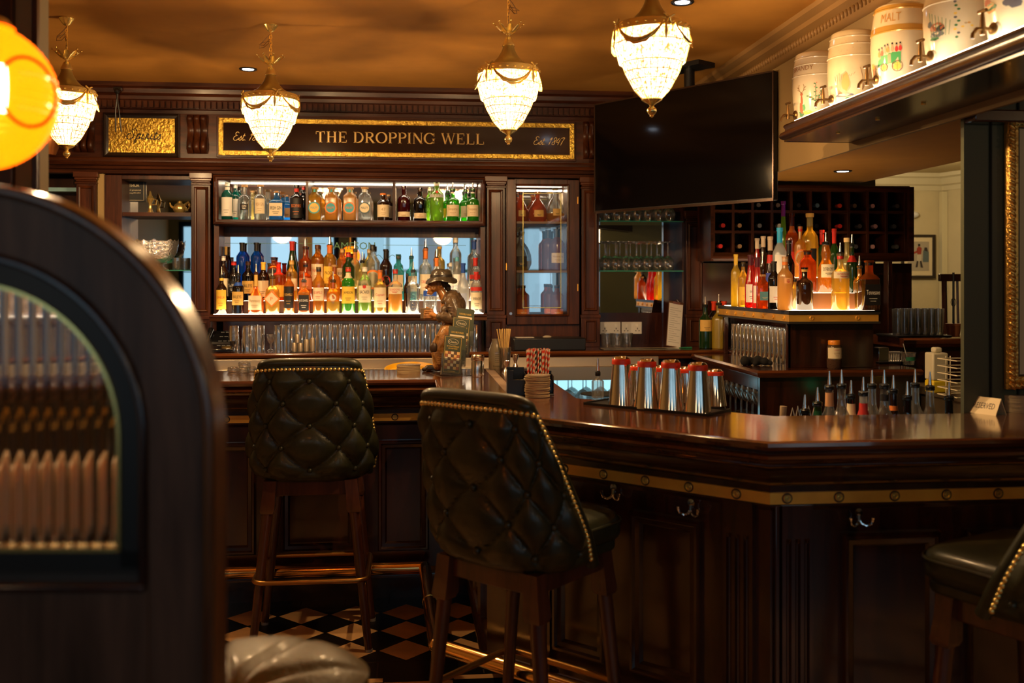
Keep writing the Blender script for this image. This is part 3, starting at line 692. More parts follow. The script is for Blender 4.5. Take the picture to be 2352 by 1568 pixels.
# ------------------------------------------------------------ bar stools
BRZ = pm('bronze_ring', (.55,.28,.07), .35, 1)
def shell_pt(t_, s_, o):
    """t_ -1..1 across the back, s_ 0..1 upward, o outward"""
    hw = .262-.058*s_+.02*math.sin(PI*s_)*.5; hw -= .02*max(0, .2-s_)/.2
    zt = 1.215-.018*abs(t_)**3; zb = .715-.0*abs(t_)
    yb = -.215-.045*s_; yf = .06-.285*s_**1.0
    a = t_*PI/2*.98
    ex = .72
    x = hw*math.copysign(abs(math.sin(a))**ex, a); y = yf-(yf-yb)*abs(math.cos(a))**.62
    # outward normal in plan
    nx, ny = math.sin(a), -math.cos(a)*1.0
    l = math.hypot(nx, ny); 
    z = zb+(zt-zb)*s_
    return Vector((x+nx/l*o, y+ny/l*o, z))
def tuft(a, b):
    fa = abs(math.sin(PI*a)); fb = abs(math.sin(PI*b)); return min(1, (fa*fb)**.42*1.06)
DC, DR, S0 = .45, .19, .87                                       # tuft lattice: across, up, top row
def make_stool(label):
    t = thing('bar_stool', label, 'bar stool')
    # tufted outer back
    nt, ns = 104, 88; vs = []; fs = []
    for j in range(ns+1):
        s_ = j/ns
        for i in range(nt+1):
            tt = -1+2*i/nt
            c_ = tt/DC; r_ = (s_-S0)/DR; a, b = c_+r_/2, c_-r_/2
            e = min(1, (1-abs(tt))/.10)*min(1, (1-s_)/.13)*min(1, (s_+.02)/.16)
            h = .001+.030*tuft(a, b)*e+.008*(1-e)
            if s_ < .08: h *= .4+.6*s_/.08
            if s_ < .06: h -= .025*(1-s_/.06)**2
            p = shell_pt(tt*.985, s_*.975, h); vs.append(tuple(p))
    for j in range(ns):
        for i in range(nt):
            k = j*(nt+1)+i; fs.append((k,k+1,k+nt+2,k+nt+1))
    m = MB(); m.add(vs, fs); bk = m.build('tufted_back', LEATH, t, smooth=180)
    # inner face
    vs = []; fs = []
    for j in range(13):
        for i in range(25): p = shell_pt((-1+2*i/24)*.985, j/12*.975, -.032); vs.append(tuple(p))
    for j in range(12):
        for i in range(24): k = j*25+i; fs.append((k,k+25,k+26,k+1))
    m = MB(); m.add(vs, fs)
    # bottom closing strip
    bo = [tuple(shell_pt((-1+2*i/24)*.985, 0, -.02)) for i in range(25)]; bi = [tuple(shell_pt((-1+2*i/24)*.985, 0, -.032)) for i in range(25)]
    m.add(bo+bi, [(i,i+1,26+i,25+i) for i in range(24)]); m.build('inner_back', LEATH, t, smooth=60)
    # rolled rim round the edge
    rim = [shell_pt(-1, s_/20, -.012) for s_ in range(0, 20)]+[shell_pt(-1+2*i/36, 1, -.012) for i in range(37)]+[shell_pt(1, 1-s_/20, -.012) for s_ in range(1, 21)]
    m = MB(); m.tube(rim, .0205, 10); m.build('rolled_rim', LEATH, t, smooth=60)
    # nailheads along the rim
    m = MB(); path = [shell_pt(-.965, s_/40, .010) for s_ in range(2, 38)]+[shell_pt(-.965+1.93*i/60, .947, .010) for i in range(61)]+[shell_pt(.965, 1-s_/40, .010) for s_ in range(3, 39)]
    acc = 0; last = path[0]; 
    for q in path[1:]:
        L_ = (q-last).length
        while acc < L_:
            p = last.lerp(q, acc/L_); m.sphere(tuple(p), .0080, 8, 5); acc += .0165
        acc -= L_; last = q
    m.build('nailhead_trim', GOLD, t, smooth=60)
    # buttons at the lattice crossings
    bm_ = None
    for j in range(0, 5):
        for i in range(-5, 6):
            if (i+j) % 2: continue
            tt = i*DC/2; s_ = S0-j*DR
            if abs(tt) < .93 and .06 < s_ < .93:
                p = shell_pt(tt*.985, s_*.975, .006)
                if bm_ is None:
                    m = MB(); m.sphere((0,0,0), .0115, 10, 6, (1,1,1)); o = m.build('button', LEATH, t, smooth=60); bm_ = o
                else: o = bm_.copy(); col.objects.link(o); o.parent = t
                o.location = p
    # seat
    def rr(hx, hy0, hy1, r, n=6):
        out = []
        for (cx, cy, a0) in ((hx-r,hy1-r,0),(-hx+r,hy1-r,90),(-hx+r,hy0+r,180),(hx-r,hy0+r,270)):
            for k in range(n+1): a = math.radians(a0+90*k/n); out.append((cx+r*math.cos(a), cy+r*math.sin(a)))
        return out
    m = MB(); base = rr(.226,-.17,.245,.09); n = len(base); lv = [(.96,.755),(1.0,.765),(1.01,.785),(1.0,.81),(.97,.828),(.9,.838),(.7,.845),(.35,.848)]; vs = []; fs = []
    for sc_, z in lv: vs += [(x*sc_, .02+(y-.02)*sc_, z) for x, y in base]
    for i in range(len(lv)-1):
        for k in range(n): k2 = (k+1)%n; fs.append((i*n+k,i*n+k2,(i+1)*n+k2,(i+1)*n+k))
    fs.append(tuple((len(lv)-1)*n+k for k in range(n))); fs.append(tuple(range(n-1,-1,-1))); m.add(vs, fs); st = m.build('seat_cushion', LEATH, t, smooth=60)
    m = MB(); m.tube([(x*1.012, .02+(y-.02)*1.012, .812) for x, y in base], .0045, 6, closed=True); m.build('piping', LEATH, st)
    m = MB(); m.prism(rr(.212,-.165,.235,.08), .722, .757); m.build('seat_base', LEATH, t, bevel=.008)
    # apron and legs
    for (a, b, c, d) in ((-.17,.17,-.172,-.148),(-.17,.17,.148,.172),(-.172,-.148,-.17,.17),(.148,.172,-.17,.17)):
        m = MB(); m.box(a, b, c, d, .655, .722); m.build('apron', LEGW, t, bevel=.004)
    for sx in (-1, 1):
        for sy in (-1, 1):
            m = MB()
            def L(z): k = (.72-z)/.72; return (sx*(.165+.075*k), sy*(.165+.028*k))
            P4 = [(.72,.026),(.66,.026),(.60,.029),(.585,.024)]; vs = []; 
            for z, h in P4: x, y = L(z); vs += [(x-h,y-h,z),(x+h,y-h,z),(x+h,y+h,z),(x-h,y+h,z)]
            m.add(vs, [(4*i+k,4*i+(k+1)%4,4*i+4+(k+1)%4,4*i+4+k)[::-1] for i in range(3) for k in range(4)]+[(0,1,2,3),(15,14,13,12)])
            m.tube([(*L(.59),.59),(*L(.4),.4),(*L(.18),.18),(*L(.012),.012)], [.0235,.0215,.0185,.0155], 12)
            lg = m.build('leg', LEGW, t, smooth=35)
            m = MB(); m.cyl((*L(0),0), .0165, .013, 12); m.build('foot_glide', pm('grey_glide', (.35,.30,.25), .5), lg)
    k = (.72-.305)/.72; hx, hy = .165+.075*k+.026, .165+.028*k+.028
    m = MB(); m.tube([(x,y,.305) for x, y in rr(hx,-hy,hy,.05,5)], .0105, 10, closed=True); m.build('foot_ring', BRZ, t)
    return t
st1 = make_stool('green tufted leather bar stool seen square from behind at the left part of the bar')
st1.location = (-.40, 4.395, 0)
st2 = dup(st1, (.36, 3.04, 0), -PI/4, 'large green tufted leather bar stool turned to the angled bar in the middle foreground')
st3 = dup(st1, (1.655, 2.43, 0), math.radians(25), 'green leather bar stool with nailhead edge cut off by the right edge of the photo')

# ------------------------------------------------------------ chandeliers
CRY = None
def crystal(name, strength):
    m, nt, N, L = nmat(name); b = N['Principled BSDF']; N.remove(b)
    e = N.new('ShaderNodeEmission'); tr = N.new('ShaderNodeBsdfTransparent'); gl = N.new('ShaderNodeBsdfGlossy'); gl.inputs['Roughness'].default_value = .1
    tc = N.new('ShaderNodeTexCoord'); no = N.new('ShaderNodeTexNoise'); no.inputs['Scale'].default_value = 95; no.inputs['Detail'].default_value = 2
    cr = N.new('ShaderNodeValToRGB'); cr.color_ramp.elements[0].position = .40; cr.color_ramp.elements[1].position = .56
    cr.color_ramp.elements[0].color = (.40,.15,.01,1); cr.color_ramp.elements[1].color = (1,.93,.80,1)
    L.new(tc.outputs['Object'], no.inputs['Vector']); L.new(no.outputs['Fac'], cr.inputs['Fac']); L.new(cr.outputs['Color'], e.inputs[0]); e.inputs[1].default_value = strength
    mx = N.new('ShaderNodeMixShader'); mx.inputs[0].default_value = .35; L.new(e.outputs[0], mx.inputs[1]); L.new(tr.outputs[0], mx.inputs[2])
    m2 = N.new('ShaderNodeMixShader'); m2.inputs[0].default_value = .12; L.new(mx.outputs[0], m2.inputs[1]); L.new(gl.outputs[0], m2.inputs[2])
    L.new(m2.outputs[0], N['Material Output'].inputs[0]); return m
CRY = crystal('lit_crystal', 3.4); CRYT = crystal('lit_crystal_top', 2.2)
RZ = [(.121,2.412),(.127,2.385),(.127,2.352),(.112,2.290),(.102,2.288),(.092,2.258),(.077,2.230),(.061,2.200),(.030,2.166)]
def chandelier(label):
    t = thing('chandelier', label, 'chandelier', (0,0,2.106), 0, 'crystal basket chandeliers over the bar')
    T0 = Matrix.Translation((0,0,-2.106))
    def nb(): m = MB(); m.T = T0; return m
    m = nb(); m.lathe([(.0,2.75),(.033,2.75),(.034,2.745),(.030,2.738),(.018,2.722),(.012,2.716),(.0,2.712)], seg=20, cap=False); m.build('ceiling_rose', GOLD, t)
    m = nb(); z = 2.715; k = 0                              # chain of links
    while z > 2.612:
        c_, s_ = (1,0) if k%2 else (0,1)
        m.tube([(c_*.0055*math.cos(a), s_*.0055*math.cos(a), z-.0095+.011*math.sin(a)) for a in [2*PI*i/10 for i in range(10)]], .0017, 5, closed=True); z -= .0145; k += 1
    m.build('chain', BRASS, t)
    m = nb(); m.tube([(.004,0,2.71),(-.02,0,2.685),(-.045,.01,2.655),(-.05,.01,2.635),(-.03,0,2.640),(-.006,0,2.665),(-.002,0,2.63),(0,0,2.60)], .0022, 5); m.tube([(-.006,0,2.68),(-.03,.01,2.650),(-.055,.0,2.648),(-.035,0,2.662),(-.004,0,2.67)], .0018, 5); m.build('cable', pm('brown_cable', (.18,.08,.02), .5), t)
    m = nb()                                                # leaf crown
    for k in range(8):
        a = 2*PI*k/8; ca, sa = math.cos(a), math.sin(a); n = 7; vs = []; fs = []
        for i in range(n+1):
            q = i/n; r = .010+.052*q; z = 2.560+.012*math.sin(q*PI*.5)+.030*q**1.6; w = .013*math.sin(PI*min(1,q*.9+.12))*(1+.25*math.cos(q*18)); 
            for s_ in (-1,0,1): vs.append((ca*r-sa*w*s_, sa*r+ca*w*s_, z+(.004 if s_ == 0 else 0)))
        for i in range(n):
            for j in (0,1): fs.append((3*i+j,3*i+j+1,3*i+j+4,3*i+j+3))
        m.add(vs, fs)
        m.sphere((ca*.062,sa*.062,2.603), .0045, 6, 4)
    m.lathe([(.0,2.60),(.006,2.60),(.010,2.585),(.014,2.57),(.010,2.558),(.006,2.555),(.006,2.55),(.014,2.545),(.020,2.53),(.024,2.522),(.026,2.518),(.026,2.512),(.0,2.512)], seg=16, cap=False)
    m.build('leaf_crown', GOLD, t, smooth=50)
    m = nb(); m.lathe([(.022,2.515),(.025,2.50),(.031,2.485),(.043,2.465),(.062,2.445),(.088,2.430),(.112,2.420),(.121,2.414)], seg=32, cap=False); m.build('cap', pm('dull_brass', (.46,.33,.10), .38, .85), t, smooth=60)
    m = nb(); m.lathe([(.118,2.418),(.124,2.420),(.128,2.412),(.127,2.400),(.129,2.396),(.126,2.392),(.120,2.392)], seg=32, cap=False)
    for k in range(26): a = 2*PI*k/26; m.sphere((.128*math.cos(a),.128*math.sin(a),2.406), .0055, 6, 4, (1,1,.7))
    m.build('rim_band', GOLD, t, smooth=50)
    m = nb(); m.mi = 0; m.lathe(RZ[2:4], seg=26, cap=False); m.lathe(RZ[4:], seg=26, cap=False); m.mi = 1; m.lathe(RZ[:3], seg=26, cap=False); m.build('crystal_basket', [CRY, CRYT], t, smooth=0)
    m = nb()
    for k in range(26):
        a = 2*PI*(k+.5)/26; q = 1.006; m.tube([(r*q*math.cos(a), r*q*math.sin(a), z) for r, z in RZ[4:]], .0014, 4); m.tube([(r*q*math.cos(a), r*q*math.sin(a), z) for r, z in RZ[:4]], .0011, 4)
    for r, z in RZ[2:3]+RZ[4:]: m.tube([(r*1.006*math.cos(2*PI*i/26), r*1.006*math.sin(2*PI*i/26), z) for i in range(26)], .0018, 4, closed=True)
    m.build('wire_cage', GOLD, t)
    for k in range(4):                                      # draped swags and bows
        a0 = PI/4+k*PI/2; 
        m = nb(); n = 12; vs = []; fs = []
        for i in range(n+1):
            q = -1+2*i/n; a = a0+q*.62; dz = -.050*(1-q*q)
            for j in range(5):
                w = .016*(1-.7*q*q)+.003; rr_ = .131+.004*math.sin(j*1.9)+.004*(1-q*q)
                vs.append((rr_*math.cos(a), rr_*math.sin(a), 2.402+dz-w*j/4*1.2-(.003*math.sin(i*2.6) if j == 4 else 0)))
        for i in range(n):
            for j in range(4): fs.append((5*i+j,5*i+j+1,5*i+j+6,5*i+j+5))
        m.add(vs, fs); m.build('swag', GOLD, t, smooth=60)
        a = k*PI/2; ca, sa = math.cos(a), math.sin(a)
        m = nb()
        for s_ in (-1, 1):
            m.tube([(.130*ca-sa*(s_*(.005+.013*math.sin(q)**2)+s_*.006*math.sin(2*q)), .130*sa+ca*(s_*(.005+.013*math.sin(q)**2)+s_*.006*math.sin(2*q)), 2.418+.012*math.sin(q)*math.cos(q*.5)) for q in [PI*i/8 for i in range(9)]], .0032, 5)
            m.tube([(.130*ca-sa*s_*.004,.130*sa+ca*s_*.004,2.412),(.131*ca-sa*s_*.014,.131*sa+ca*s_*.014,2.385),(.131*ca-sa*s_*.010,.131*sa+ca*s_*.010,2.37)], .0025, 5)
        m.sphere((.132*ca,.132*sa,2.414), .005, 6, 4); m.build('bow', GOLD, t, smooth=60)
        m = nb(); a = a0+.70; m.tube([(.131*math.cos(a),.131*math.sin(a),2.40),(.132*math.cos(a),.132*math.sin(a),2.37),(.132*math.cos(a),.132*math.sin(a),2.345)], [.003,.007,.002], 6); m.build('tassel', GOLD, t)
    m = nb(); m.lathe([(.0,2.170),(.034,2.170),(.036,2.166),(.024,2.158),(.012,2.152),(.007,2.146),(.008,2.142),(.015,2.136),(.0165,2.128),(.012,2.119),(.006,2.114),(.007,2.110),(.0,2.106)], seg=16, cap=False); m.build('finial', GOLD, t)
    return t
ch1 = chandelier('crystal basket chandelier hanging second from the left, in front of the pub sign')
spots = [((-.636,4.752),.35,None),((-1.545,4.727),1.1,'crystal basket chandelier farthest left, half behind the amber globe lamp'),((.412,4.059),2.4,'crystal basket chandelier over the middle of the bar, third from the left'),((.828,3.322),.2,'largest and nearest crystal basket chandelier, in front of the television')]
for (x, y), rz, lb in spots:
    if lb is None: c_ = ch1; c_.location = (x,y,2.106); c_.rotation_euler = (0,0,rz)
    else: c_ = dup(ch1, (x,y,2.106), rz, lb)
    point('chandelier_bulb', (x,y,2.335), 120, WARM, .012)

# recessed downlights
def downlight(x, y, z, label, k=1):
    t = thing('downlight', label, 'downlight', (x,y,z-.004), 0, 'recessed ceiling downlights')
    m = MB(); m.lathe([(.050,.004),(.050,0),(.046,-.003),(.040,-.002),(.036,.003),(.034,.004)], seg=24, cap=False); m.build('bezel', BLACK, t)
    m = MB(); m.cyl((0,0,-.0002), .031, .004, 20); m.build('lens', emit('downlight_lens', (.75,.85,1), 18), t)
    spot('downlight_beam', (x,y,z-.02), (0,0,0), 24*k, (1,.66,.32), 1.25, .8, .03)
downlight(-.896, 5.761, 2.75, 'recessed downlight in the ceiling left of the second chandelier')
downlight(1.176, 4.181, 2.75, 'recessed downlight in the ceiling beside the nearest chandelier')
downlight(2.438, 5.379, 2.17, 'recessed downlight in the lowered ceiling above the wine rack')
# pendant globes of the room behind the camera
def globe(x, y):
    t = thing('globe_pendant', 'white glass globe pendant hanging in the room behind the camera', 'pendant lamp', (x,y,2.2), 0, 'white globe pendants behind the camera')
    m = MB(); m.sphere((0,0,0), .13, 20, 12); m.build('globe', emit('globe_glass', (1,.66,.34), 9), t)
    m = MB(); m.cyl((0,0,.12), .05, .04, 16); m.tube([(0,0,.15),(0,0,.54)], .006, 6); m.cyl((0,0,.53), .05, .02, 16); m.build('stem', BRASS, t)
    return t
for x, y in ((-1.7,-.9),(.5,-1.3),(2.6,-.8),(3.6,1.0)): globe(x, y)

# ------------------------------------------------------------ television
t = thing('television', 'large wall mounted black flat television angled to the right above the bar', 'television', (1.47, 5.345, 1.955), math.atan2(-1.04,.714))
W2 = 1.2615/2; Hh = .65
m = MB(); m.box(-W2,W2,0,.035,0,Hh); m.box(-W2*.6,W2*.6,.035,.07,.1,Hh-.12); m.build('casing', BLACK, t, bevel=.004)
m = MB(); m.box(-W2+.008,W2-.008,-.002,.0,.014,Hh-.008); m.build('screen', pm('tv_screen', (.002,.0015,.002), .07, spec=.28), t)
m = MB(); m.rectframe(-W2,W2,0,Hh,.0,[(0,0),(0,.005),(.008,.005),(.008,0)]); m.box(-W2,W2,-.006,.0,-.004,.010); m.build('bezel', pm('tv_bezel', (.06,.035,.025), .2, .6), t)
m = MB(); m.tube([(0,.11,Hh-.1),(0,.11,.79)], .03, 12); m.box(-.13,.13,.03,.17,.770,.795); m.box(-.05,.05,.07,.13,Hh*.4,Hh-.06); m.build('ceiling_bracket', BLACK, t)

# ------------------------------------------------------------ island behind the right arm of the bar
IZ = 1.11; IX0, IX1, IY0 = 1.71, 2.56, 4.73
m = MB(); m.run([(IX0+.35,5.895),(IX0,5.895),(IX0,IY0),(IX1,IY0),(IX1,5.895)], [(.0,IZ),(0,IZ)])
m = MB(); m.box(IX0+.006,IX1-.006,IY0+.006,5.88,IZ-.035,IZ); m.run([(IX0,5.88),(IX0,IY0),(IX1,IY0),(IX1,5.88)], [(-.02,IZ),(-.004,IZ-.001),(.004,IZ-.012),(.0,IZ-.028),(-.008,IZ-.034),(-.02,IZ-.036)])
tag(m.build('island_counter', TOP, smooth=40), 'polished mahogany counter of the bottle island behind the right arm of the bar', 'counter')
m = MB(); m.box(IX0+.03,IX0+.05,IY0+.04,5.85,0,IZ-.10); m.box(IX0+.03,IX1-.03,IY0+.03,IY0+.06,0,IZ-.036); m.box(IX0+.02,IX0+.05,IY0+.03,IY0+.06,0,IZ-.036); m.box(IX1-.06,IX1-.03,IY0+.04,5.85,0,IZ-.036); m.box(IX0+.02,IX0+.05,IY0+.06,5.85,IZ-.10,IZ-.036)
m.box(IX0+.05,IX1-.06,IY0+.06,5.85,.60,.62)
# its left side is open with shelves of stem glasses
m2 = MB(); m2.box(IX0+.021,IX1-.03,IY0+.031,IY0+.059,0,IZ-.0365); m2.box(IX0+.02,IX1-.06,IY0+.06,5.85,IZ-.10,IZ-.0365); m2.box(IX0+.02,IX1-.06,IY0+.06,5.85,.80,.815); m2.box(IX1-.059,IX1-.03,IY0+.06,5.85,0,IZ-.0365); m2.box(IX0+.35,IX0+.37,IY0+.06,5.85,0,IZ-.10)
m2.box(IX0+.02,IX0+.35,IY0+.06,5.85,0,.05)
tag(m2.build('island_cabinet', DKW), 'dark wooden base of the bottle island, open on the left for stem glasses', 'cabinet')
BX0, BX1, BY0, BY1 = 1.905, 2.36, 4.85, 5.88
SLZ = 1.402
t = thing('island_display', 'dark wooden display box with a studded brass band, carrying lit bottles and sheltering glasses', 'shelf', (2.13, 5.3, IZ))
m = rel(MB(), t); m.box(BX0+.005,BX1,BY0,BY0+.02,IZ,1.335); m.box(BX0+.30,BX0+.31,BY0+.02,BY1,IZ,1.335); m.box(BX0,BX0+.025,BY1-.03,BY1,IZ,1.335); m.box(BX0,BX0+.02,BY0,BY0+.02,IZ,1.335); m.build('box', DKW, t, bevel=.002)
m = rel(MB(), t); m.box(BX0+.15,BX0+.17,BY0+.04,BY1-.05,1.327,1.333); m.build('added_inner_glow', emit('strip_inner', (1,.78,.5), 14), t, smooth=0)  # glowing strip added inside the box to brighten the packed glasses
m = rel(MB(), t); m.box(BX0-.012,BX1+.014,BY0-.05,BY1+.06,1.334,1.345); m.box(BX0-.012,BX1+.014,BY0-.05,BY1+.06,1.382,SLZ-.001); m.box(BX0+.0,BX1+.004,BY0-.036,BY1+.05,1.345,1.382); m.build('shelf_board', pm('slate_edge', (.035,.030,.026), .35), t, bevel=.001)
m = rel(MB(), t); m.run([(BX0-.004,BY1+.05),(BX0-.004,BY0-.04),(BX1+.006,BY0-.04)], [(0,1.346),(.004,1.346),(.004,1.381),(0,1.381)]); m.build('brass_band', BRASS, t)
for y in (4.87,5.02,5.17,5.32,5.47,5.62,5.77):
    m = rel(MB(), t); m.T = m.T @ Matrix.Translation((BX0-.008,y,1.3635)) @ Matrix.Rotation(-PI/2,4,'Y'); m.lathe([(.012,0),(.0125,.003),(.010,.005),(.007,.005),(.006,.001),(0,.001)], seg=16, cap=False); m.build('stud', BRASS, t)
for x in (2.015, 2.255):
    m = rel(MB(), t); m.T = m.T @ Matrix.Translation((x,BY0-.044,1.3635)) @ Matrix.Rotation(PI/2,4,'X'); m.lathe([(.012,0),(.0125,.003),(.010,.005),(.007,.005),(.006,.001),(0,.001)], seg=16, cap=False); m.build('stud', BRASS, t)
m = rel(MB(), t); m.box(BX0+.01,BX1-.01,BY0-.035,BY1,SLZ-.001,SLZ+.0005); m.build('lit_plate', emit('lit_plate', (1,.76,.47), 5.5), t, smooth=0)
m = rel(MB(), t); m.box(BX0+.15,BX1-.05,BY0+.10,BY1-.1,SLZ+.001,SLZ+.085); m.box(BX0+.20,BX1-.1,BY0+.27,BY1-.2,SLZ+.085,SLZ+.165); m.build('riser', pm('orange_wood', (.25,.09,.03), .35), t, bevel=.003)
m = rel(MB(), t); m.box(BX0+.152,BX1-.052,BY0+.102,BY0+.27,SLZ+.085,SLZ+.0865); m.box(BX0+.202,BX1-.102,BY0+.272,BY1-.21,SLZ+.165,SLZ+.1665); m.build('lit_step', emit('lit_plate2', (1,.76,.47), 3.5), t, smooth=0)

# ------------------------------------------------------------ wine rack
RY = 5.97; rx0, rx1 = XU(1632, RY), XU(2087, RY); rz1 = ZV(433, 3, RY); rz0 = ZV(592, 3, RY)
t = thing('wine_rack', 'dark wooden pigeonhole wine rack behind the bottle island', 'wine rack', ((rx0+rx1)/2, RY+.15, rz0))
nc = 10; cw = (rx1-.02-rx0-.02)/nc; hh = (rz1-rz0-.05)/3
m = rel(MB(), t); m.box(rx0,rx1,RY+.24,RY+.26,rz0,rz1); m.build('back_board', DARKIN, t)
m = rel(MB(), t)
for i in range(nc+1): x = rx0+.02+i*cw; m.box(x-.009,x+.009,RY,RY+.24,rz0+.03,rz1-.02)
m.build('uprights', WOOD, t, bevel=.0015)
m = rel(MB(), t)
for j in range(1, 3): z = rz0+.03+j*hh; m.box(rx0+.02,rx1-.02,RY+.001,RY+.24,z-.008,z+.008)
m.build('shelves', WOODX, t)
m = rel(MB(), t); m.box(rx0-.005,rx0+.012,RY-.02,RY+.26,rz0-.02,rz1+.01); m.box(rx1-.01,rx1+.02,RY-.03,RY+.26,rz0-.02,rz1+.01)
m.run([(rx0,RY),(rx1,RY)], [(-.26,rz0-.02),(.012,rz0-.02),(.022,rz0-.008),(.022,rz0+.006),(.012,rz0+.016),(.004,rz0+.03),(-.26,rz0+.03)])
m.run([(rx0,RY),(rx1,RY)], [(-.26,rz1-.022),(.004,rz1-.022),(.012,rz1-.012),(.022,rz1-.004),(.022,rz1+.008),(.012,rz1+.016),(-.26,rz1+.02)])
m.build('frame', WOODX, t, smooth=30)
RACK = (rx0, rz0, cw, hh)
m = MB(); m.box(XU(1618,6.2),3.30,6.24,6.4,0,rz0-.03); m.box(rx0-.02,rx1+.0,6.24,6.4,rz1+.03,2.165)
tag(m.build('rack_wall_panel', DKW), 'dark wooden wall panel behind and below the wine rack', 'woodwork')

# ------------------------------------------------------------ barrel shelf
t = thing('barrel_shelf', 'long dark moulded shelf high on the right, lit along its edge under the ceramic barrels', 'shelf', (1.73, 3, 2.13))
m = rel(MB(), t); m.run([(1.857,4.02),(1.575,4.02),(1.575,1.3)], [(-.28,2.205),(-.01,2.205),(.006,2.200),(.010,2.192),(.004,2.182),(-.004,2.178),(.012,2.170),(.022,2.160),(.020,2.145),(.008,2.138),(.008,2.13),(-.28,2.13)]) if 0 else None
m.box(1.575,1.857,1.3,4.02,2.132,2.204)
m.run([(1.857,4.02),(1.575,4.02),(1.575,1.3)], [(.0,2.205),(.006,2.202),(.010,2.194),(.004,2.184),(.004,2.176),(.018,2.168),(.024,2.156),(.018,2.144),(.006,2.138),(.006,2.131),(.0,2.131)][::-1])
m.build('shelf_board', wood('shelf_wood', (.012,.005,.003), (.05,.017,.008), .25, .6, 'Y'), t, smooth=40)
m = rel(MB(), t); m.box(1.595,1.612,1.3,3.98,2.206,2.214); m.build('lamp_strip', emit('strip_cool', (1,.90,.74), 23), t, smooth=0)
for y in (3.75, 3.42, 3.1): m = rel(MB(), t); m.T = m.T @ Matrix.Translation((1.68,y,2.127)); m.cyl((0,0,0), .008, .004, 10); m.build('screw_cap', BRASS, t)
m = MB(); m.box(1.893,3.2,3.16,3.224,2.085,2.128)
tag(m.build('picture_rail', DKW, bevel=.006), 'dark moulded rail along the top of the green panelled wall', 'moulding')

for x, y, lb in ((-1.5,2.9,'left of the near chandelier, out of the photo'),(1.7,.7,'behind the camera side of the bar, out of the photo'),(-2.2,3.6,'far left of the room, out of the photo'),(2.3,1.5,'right of the bar, out of the photo')):
    downlight(x, y, 2.75, 'added fill downlight '+lb, 1.7)  # unseen fill lights, added to brighten the stools and bar front
# ------------------------------------------------------------ bottles
PF = {  # (radius, height) fractions of the body, neck last
 'std':  [(.90,0),(1,.012),(1,.62),(.97,.66),(.80,.70),(.52,.75),(.40,.79),(.36,.84),(.36,.955),(.42,.96),(.42,1)],
 'tall': [(.92,0),(1,.012),(1,.66),(.95,.70),(.70,.75),(.42,.80),(.36,.84),(.36,.955),(.42,.96),(.42,1)],
 'wide': [(.93,0),(1,.015),(1,.58),(.98,.63),(.85,.68),(.45,.72),(.34,.76),(.32,.95),(.42,.955),(.42,1)],
 'cog':  [(.86,0),(.95,.03),(1,.10),(1,.22),(.92,.34),(.72,.45),(.45,.54),(.28,.62),(.22,.72),(.22,.95),(.27,.96),(.27,1)],
 'dec':  [(.62,0),(.80,.04),(.98,.16),(1,.26),(.94,.40),(.74,.55),(.48,.66),(.28,.73),(.24,.80),(.24,.95),(.34,.955),(.34,1)],
 'bulb': [(.80,0),(.95,.03),(1,.20),(1,.55),(.92,.64),(.62,.71),(.38,.74),(.36,.95),(.46,.955),(.46,1)],
 'slim': [(.95,0),(1,.01),(1,.42),(.86,.52),(.62,.64),(.48,.76),(.42,.86),(.42,.97),(.50,.975),(.50,1)],
 'grey': [(.92,0),(1,.015),(1,.50),(.95,.56),(.70,.64),(.48,.70),(.36,.77),(.33,.95),(.38,.96),(.38,1)],
 'sqr':  [(.95,0),(1,.015),(1,.60),(.96,.64),(.72,.69),(.42,.73),(.38,.78),(.38,.95),(.46,.96),(.46,1)],
 'goose':[(.90,0),(1,.015),(1,.44),(.90,.52),(.66,.60),(.50,.66),(.56,.74),(.58,.80),(.46,.88),(.40,.95),(.44,.96),(.44,1)],
 'short':[(.94,0),(1,.02),(1,.66),(.90,.75),(.55,.82),(.42,.86),(.42,.96),(.5,.965),(.5,1)],
}
G = {
 'clear': ((.90,.93,.92),.86), 'amber': ((.95,.42,.05),.55), 'gold': ((1,.62,.12),.60), 'pale': ((1,.80,.38),.62), 'cognac': ((.75,.18,.02),.55),
 'red': ((.85,.04,.03),.55), 'pink': ((.95,.12,.10),.5), 'green': ((.10,.62,.06),.5), 'dkgreen': ((.04,.16,.04),.35), 'lime': ((.55,.85,.15),.62), 'teal': ((.02,.35,.30),.5), 'aqua': ((.15,.75,.78),.6),
 'blue': ((.01,.22,.85),.5), 'sky': ((.05,.42,.85),.5), 'black': ((.010,.008,.010),.05), 'brown': ((.06,.018,.006),.15), 'dkred': ((.16,.008,.02),.3), 'frost': ((.80,.82,.80),.30), 'orange': ((1,.45,.05),.12), 'yellow': ((1,.62,.04),.05), 'peach': ((1,.52,.16),.18), 'white': ((.85,.80,.70),.02),
}
def glass(k):
    c, cl = G[k]; return glassy('bottle_'+k, c, cl, .06 if k not in ('frost','orange','yellow','peach') else .3, 1.15)
def paint(c, r=.5): return pm('paint_%02d%02d%02d_%d' % (int(c[0]*99), int(c[1]*99), int(c[2]*99), int(r*10)), c, r)
CR, YL, RD, BK, BL, WH, GD, TN, OR = (.80,.66,.42), (.90,.55,.06), (.60,.03,.02), (.012,.010,.010), (.02,.08,.40), (.85,.80,.70), (.70,.42,.10), (.45,.25,.10), (.85,.22,.03)
NB = [0]
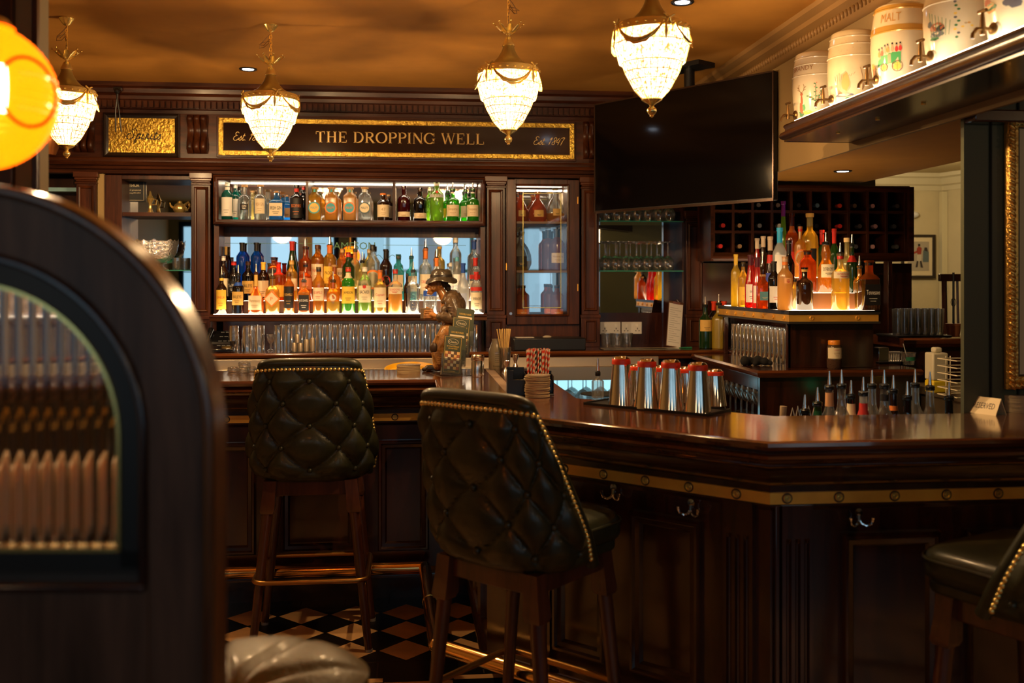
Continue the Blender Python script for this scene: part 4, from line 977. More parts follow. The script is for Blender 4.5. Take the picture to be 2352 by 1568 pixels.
def bottle(x, y, z, H, R, kind, gl, label, cap='cap', capc=BK, lab=None, fill=None, neck=None, group=None, pour=False, oval=False, rz=None, flat_=1.0):
    """lab = (z0, z1, colour, text, text colour, half angle)"""
    rz = random.uniform(-.10,.10)+math.atan2(-x,y)*.0 if rz is None else rz
    t = thing('bottle', label, 'bottle', (x,y,z), rz, group)
    sq = 5 if kind in ('sqr','short') else 0
    pf = [(r*R, h*H) for r, h in PF[kind]]; body = MB()
    if fill:
        fh, fg = fill; fh *= H; lo = [p for p in pf if p[1] < fh]; i = len(lo)
        if i < len(pf):
            a, b = pf[i-1], pf[i]; k = (fh-a[1])/(b[1]-a[1]); mid = (a[0]+(b[0]-a[0])*k, fh)
            body.mi = 0; body.lathe(lo+[mid], seg=18, sq=sq, cap=False, flat=flat_); body.mi = 1; body.lathe([mid]+pf[i:], seg=18, sq=sq, cap=False, flat=flat_)
            body.mi = 0; body.lathe([(mid[0]*.99, fh-.0005),(0,fh)], seg=18, sq=sq, cap=False, flat=flat_); body.lathe([(0,0),(pf[0][0],0)], seg=18, sq=sq, cap=False, flat=flat_)
            body.build('body', [glass(fg), glass(gl)], t, smooth=50)
        else: body.lathe(pf, seg=18, sq=sq, flat=flat_); body.build('body', glass(fg), t, smooth=50)
    else: body.lathe(pf, seg=18, sq=sq, flat=flat_); body.build('body', glass(gl), t, smooth=50)
    nr = pf[-3][0]
    if cap == 'cap': m = MB(); m.lathe([(nr*1.15,H*.90),(nr*1.18,H*.995),(nr*1.1,H*1.0),(0,H*1.0)], seg=14, cap=False); m.build('cap', paint(capc, .35), t)
    elif cap == 'foil': m = MB(); m.lathe([(nr*1.12,H*.80),(nr*1.12,H*.955),(nr*1.3,H*.96),(nr*1.3,H),(0,H)], seg=14, cap=False); m.build('foil', paint(capc, .3), t)
    elif cap == 'cork': m = MB(); m.lathe([(nr*1.35,H*.94),(nr*1.4,H*.985),(nr*1.35,H*1.0),(0,H*1.0)], seg=14, cap=False); m.build('stopper', paint(TN if capc == BK else capc, .7), t)
    if pour or cap == 'pour':
        hh = H if cap != 'pour' else H*.985
        m = MB(); m.mi = 0; m.lathe([(nr*1.1,hh-.012),(nr*1.25,hh-.010),(nr*1.2,hh-.004),(nr*1.3,hh),(nr*1.1,hh+.004),(.0075,hh+.008)], seg=12, cap=False)
        m.mi = 1; m.lathe([(.0075,hh+.006),(.0065,hh+.014),(.0050,hh+.032),(.0036,hh+.048),(.0028,hh+.056),(.0,hh+.056)], seg=10, cap=False); m.build('pourer', [pm('pourer_collar', (.02,.02,.02), .25, .3), STEEL], t)
    if neck:
        n0, n1, nc = neck; rr_ = max(r for r, h in pf if n0*H <= h or h >= n0*H) if 0 else None
        def rad(h):
            for (r0,h0),(r1,h1) in zip(pf, pf[1:]):
                if h0 <= h <= h1 and h1 > h0: return r0+(r1-r0)*(h-h0)/(h1-h0)
            return pf[-1][0]
        m = MB(); m.lathe([(rad(n0*H)+.0008,n0*H),(rad((n0+n1)/2*H)+.0008,(n0+n1)/2*H),(rad(n1*H)+.0008,n1*H)], seg=16, cap=False, flat=flat_); m.build('neck_label', paint(nc), t)
    if lab:
        z0, z1, c, txt, tc = lab[:5]; ha = lab[5] if len(lab) > 5 else 1.15
        shp = lab[6] if len(lab) > 6 else ''
        if kind in ('cog','dec'):
            rr_ = R*1.012
        else: rr_ = R+.0008
        m = MB(); m.mi = 0; h0, h1 = z0*H, z1*H
        if shp == 'round' or shp == 'diamond':
            n = 20 if shp == 'round' else 4; cz = (h0+h1)/2; hr = (h1-h0)/2
            pts = [(0,0)]+[(hr*math.cos(2*PI*i/n), hr*math.sin(2*PI*i/n)) for i in range(n)]
            fn = (lambda a, b: (a, -rr_*flat_-.001, cz+b)) if (sq or shp == 'diamond') else (lambda a, b: (rr_*math.sin(a/rr_), -rr_*math.cos(a/rr_)-.0003, cz+b))
            def ring(s0, s1):
                m.add([fn(pts[i+1][0]*s0, pts[i+1][1]*s0) for i in range(n)]+[fn(pts[i+1][0]*s1, pts[i+1][1]*s1) for i in range(n)], [(i,(i+1)%n,n+(i+1)%n,n+i) for i in range(n)])
            m.mi = 1; ring(1.0, .8); m.mi = 0; m.add([fn(p[0]*.8, p[1]*.8) for p in pts[1:]], [tuple(range(n))])
            rr2 = rr_+.0008; m.mi = 1
            if txt: m.text(txt, hr*1.15, hr*.42, (lambda a, b: (a, -rr2*flat_-.0014, cz+b)) if (sq or shp == 'diamond') else wrapf(rr2, cz))
        else:
            if sq: hw = R*.86; m.add([(-hw,-rr_-.0004,h0),(hw,-rr_-.0004,h0),(hw,-rr_-.0004,h1),(-hw,-rr_-.0004,h1)], [(0,1,2,3)])
            elif flat_ != 1: hw = R*.7; yy = -rr_*flat_-.0012; m.add([(-hw,yy,h0),(hw,yy,h0),(hw,yy,h1),(-hw,yy,h1)], [(0,1,2,3)])
            else: m.patch(rr_, -ha, ha, h0, h1)
            m.mi = 1; cz = h0+(h1-h0)*.62
            fn = (lambda a, b: (a, -rr_*flat_-.002, cz+b)) if (sq or flat_ != 1) else wrapf(rr_+.0007, cz)
            W0 = R*1.5 if (sq or flat_ != 1) else R*min(ha, 1.0)*1.55
            if txt: m.text(txt, W0, min((h1-h0)*.28, R*.5), fn)
            f2 = (lambda q: (lambda a, b: (a, -rr_*flat_-.002, q+b))) if (sq or flat_ != 1) else (lambda q: wrapf(rr_+.0007, q))
            for q, wq in ((.32,.6),(.20,.42)):                   # small print
                g_ = f2(h0+(h1-h0)*q); ww = W0*wq/2; hh_ = .0011; k = 6
                pts = [(-ww+2*ww*i/k) for i in range(k+1)]
                m.add([g_(p, -hh_) for p in pts]+[g_(p, hh_) for p in pts], [(i,i+1,k+2+i,k+1+i) for i in range(k)])
        m.build('label', [paint(c), paint(tc)], t, smooth=60)
    return t
def wrapf(r, z): return lambda a, b: (r*math.sin(a/r), -r*math.cos(a/r), z+b)
def relax(L_, lim):
    P = [list(q) for q in L_]
    def g(p): x = XU(p[0], p[2]); return x, p[2], p[4]*(x*_s+p[2]*_c)/FPX
    for it in range(60):
        mv = False
        for a in range(len(P)):
            for b in range(a+1, len(P)):
                xa, ya, ra = g(P[a]); xb, yb, rb = g(P[b])
                if math.hypot(xa-xb, ya-yb) < ra+rb+.001:
                    lo, hi = (P[a], P[b]) if ya <= yb else (P[b], P[a]); lo[2] = max(lim[0]+.03, lo[2]-.004); hi[2] = min(lim[1]-.03, hi[2]+.004); mv = True
        if not mv: break
    return P
def B(u, vt, Y, Z, R, kind, gl, label, **k):
    x = XU(u, Y); H = ZV(vt, x, Y)-Z
    return bottle(x, Y, Z, H, R*(x*_s+Y*_c)/FPX, kind, gl, label, **k)
# --- upper case
Y0, Z0, g = 6.30, UZ, 'bottles in the upper display case'; Yb = 6.40; Zu = UZ+.0005
U_ = [
 (522,419,Y0,13,'tall','teal','teal gin bottle with a silver and black wraparound label, far left of the upper case',dict(cap='cap',capc=WH,lab=(.10,.60,WH,'',BK),neck=(.80,.88,WH))),
 (541,424,Yb,12,'tall','teal','teal gin bottle half hidden beside the far left one in the upper case',dict(cap='cap',capc=WH,lab=(.10,.60,WH,'',BK))),
 (562,425,Y0,15,'bulb','clear','clear square shouldered gin bottle with a wooden stopper in the upper case',dict(cap='cork',fill=(.30,'clear'),lab=(.28,.46,BK,'GIN',WH,.6))),
 (580,438,Yb,10,'std','pale','slim pale gin bottle standing back between two clear ones in the upper case',dict(cap='cork')),
 (598,424,Y0,15,'bulb','clear','clear gin bottle with an arched cream label left of the blue bottle',dict(cap='cork',lab=(.18,.60,CR,'IRISH GIN',TN,.8))),
 (636,439,Y0,17,'sqr','sky','bright blue square gin bottle with a cream label in the upper case',dict(cap='cork',lab=(.14,.58,CR,'IRISH GIN',BK))),
 (660,448,Yb,12,'sqr','sky','blue gin bottle half hidden behind the bright blue square one',dict(cap='cork',lab=(.14,.5,TN,'',BK))),
 (681,425,Y0,15,'wide','black','black gin bottle with a red neck at the right of the first bay',dict(cap='cap',capc=BK,neck=(.80,.92,RD),lab=(.06,.62,BK,'BROCKMANS',OR))),
 (697,428,Yb,9,'tall','black','black bottle with a red cap behind the bay divider of the upper case',dict(cap='cap',capc=RD)),
 (723,430,Y0,15,'short','gold','clear gin bottle with golden liquid and a teal round label',dict(cap='cork',lab=(.20,.55,(.9,.55,.1),'MALFY',(.03,.38,.45),1,'round'),neck=(.85,.94,(.05,.4,.45)))),
 (762,430,Y0,15,'short','orange','orange frosted gin bottle with a teal round label, left one of the two',dict(cap='cork',lab=(.20,.55,(.05,.38,.45),'MALFY',OR,1,'round'),neck=(.85,.94,(.05,.4,.45)))),
 (804,430,Y0,15,'short','peach','pale orange frosted gin bottle with a teal round label, right one of the two',dict(cap='cork',lab=(.20,.55,(.05,.38,.45),'MALFY',OR,1,'round'),neck=(.85,.94,(.05,.4,.45)))),
 (838,430,Y0,15,'short','clear','clear gin bottle with a dark ring shaped round label',dict(cap='cork',lab=(.20,.55,CR,'MALFY',(.05,.10,.12),1,'round'),neck=(.85,.94,WH))),
 (880,444,Y0,14,'std','brown','small dark gin bottle with a stamp like cream label before the second divider',dict(cap='cork',capc=OR,lab=(.14,.58,CR,'47',TN))),
 (893,447,Yb,9,'std','brown','small dark gin bottle behind the one with the stamp like label',dict(cap='cork',lab=(.14,.58,CR,'',TN))),
 (928,427,Y0,15,'wide','dkred','deep purple gin bottle with a cream band near its base',dict(cap='cap',capc=(.06,.01,.02),lab=(.12,.26,CR,'',TN))),
 (965,432,Y0,15,'wide','black','matt black gin bottle with a cream band near its base',dict(cap='cap',capc=(.05,.02,.01),lab=(.08,.24,CR,'GIN',TN))),
 (987,430,Yb,10,'tall','lime','yellow green bottle half hidden left of the ribbed green one',dict(cap='cap',capc=WH)),
 (1003,418,Y0,16,'tall','lime','ribbed light green gin bottle with a silver collar and red seal',dict(cap='cap',capc=(.5,.45,.35),neck=(.60,.68,(.5,.48,.42)),lab=(.70,.77,RD,'',RD,.35,'round'))),
 (1040,434,Y0,15,'wide','green','left one of the two front green gin bottles with pourers in the upper case',dict(cap='cap',pour=True,lab=(.15,.50,CR,'Tanqueray',TN),neck=(.86,.95,WH))),
 (1028,440,Yb,11,'wide','green','green bottle standing back between the ribbed one and the first one with a pourer',dict(cap='cap',pour=True,lab=(.15,.45,YL,'',TN))),
 (1086,434,Y0,14,'wide','green','green gin bottle with pourer and red seal at the far right of the upper case',dict(cap='cap',pour=True,lab=(.15,.50,CR,'Tanqueray',TN),neck=(.86,.95,WH))),
 (1069,437,Yb,12,'wide','green','green gin bottle standing back between the two with pourers',dict(cap='cap',pour=True,lab=(.15,.50,CR,'',TN))),
]
for u, vt, Y, _z, R, kd, gl, lb, k in relax([(u,vt,Y,0,R,a,b_,c_,d_) for u,vt,Y,R,a,b_,c_,d_ in U_], (YF+.01,YM-.002)): B(u, vt, Y, Zu, R, kd, gl, lb, group=g, **k)
for u in (1040, 1086, 1069):                                   # red seals
    pass
# --- lower shelf, three tiers
A0, A1, A2 = (6.205, SZ+.0015), (6.325, SZ+ST+.002), (6.425, SZ+2*ST+.003); g = 'spirit bottles on the lower shelf'
Lw = [
 (509,632,A0,12,'std','brown','dark coffee liqueur bottle with a yellow label, far left of the front row',dict(cap='pour',lab=(.12,.62,YL,'KAHLUA',RD),neck=(.86,.93,YL))),
 (547,628,A0,13.5,'std','black','black cream liqueur bottle with pourer and oval landscape label in the front row',dict(cap='pour',lab=(.22,.55,GD,'BAILEYS',BK),neck=(.7,.78,BL))),
 (588,625,A0,18,'cog','cognac','squat cognac bottle with a long gold foil neck in the front row',dict(cap='pour',neck=(.66,.94,GD),lab=(.10,.44,CR,'Hennessy',TN,.95))),
 (626,634,A0,16,'bulb','gold','amber whiskey bottle with a diamond shaped orange and white label',dict(cap='pour',lab=(.18,.62,CR,'P',OR,1,'diamond'))),
 (664,625,A0,12,'tall','amber','whiskey bottle with an arched black label in the front row',dict(cap='cap',capc=(.10,.03,.01),lab=(.14,.66,BK,'BUSHMILLS',GD),fill=(.62,'amber'))),
 (698,643,A0,13.5,'sqr','gold','small square whiskey bottle with a black label in the front row',dict(cap='pour',lab=(.10,.56,BK,'JACK DANIELS',WH),fill=(.3,'cognac'))),
 (732,613,A0,13,'tall','gold','golden whiskey bottle with a white label and red ring in the front row',dict(cap='cap',capc=BK,lab=(.28,.56,CR,'BUSHMILLS',RD),fill=(.60,'amber'))),
 (765,643,A0,15,'bulb','amber','rounded whiskey bottle with a small round label and pourer in the front row',dict(cap='pour',lab=(.36,.60,CR,'',TN,.6,'round'),fill=(.36,'gold'))),
 (800,613,A0,15,'tall','green','bright green whiskey bottle with a yellow label in the front row',dict(cap='cap',capc=RD,lab=(.22,.58,YL,'JAMESON',BK,1.3),neck=(.76,.88,CR))),
 (838,613,A0,15,'tall','clear','clear rum bottle with a white label and red seal in the front row',dict(cap='cap',capc=WH,lab=(.24,.60,CR,'BACARDI',BK,1.1),fill=(.5,'lime'))),
 (873,620,A0,14,'wide','pale','golden rum bottle with a white label and orange cap in the front row',dict(cap='foil',capc=OR,lab=(.14,.60,CR,'Captain',RD,1.2),fill=(.6,'gold'))),
 (908,618,A0,16,'wide','clear','clear gin bottle with orange lower half and white label in the front row',dict(cap='cap',capc=RD,lab=(.44,.60,CR,'GORDONS',RD,1.3),fill=(.44,'orange'))),
 (949,620,A0,14,'wide','clear','clear flat shouldered bottle with upright dark lettering in the front row',dict(cap='pour',lab=None)),
 (988,640,A0,16,'wide','clear','cut glass clear bottle half hidden behind the bronze figure',dict(cap='cap',capc=WH,lab=(.50,.66,BL,'',WH))),
 (1064,604,A0,13.5,'grey','frost','frosted vodka bottle with a blue neck at the right of the front row',dict(cap='foil',capc=BL,lab=(.14,.40,(.45,.5,.65),'',BL,.6))),
 (1094,624,A0,13,'tall','clear','clear vodka bottle with a red neck at the far right of the front row',dict(cap='foil',capc=RD,lab=(.10,.50,CR,'SMIRNOFF',BK,1.3),neck=(.54,.63,RD))),
 (513,588,A1,12,'std','brown','dark bottle with a white cap standing back at the far left of the crowd',dict(cap='cap',capc=WH,lab=(.1,.5,CR,'',TN))),
 (537,600,A1,14,'std','black','black liqueur bottle with red lettering in the second row',dict(cap='cap',capc=RD,lab=(.2,.5,BK,'Tia Maria',WH))),
 (570,600,A1,14,'std','black','black cream liqueur bottle with oval label in the second row',dict(cap='cap',capc=(.05,.02,.01),lab=(.18,.50,GD,'BAILEYS',BK))),
 (605,602,A1,13,'std','brown','dark port bottle with a yellow neck and cream label in the second row',dict(cap='foil',capc=YL,lab=(.1,.52,CR,'',BK))),
 (640,602,A1,14,'wide','cognac','bourbon bottle with a red wax neck in the second row',dict(cap='foil',capc=(.85,.03,.01),lab=(.1,.4,YL,'',TN),neck=(.68,.8,(.85,.03,.01)))),
 (670,598,A1,13,'tall','gold','golden whiskey bottle with a gold cap in the second row',dict(cap='cap',capc=GD,lab=(.25,.55,CR,'BUSHMILLS',TN))),
 (702,604,A1,15,'wide','cognac','broad copper coloured whiskey bottle in the second row behind the small square one',dict(cap='cap',capc=BK,lab=(.3,.6,(.6,.2,.08),'',CR))),
 (768,608,A1,14,'bulb','amber','round amber whiskey bottle in the second row behind the rounded one',dict(cap='cork',lab=(.3,.5,CR,'',GD,.5,'round'))),
 (800,579,A1,14,'tall','dkgreen','dark green whiskey bottle with red cap in the second row behind the bright green one',dict(cap='cap',capc=RD,lab=(.15,.45,YL,'JAMESON',BK,1.3))),
 (832,598,A1,13,'tall','pale','pale rum bottle with pourer in the second row',dict(cap='pour',lab=(.2,.5,CR,'BACARDI',BK))),
 (856,562,A1,15,'tall','clear','clear bottle with a dark cap and oval orange label in the second row',dict(cap='cap',capc=BK,lab=(.20,.55,CR,'',OR,.9,'round'))),
 (886,572,A1,13,'tall','brown','dark rum bottle with a red round label in the second row',dict(cap='foil',capc=BK,lab=(.25,.5,RD,'Club',BK,.9,'round'))),
 (915,584,A1,13,'sqr','aqua','pale blue square gin bottle in the second row',dict(cap='cap',capc=BK,lab=(.2,.55,CR,'',TN))),
 (945,588,A1,13,'wide','aqua','pale teal bottle with pourer in the second row',dict(cap='pour',lab=(.2,.55,CR,'',TN))),
 (978,570,A1,14,'wide','clear','clear tequila bottle with bold red letters and an orange neck in the second row',dict(cap='foil',capc=OR,pour=True,lab=(.12,.50,CR,'CORAZON',RD,1.1))),
 (935,628,(6.242,SZ+.0015),8,'std','brown','narrow dark bottle squeezed beside the bottle with upright lettering',dict(cap='cap',capc=BK)),
 (1003,592,A1,11,'std','clear','clear bottle with an orange neck behind the bronze figure',dict(cap='foil',capc=OR,pour=True)),
 (1035,603,A1,11,'std','clear','short clear bottle with a blue lettered label right of the bronze figure',dict(cap='cap',capc=WH,lab=(.1,.5,WH,'GOLD',BL))),
 (1092,592,A1,13,'tall','clear','clear vodka bottle with a red neck standing one step back at the far right',dict(cap='foil',capc=RD,lab=(.1,.45,CR,'SMIRNOFF',RD),neck=(.5,.6,RD))),
 (1050,590,A1,12,'grey','frost','frosted white vodka bottle with blue collar standing one step back',dict(cap='cap',capc=(.1,.45,.6),lab=(.2,.6,WH,'',BL))),
 (519,566,A2,8,'std','brown','slender dark bottle with a long gold foil at the back left',dict(cap='foil',capc=GD)),
 (556,557,A2,13,'tall','blue','tall cobalt blue bottle with a black neck, left one of the blue pair',dict(cap='foil',capc=BK)),
 (589,557,A2,13,'tall','blue','tall cobalt blue bottle with a black neck, right one of the blue pair',dict(cap='foil',capc=BK)),
 (628,590,A2,13,'sqr','cognac','square bottle with a black box cap in the back row',dict(cap='cap',capc=BK,lab=(.1,.6,BK,'RESERVE',CR))),
 (671,554,A2,12,'slim','dkgreen','tall dark green bottle with a red foil neck in the back row',dict(cap='foil',capc=RD)),
 (701,566,A2,14,'wide','cognac','reddish whiskey bottle with a dark cap in the back row',dict(cap='pour',lab=(.1,.4,(.5,.15,.05),'',CR))),
 (729,562,A2,14,'tall','amber','scotch bottle with a cream label and red script in the back row',dict(cap='cap',capc=(.10,.03,.01),lab=(.15,.55,CR,'FAMOUS',RD))),
 (757,563,A2,14,'tall','gold','golden whiskey bottle with an orange neck and pourer in the back row',dict(cap='foil',capc=OR,pour=True,lab=(.10,.5,YL,'PADDY',BK))),
 (786,571,A2,12,'tall','amber','golden whiskey bottle with cream label in the back row behind the green one',dict(cap='cap',capc=GD,lab=(.15,.5,CR,'BUSHMILLS',BK))),
 (815,572,A2,11,'bulb','pale','pale bottle with pourer in the back row',dict(cap='pour')),
 (848,572,A2,12,'tall','pale','pale bottle with a cream cap in the back row',dict(cap='cap',capc=CR)),
 (915,588,A2,11,'tall','aqua','teal bottle with a silver neck in the back row',dict(cap='cap',capc=STEEL and (.5,.5,.5))),
 (1010,566,A2,12,'wide','pale','pale bottle with cork and yellow label in the back row above the bronze figure',dict(cap='cork',capc=GD,lab=(.1,.4,YL,'Titos',BK))),
 (1047,546,A2,13,'tall','clear','tall clear bottle at the back right of the lower shelf',dict(cap='cap',capc=WH)),
 (1089,550,A2,14,'wide','clear','clear bottle with a blue and white neck at the back right corner',dict(cap='foil',capc=BL)),
]
for u, vt, (Y, Z), R, kd, gl, lb, k in Lw:
    o = B(u, vt, Y, Z, R, kd, gl, lb, group=g, rz=0 if u in (949,626) else None, **k)
    if u == 949:
        m = MB(); r_ = 14*6.25/FPX+.001; m.T = Matrix.Rotation(-PI/2,4,'Y') if 0 else Matrix.Identity(4)
        vs, fs, (bw, bh) = textmesh('DINGLE'); L_ = .105; k_ = L_/bw
        m.add([wrapf(r_, .075)((y-bh/2)*k_*1.3, -(x-bw/2)*k_) for x, y in vs], fs); m.build('lettering', paint((.02,.05,.15)), o)
    if u == 838:
        m = MB(); m.lathe([(0,0),(.011,0)], seg=16, cap=False); 
        for i in range(len(m.v)): x, y, z = m.v[i]; m.v[i] = (x, -14*6.3/FPX-.0032, .165+y)
        m.build('seal', paint(RD), o)
    if kd == 'sqr' and u == 628: pass
# disc pendants engraved on the shelf ends
# --- glazed cabinet
gC = 'brandy bottles in the glazed cabinet'
zC0, zC1, zC2 = gb+.0005, D2+.0005, D1+.0005
for u, vt, Y, Z, R, kd, gl, lb, k in [
 (1235,440,6.37,zC2,22,'dec','cognac','wide dark brandy decanter with an oval label on the top shelf of the glazed cabinet',dict(cap='cork',capc=GD,lab=(.16,.38,GD,'',BK,.5))),
 (1275,432,6.37,zC2,22,'dec','clear','wide clear brandy decanter a third full on the top shelf of the glazed cabinet',dict(cap='cork',capc=GD,fill=(.25,'amber'),lab=(.18,.38,GD,'',BK,.45))),
 (1196,440,6.40,zC2,18,'dec','cognac','brandy decanter at the left of the top shelf of the glazed cabinet',dict(cap='cap',lab=(.18,.38,GD,'',BK,.45))),
 (1197,532,6.38,zC1,24,'dec','clear','rounded bottle a quarter full at the left of the middle shelf of the glazed cabinet',dict(cap='cap',fill=(.24,'gold'),lab=(.10,.36,BK,'',GD,.5))),
 (1259,528,6.41,zC1,15,'std','cognac','tall brandy bottle standing back on the middle shelf of the glazed cabinet',dict(cap='foil',capc=BK)),
 (1279,526,6.34,zC1,18,'std','cognac','tall brandy bottle with a cream label on the middle shelf of the glazed cabinet',dict(cap='foil',capc=BK,lab=(.18,.42,CR,'Hennessy',TN,.9))),
 (1188,655,6.40,zC0,10,'std','cognac','small cognac bottle half hidden by the left stile of the glazed door',dict(cap='cap',lab=(.0,.16,OR,'',CR))),
 (1201,655,6.35,zC0,15,'std','cognac','small cognac bottle with an orange band at the left of the bottom shelf',dict(cap='cap',lab=(.0,.17,OR,'VS',CR,1.2))),
 (1262,652,6.41,zC0,13,'std','cognac','small cognac bottle standing back at the right of the bottom shelf',dict(cap='cap',lab=(.0,.17,OR,'',CR,1.2))),
 (1279,655,6.34,zC0,15,'std','cognac','small cognac bottle with an orange band at the right of the bottom shelf',dict(cap='cap',lab=(.0,.17,OR,'VS',CR,1.2))),
]: B(u, vt, Y, Z, R, kd, gl, lb, group=gC, **k)
# --- island bottles
gI = 'bottles on the lit island display'
zi = SLZ+.0005; zj = SLZ+.087; zk = SLZ+.167
Is = [
 (1690,584,5.62,zi,11,'std','yellow','clear rum bottle with yellow cap at the far left of the island display',dict(cap='foil',capc=YL,fill=None)),
 (1707,602,5.50,zi,12,'std','gold','amber tequila bottle with dark cap second from the left on the island display',dict(cap='cap',lab=(.15,.45,YL,'',TN))),
 (1724,585,5.38,zi,13,'slim','red','red syrup like liqueur bottle with a dark cap on the island display',dict(cap='foil',capc=(.08,.01,.02),lab=(.10,.44,WH,'ols',BK))),
 (1740,590,5.26,zi,12,'slim','pink','pink red liqueur bottle with a white label beside the red one',dict(cap='foil',capc=(.08,.01,.02),lab=(.10,.44,WH,'ols',BL))),
 (1739,547,5.72,zi,10,'slim','red','tall red liqueur bottle with silver cap at the back left of the island',dict(cap='foil',capc=(.6,.45,.3))),
 (1753,542,5.60,zi,11,'slim','brown','tall dark liqueur bottle with a silver cap at the back left of the island display',dict(cap='foil',capc=(.6,.45,.3))),
 (1769,543,5.48,zi,12,'slim','brown','tall liqueur bottle with silver cap, red collar and blue label on the island display',dict(cap='foil',capc=(.6,.45,.3),lab=(.2,.48,(.03,.05,.25),'LS',WH),neck=(.62,.74,RD))),
 (1752,630,5.10,zi,13,'short','cognac','short liqueur bottle with a broad black stopper on the island display',dict(cap='cork',capc=BK,lab=(.25,.5,(.15,.35,.4),'',CR))),
 (1778,600,5.02,zi,14,'std','black','black liqueur bottle with a red and white label left of the peach one',dict(cap='foil',capc=BK,lab=(.14,.48,(.7,.65,.6),'',RD))),
 (1803,589,4.87,zi,17,'std','peach','frosted peach coloured liqueur bottle at the front corner of the island display',dict(cap='cap',capc=(.6,.4,.25),neck=(.84,.90,OR),lab=(.50,.60,(1,.50,.2),'ERS',RD,.5))),
 (1791,523,5.28,zj,16,'tall','frost','white and clear vodka bottle with a bright blue cap on the island display',dict(cap='foil',capc=(.03,.45,.80),lab=(.12,.66,WH,'',BL))),
 (1799,462,5.55,zk,10,'slim','lime','tallest slim yellow green bottle with a purple cap on the island display',dict(cap='foil',capc=(.20,.02,.25))),
 (1819,490,5.40,zk,15,'wide','cognac','amber red rum bottle with orange collar near the top of the island display',dict(cap='foil',capc=(.08,.01,.01),neck=(.70,.80,OR),lab=(.10,.4,RD,'',YL))),
 (1812,552,5.12,zj,13,'std','black','black bottle behind the peach coloured one on the island display',dict(cap='foil',capc=BK)),
 (1838,520,5.25,zj,13,'wide','orange','orange bottle with an oval white label between the rum and the big golden bottle',dict(cap='cap',capc=RD,lab=(.2,.55,CR,'',OR,.8,'round'))),
 (1860,490,5.30,zk,19,'bulb','pale','big golden bottle with a gold cap and black and cream label crowning the island display',dict(cap='cork',capc=GD,lab=(.05,.45,BK,'',CR,.4),fill=(.8,'gold'))),
 (1855,575,5.08,zj,17,'short','cognac','red brown bottle below the big golden one on the island display',dict(cap='cap',capc=BK)),
 (1848,614,4.90,zi,19,'wide','brown','dark whiskey decanter at the middle front of the island display',dict(cap='cap',capc=GD)),
 (1826,640,5.05,zi,10,'std','gold','golden bottle showing between the peach bottle and the dark decanter',dict(cap='cap')),
 (1871,610,5.06,zj-.04,9,'std','red','slim red bottle behind the dark decanter with a white strip label',dict(cap='cap',lab=(.1,.5,WH,'',BK,.5))) if 0 else
 (1888,528,5.45,zj,12,'tall','dkgreen','left one of two dark green red capped liqueur bottles on the island',dict(cap='foil',capc=RD)),
 (1916,525,5.40,zj,12,'tall','dkgreen','right one of two dark green red capped liqueur bottles on the island',dict(cap='foil',capc=RD,lab=(.1,.4,YL,'',BK))),
 (1897,556,5.02,zj,18,'goose','amber','amber bottle with a bulging neck and pourer on the island step',dict(cap='pour',lab=(.30,.56,CR,'SOUTHERN COMFORT',BK,1.0))),
 (1930,582,4.86,zi,20,'wide','pale','orange gin bottle with a cream label at the right front of the island',dict(cap='cap',capc=RD,pour=True,lab=(.56,.68,CR,'GORDONS',RD,1.2),fill=(.56,'gold'))),
 (1945,546,5.10,zj,16,'wide','pale','clear yellow bottle with a pale trigger shaped cap behind the gin bottle',dict(cap='cork',capc=(.9,.65,.3))),
 (1957,560,5.22,zj,13,'tall','dkgreen','green bottle with a red collar and pourer at the right of the island display',dict(cap='pour',neck=(.72,.82,RD))),
 (1974,610,4.98,zi,14,'wide','amber','amber whiskey bottle with pourer second from the right on the island display',dict(cap='pour')),
 (1996,598,4.87,zi,21,'sqr','cognac','square whiskey bottle with a black label at the right end of the island display',dict(cap='cap',lab=(.10,.52,BK,'Tennessee',WH),fill=(.62,'brown'))),
]
def isl_z(x, y):
    if BX0+.20 < x < BX1-.1 and BY0+.27 < y < BY1-.2: return zk
    if BX0+.15 < x < BX1-.05 and BY0+.10 < y < BY1-.1: return zj
    return zi
for u, vt, Y, Z, R, kd, gl, lb, k in relax(Is, (BY0-.01,BY1+.03)):
    x = XU(u, Y); r_ = R*(x*_s+Y*_c)/FPX
    while x+r_ > BX1+.012 and Y > BY0-.01: Y -= .02; x = XU(u, Y)
    for e in (BY0+.10, BY0+.27):                                # keep off the edges of the steps
        if x > BX0+.15-r_ and abs(Y-e) < r_: Y = e+r_+.001 if Y > e else e-r_-.001
    x = XU(u, Y); Z = isl_z(x, Y)
    B(u, vt, Y, Z, R, kd, gl, lb, group=gI, **k)
# --- two bottles left of the island box
B(1620, 700, 6.03, CZ+.0005, 15, 'std', 'dkgreen', 'dark green bottle with pourer beside the yellow juice bottle', cap='pour', lab=(.40,.66,GD,'',BK), group='bottles beside the island')
B(1651, 695, 6.00, CZ+.0005, 16, 'std', 'yellow', 'clear bottle of yellow juice with pourer beside the island display', cap='pour', group='bottles beside the island')
for i, u in enumerate((1640, 1663)):
    x = XU(u, 6.2); bottle(x, 6.2, CZ, .29, .04, 'std', 'black', 'dark bottle with a red foil neck in the shade behind the yellow juice bottle', cap='foil', capc=(.8,.05,.01), group='red necked bottles in the shade')
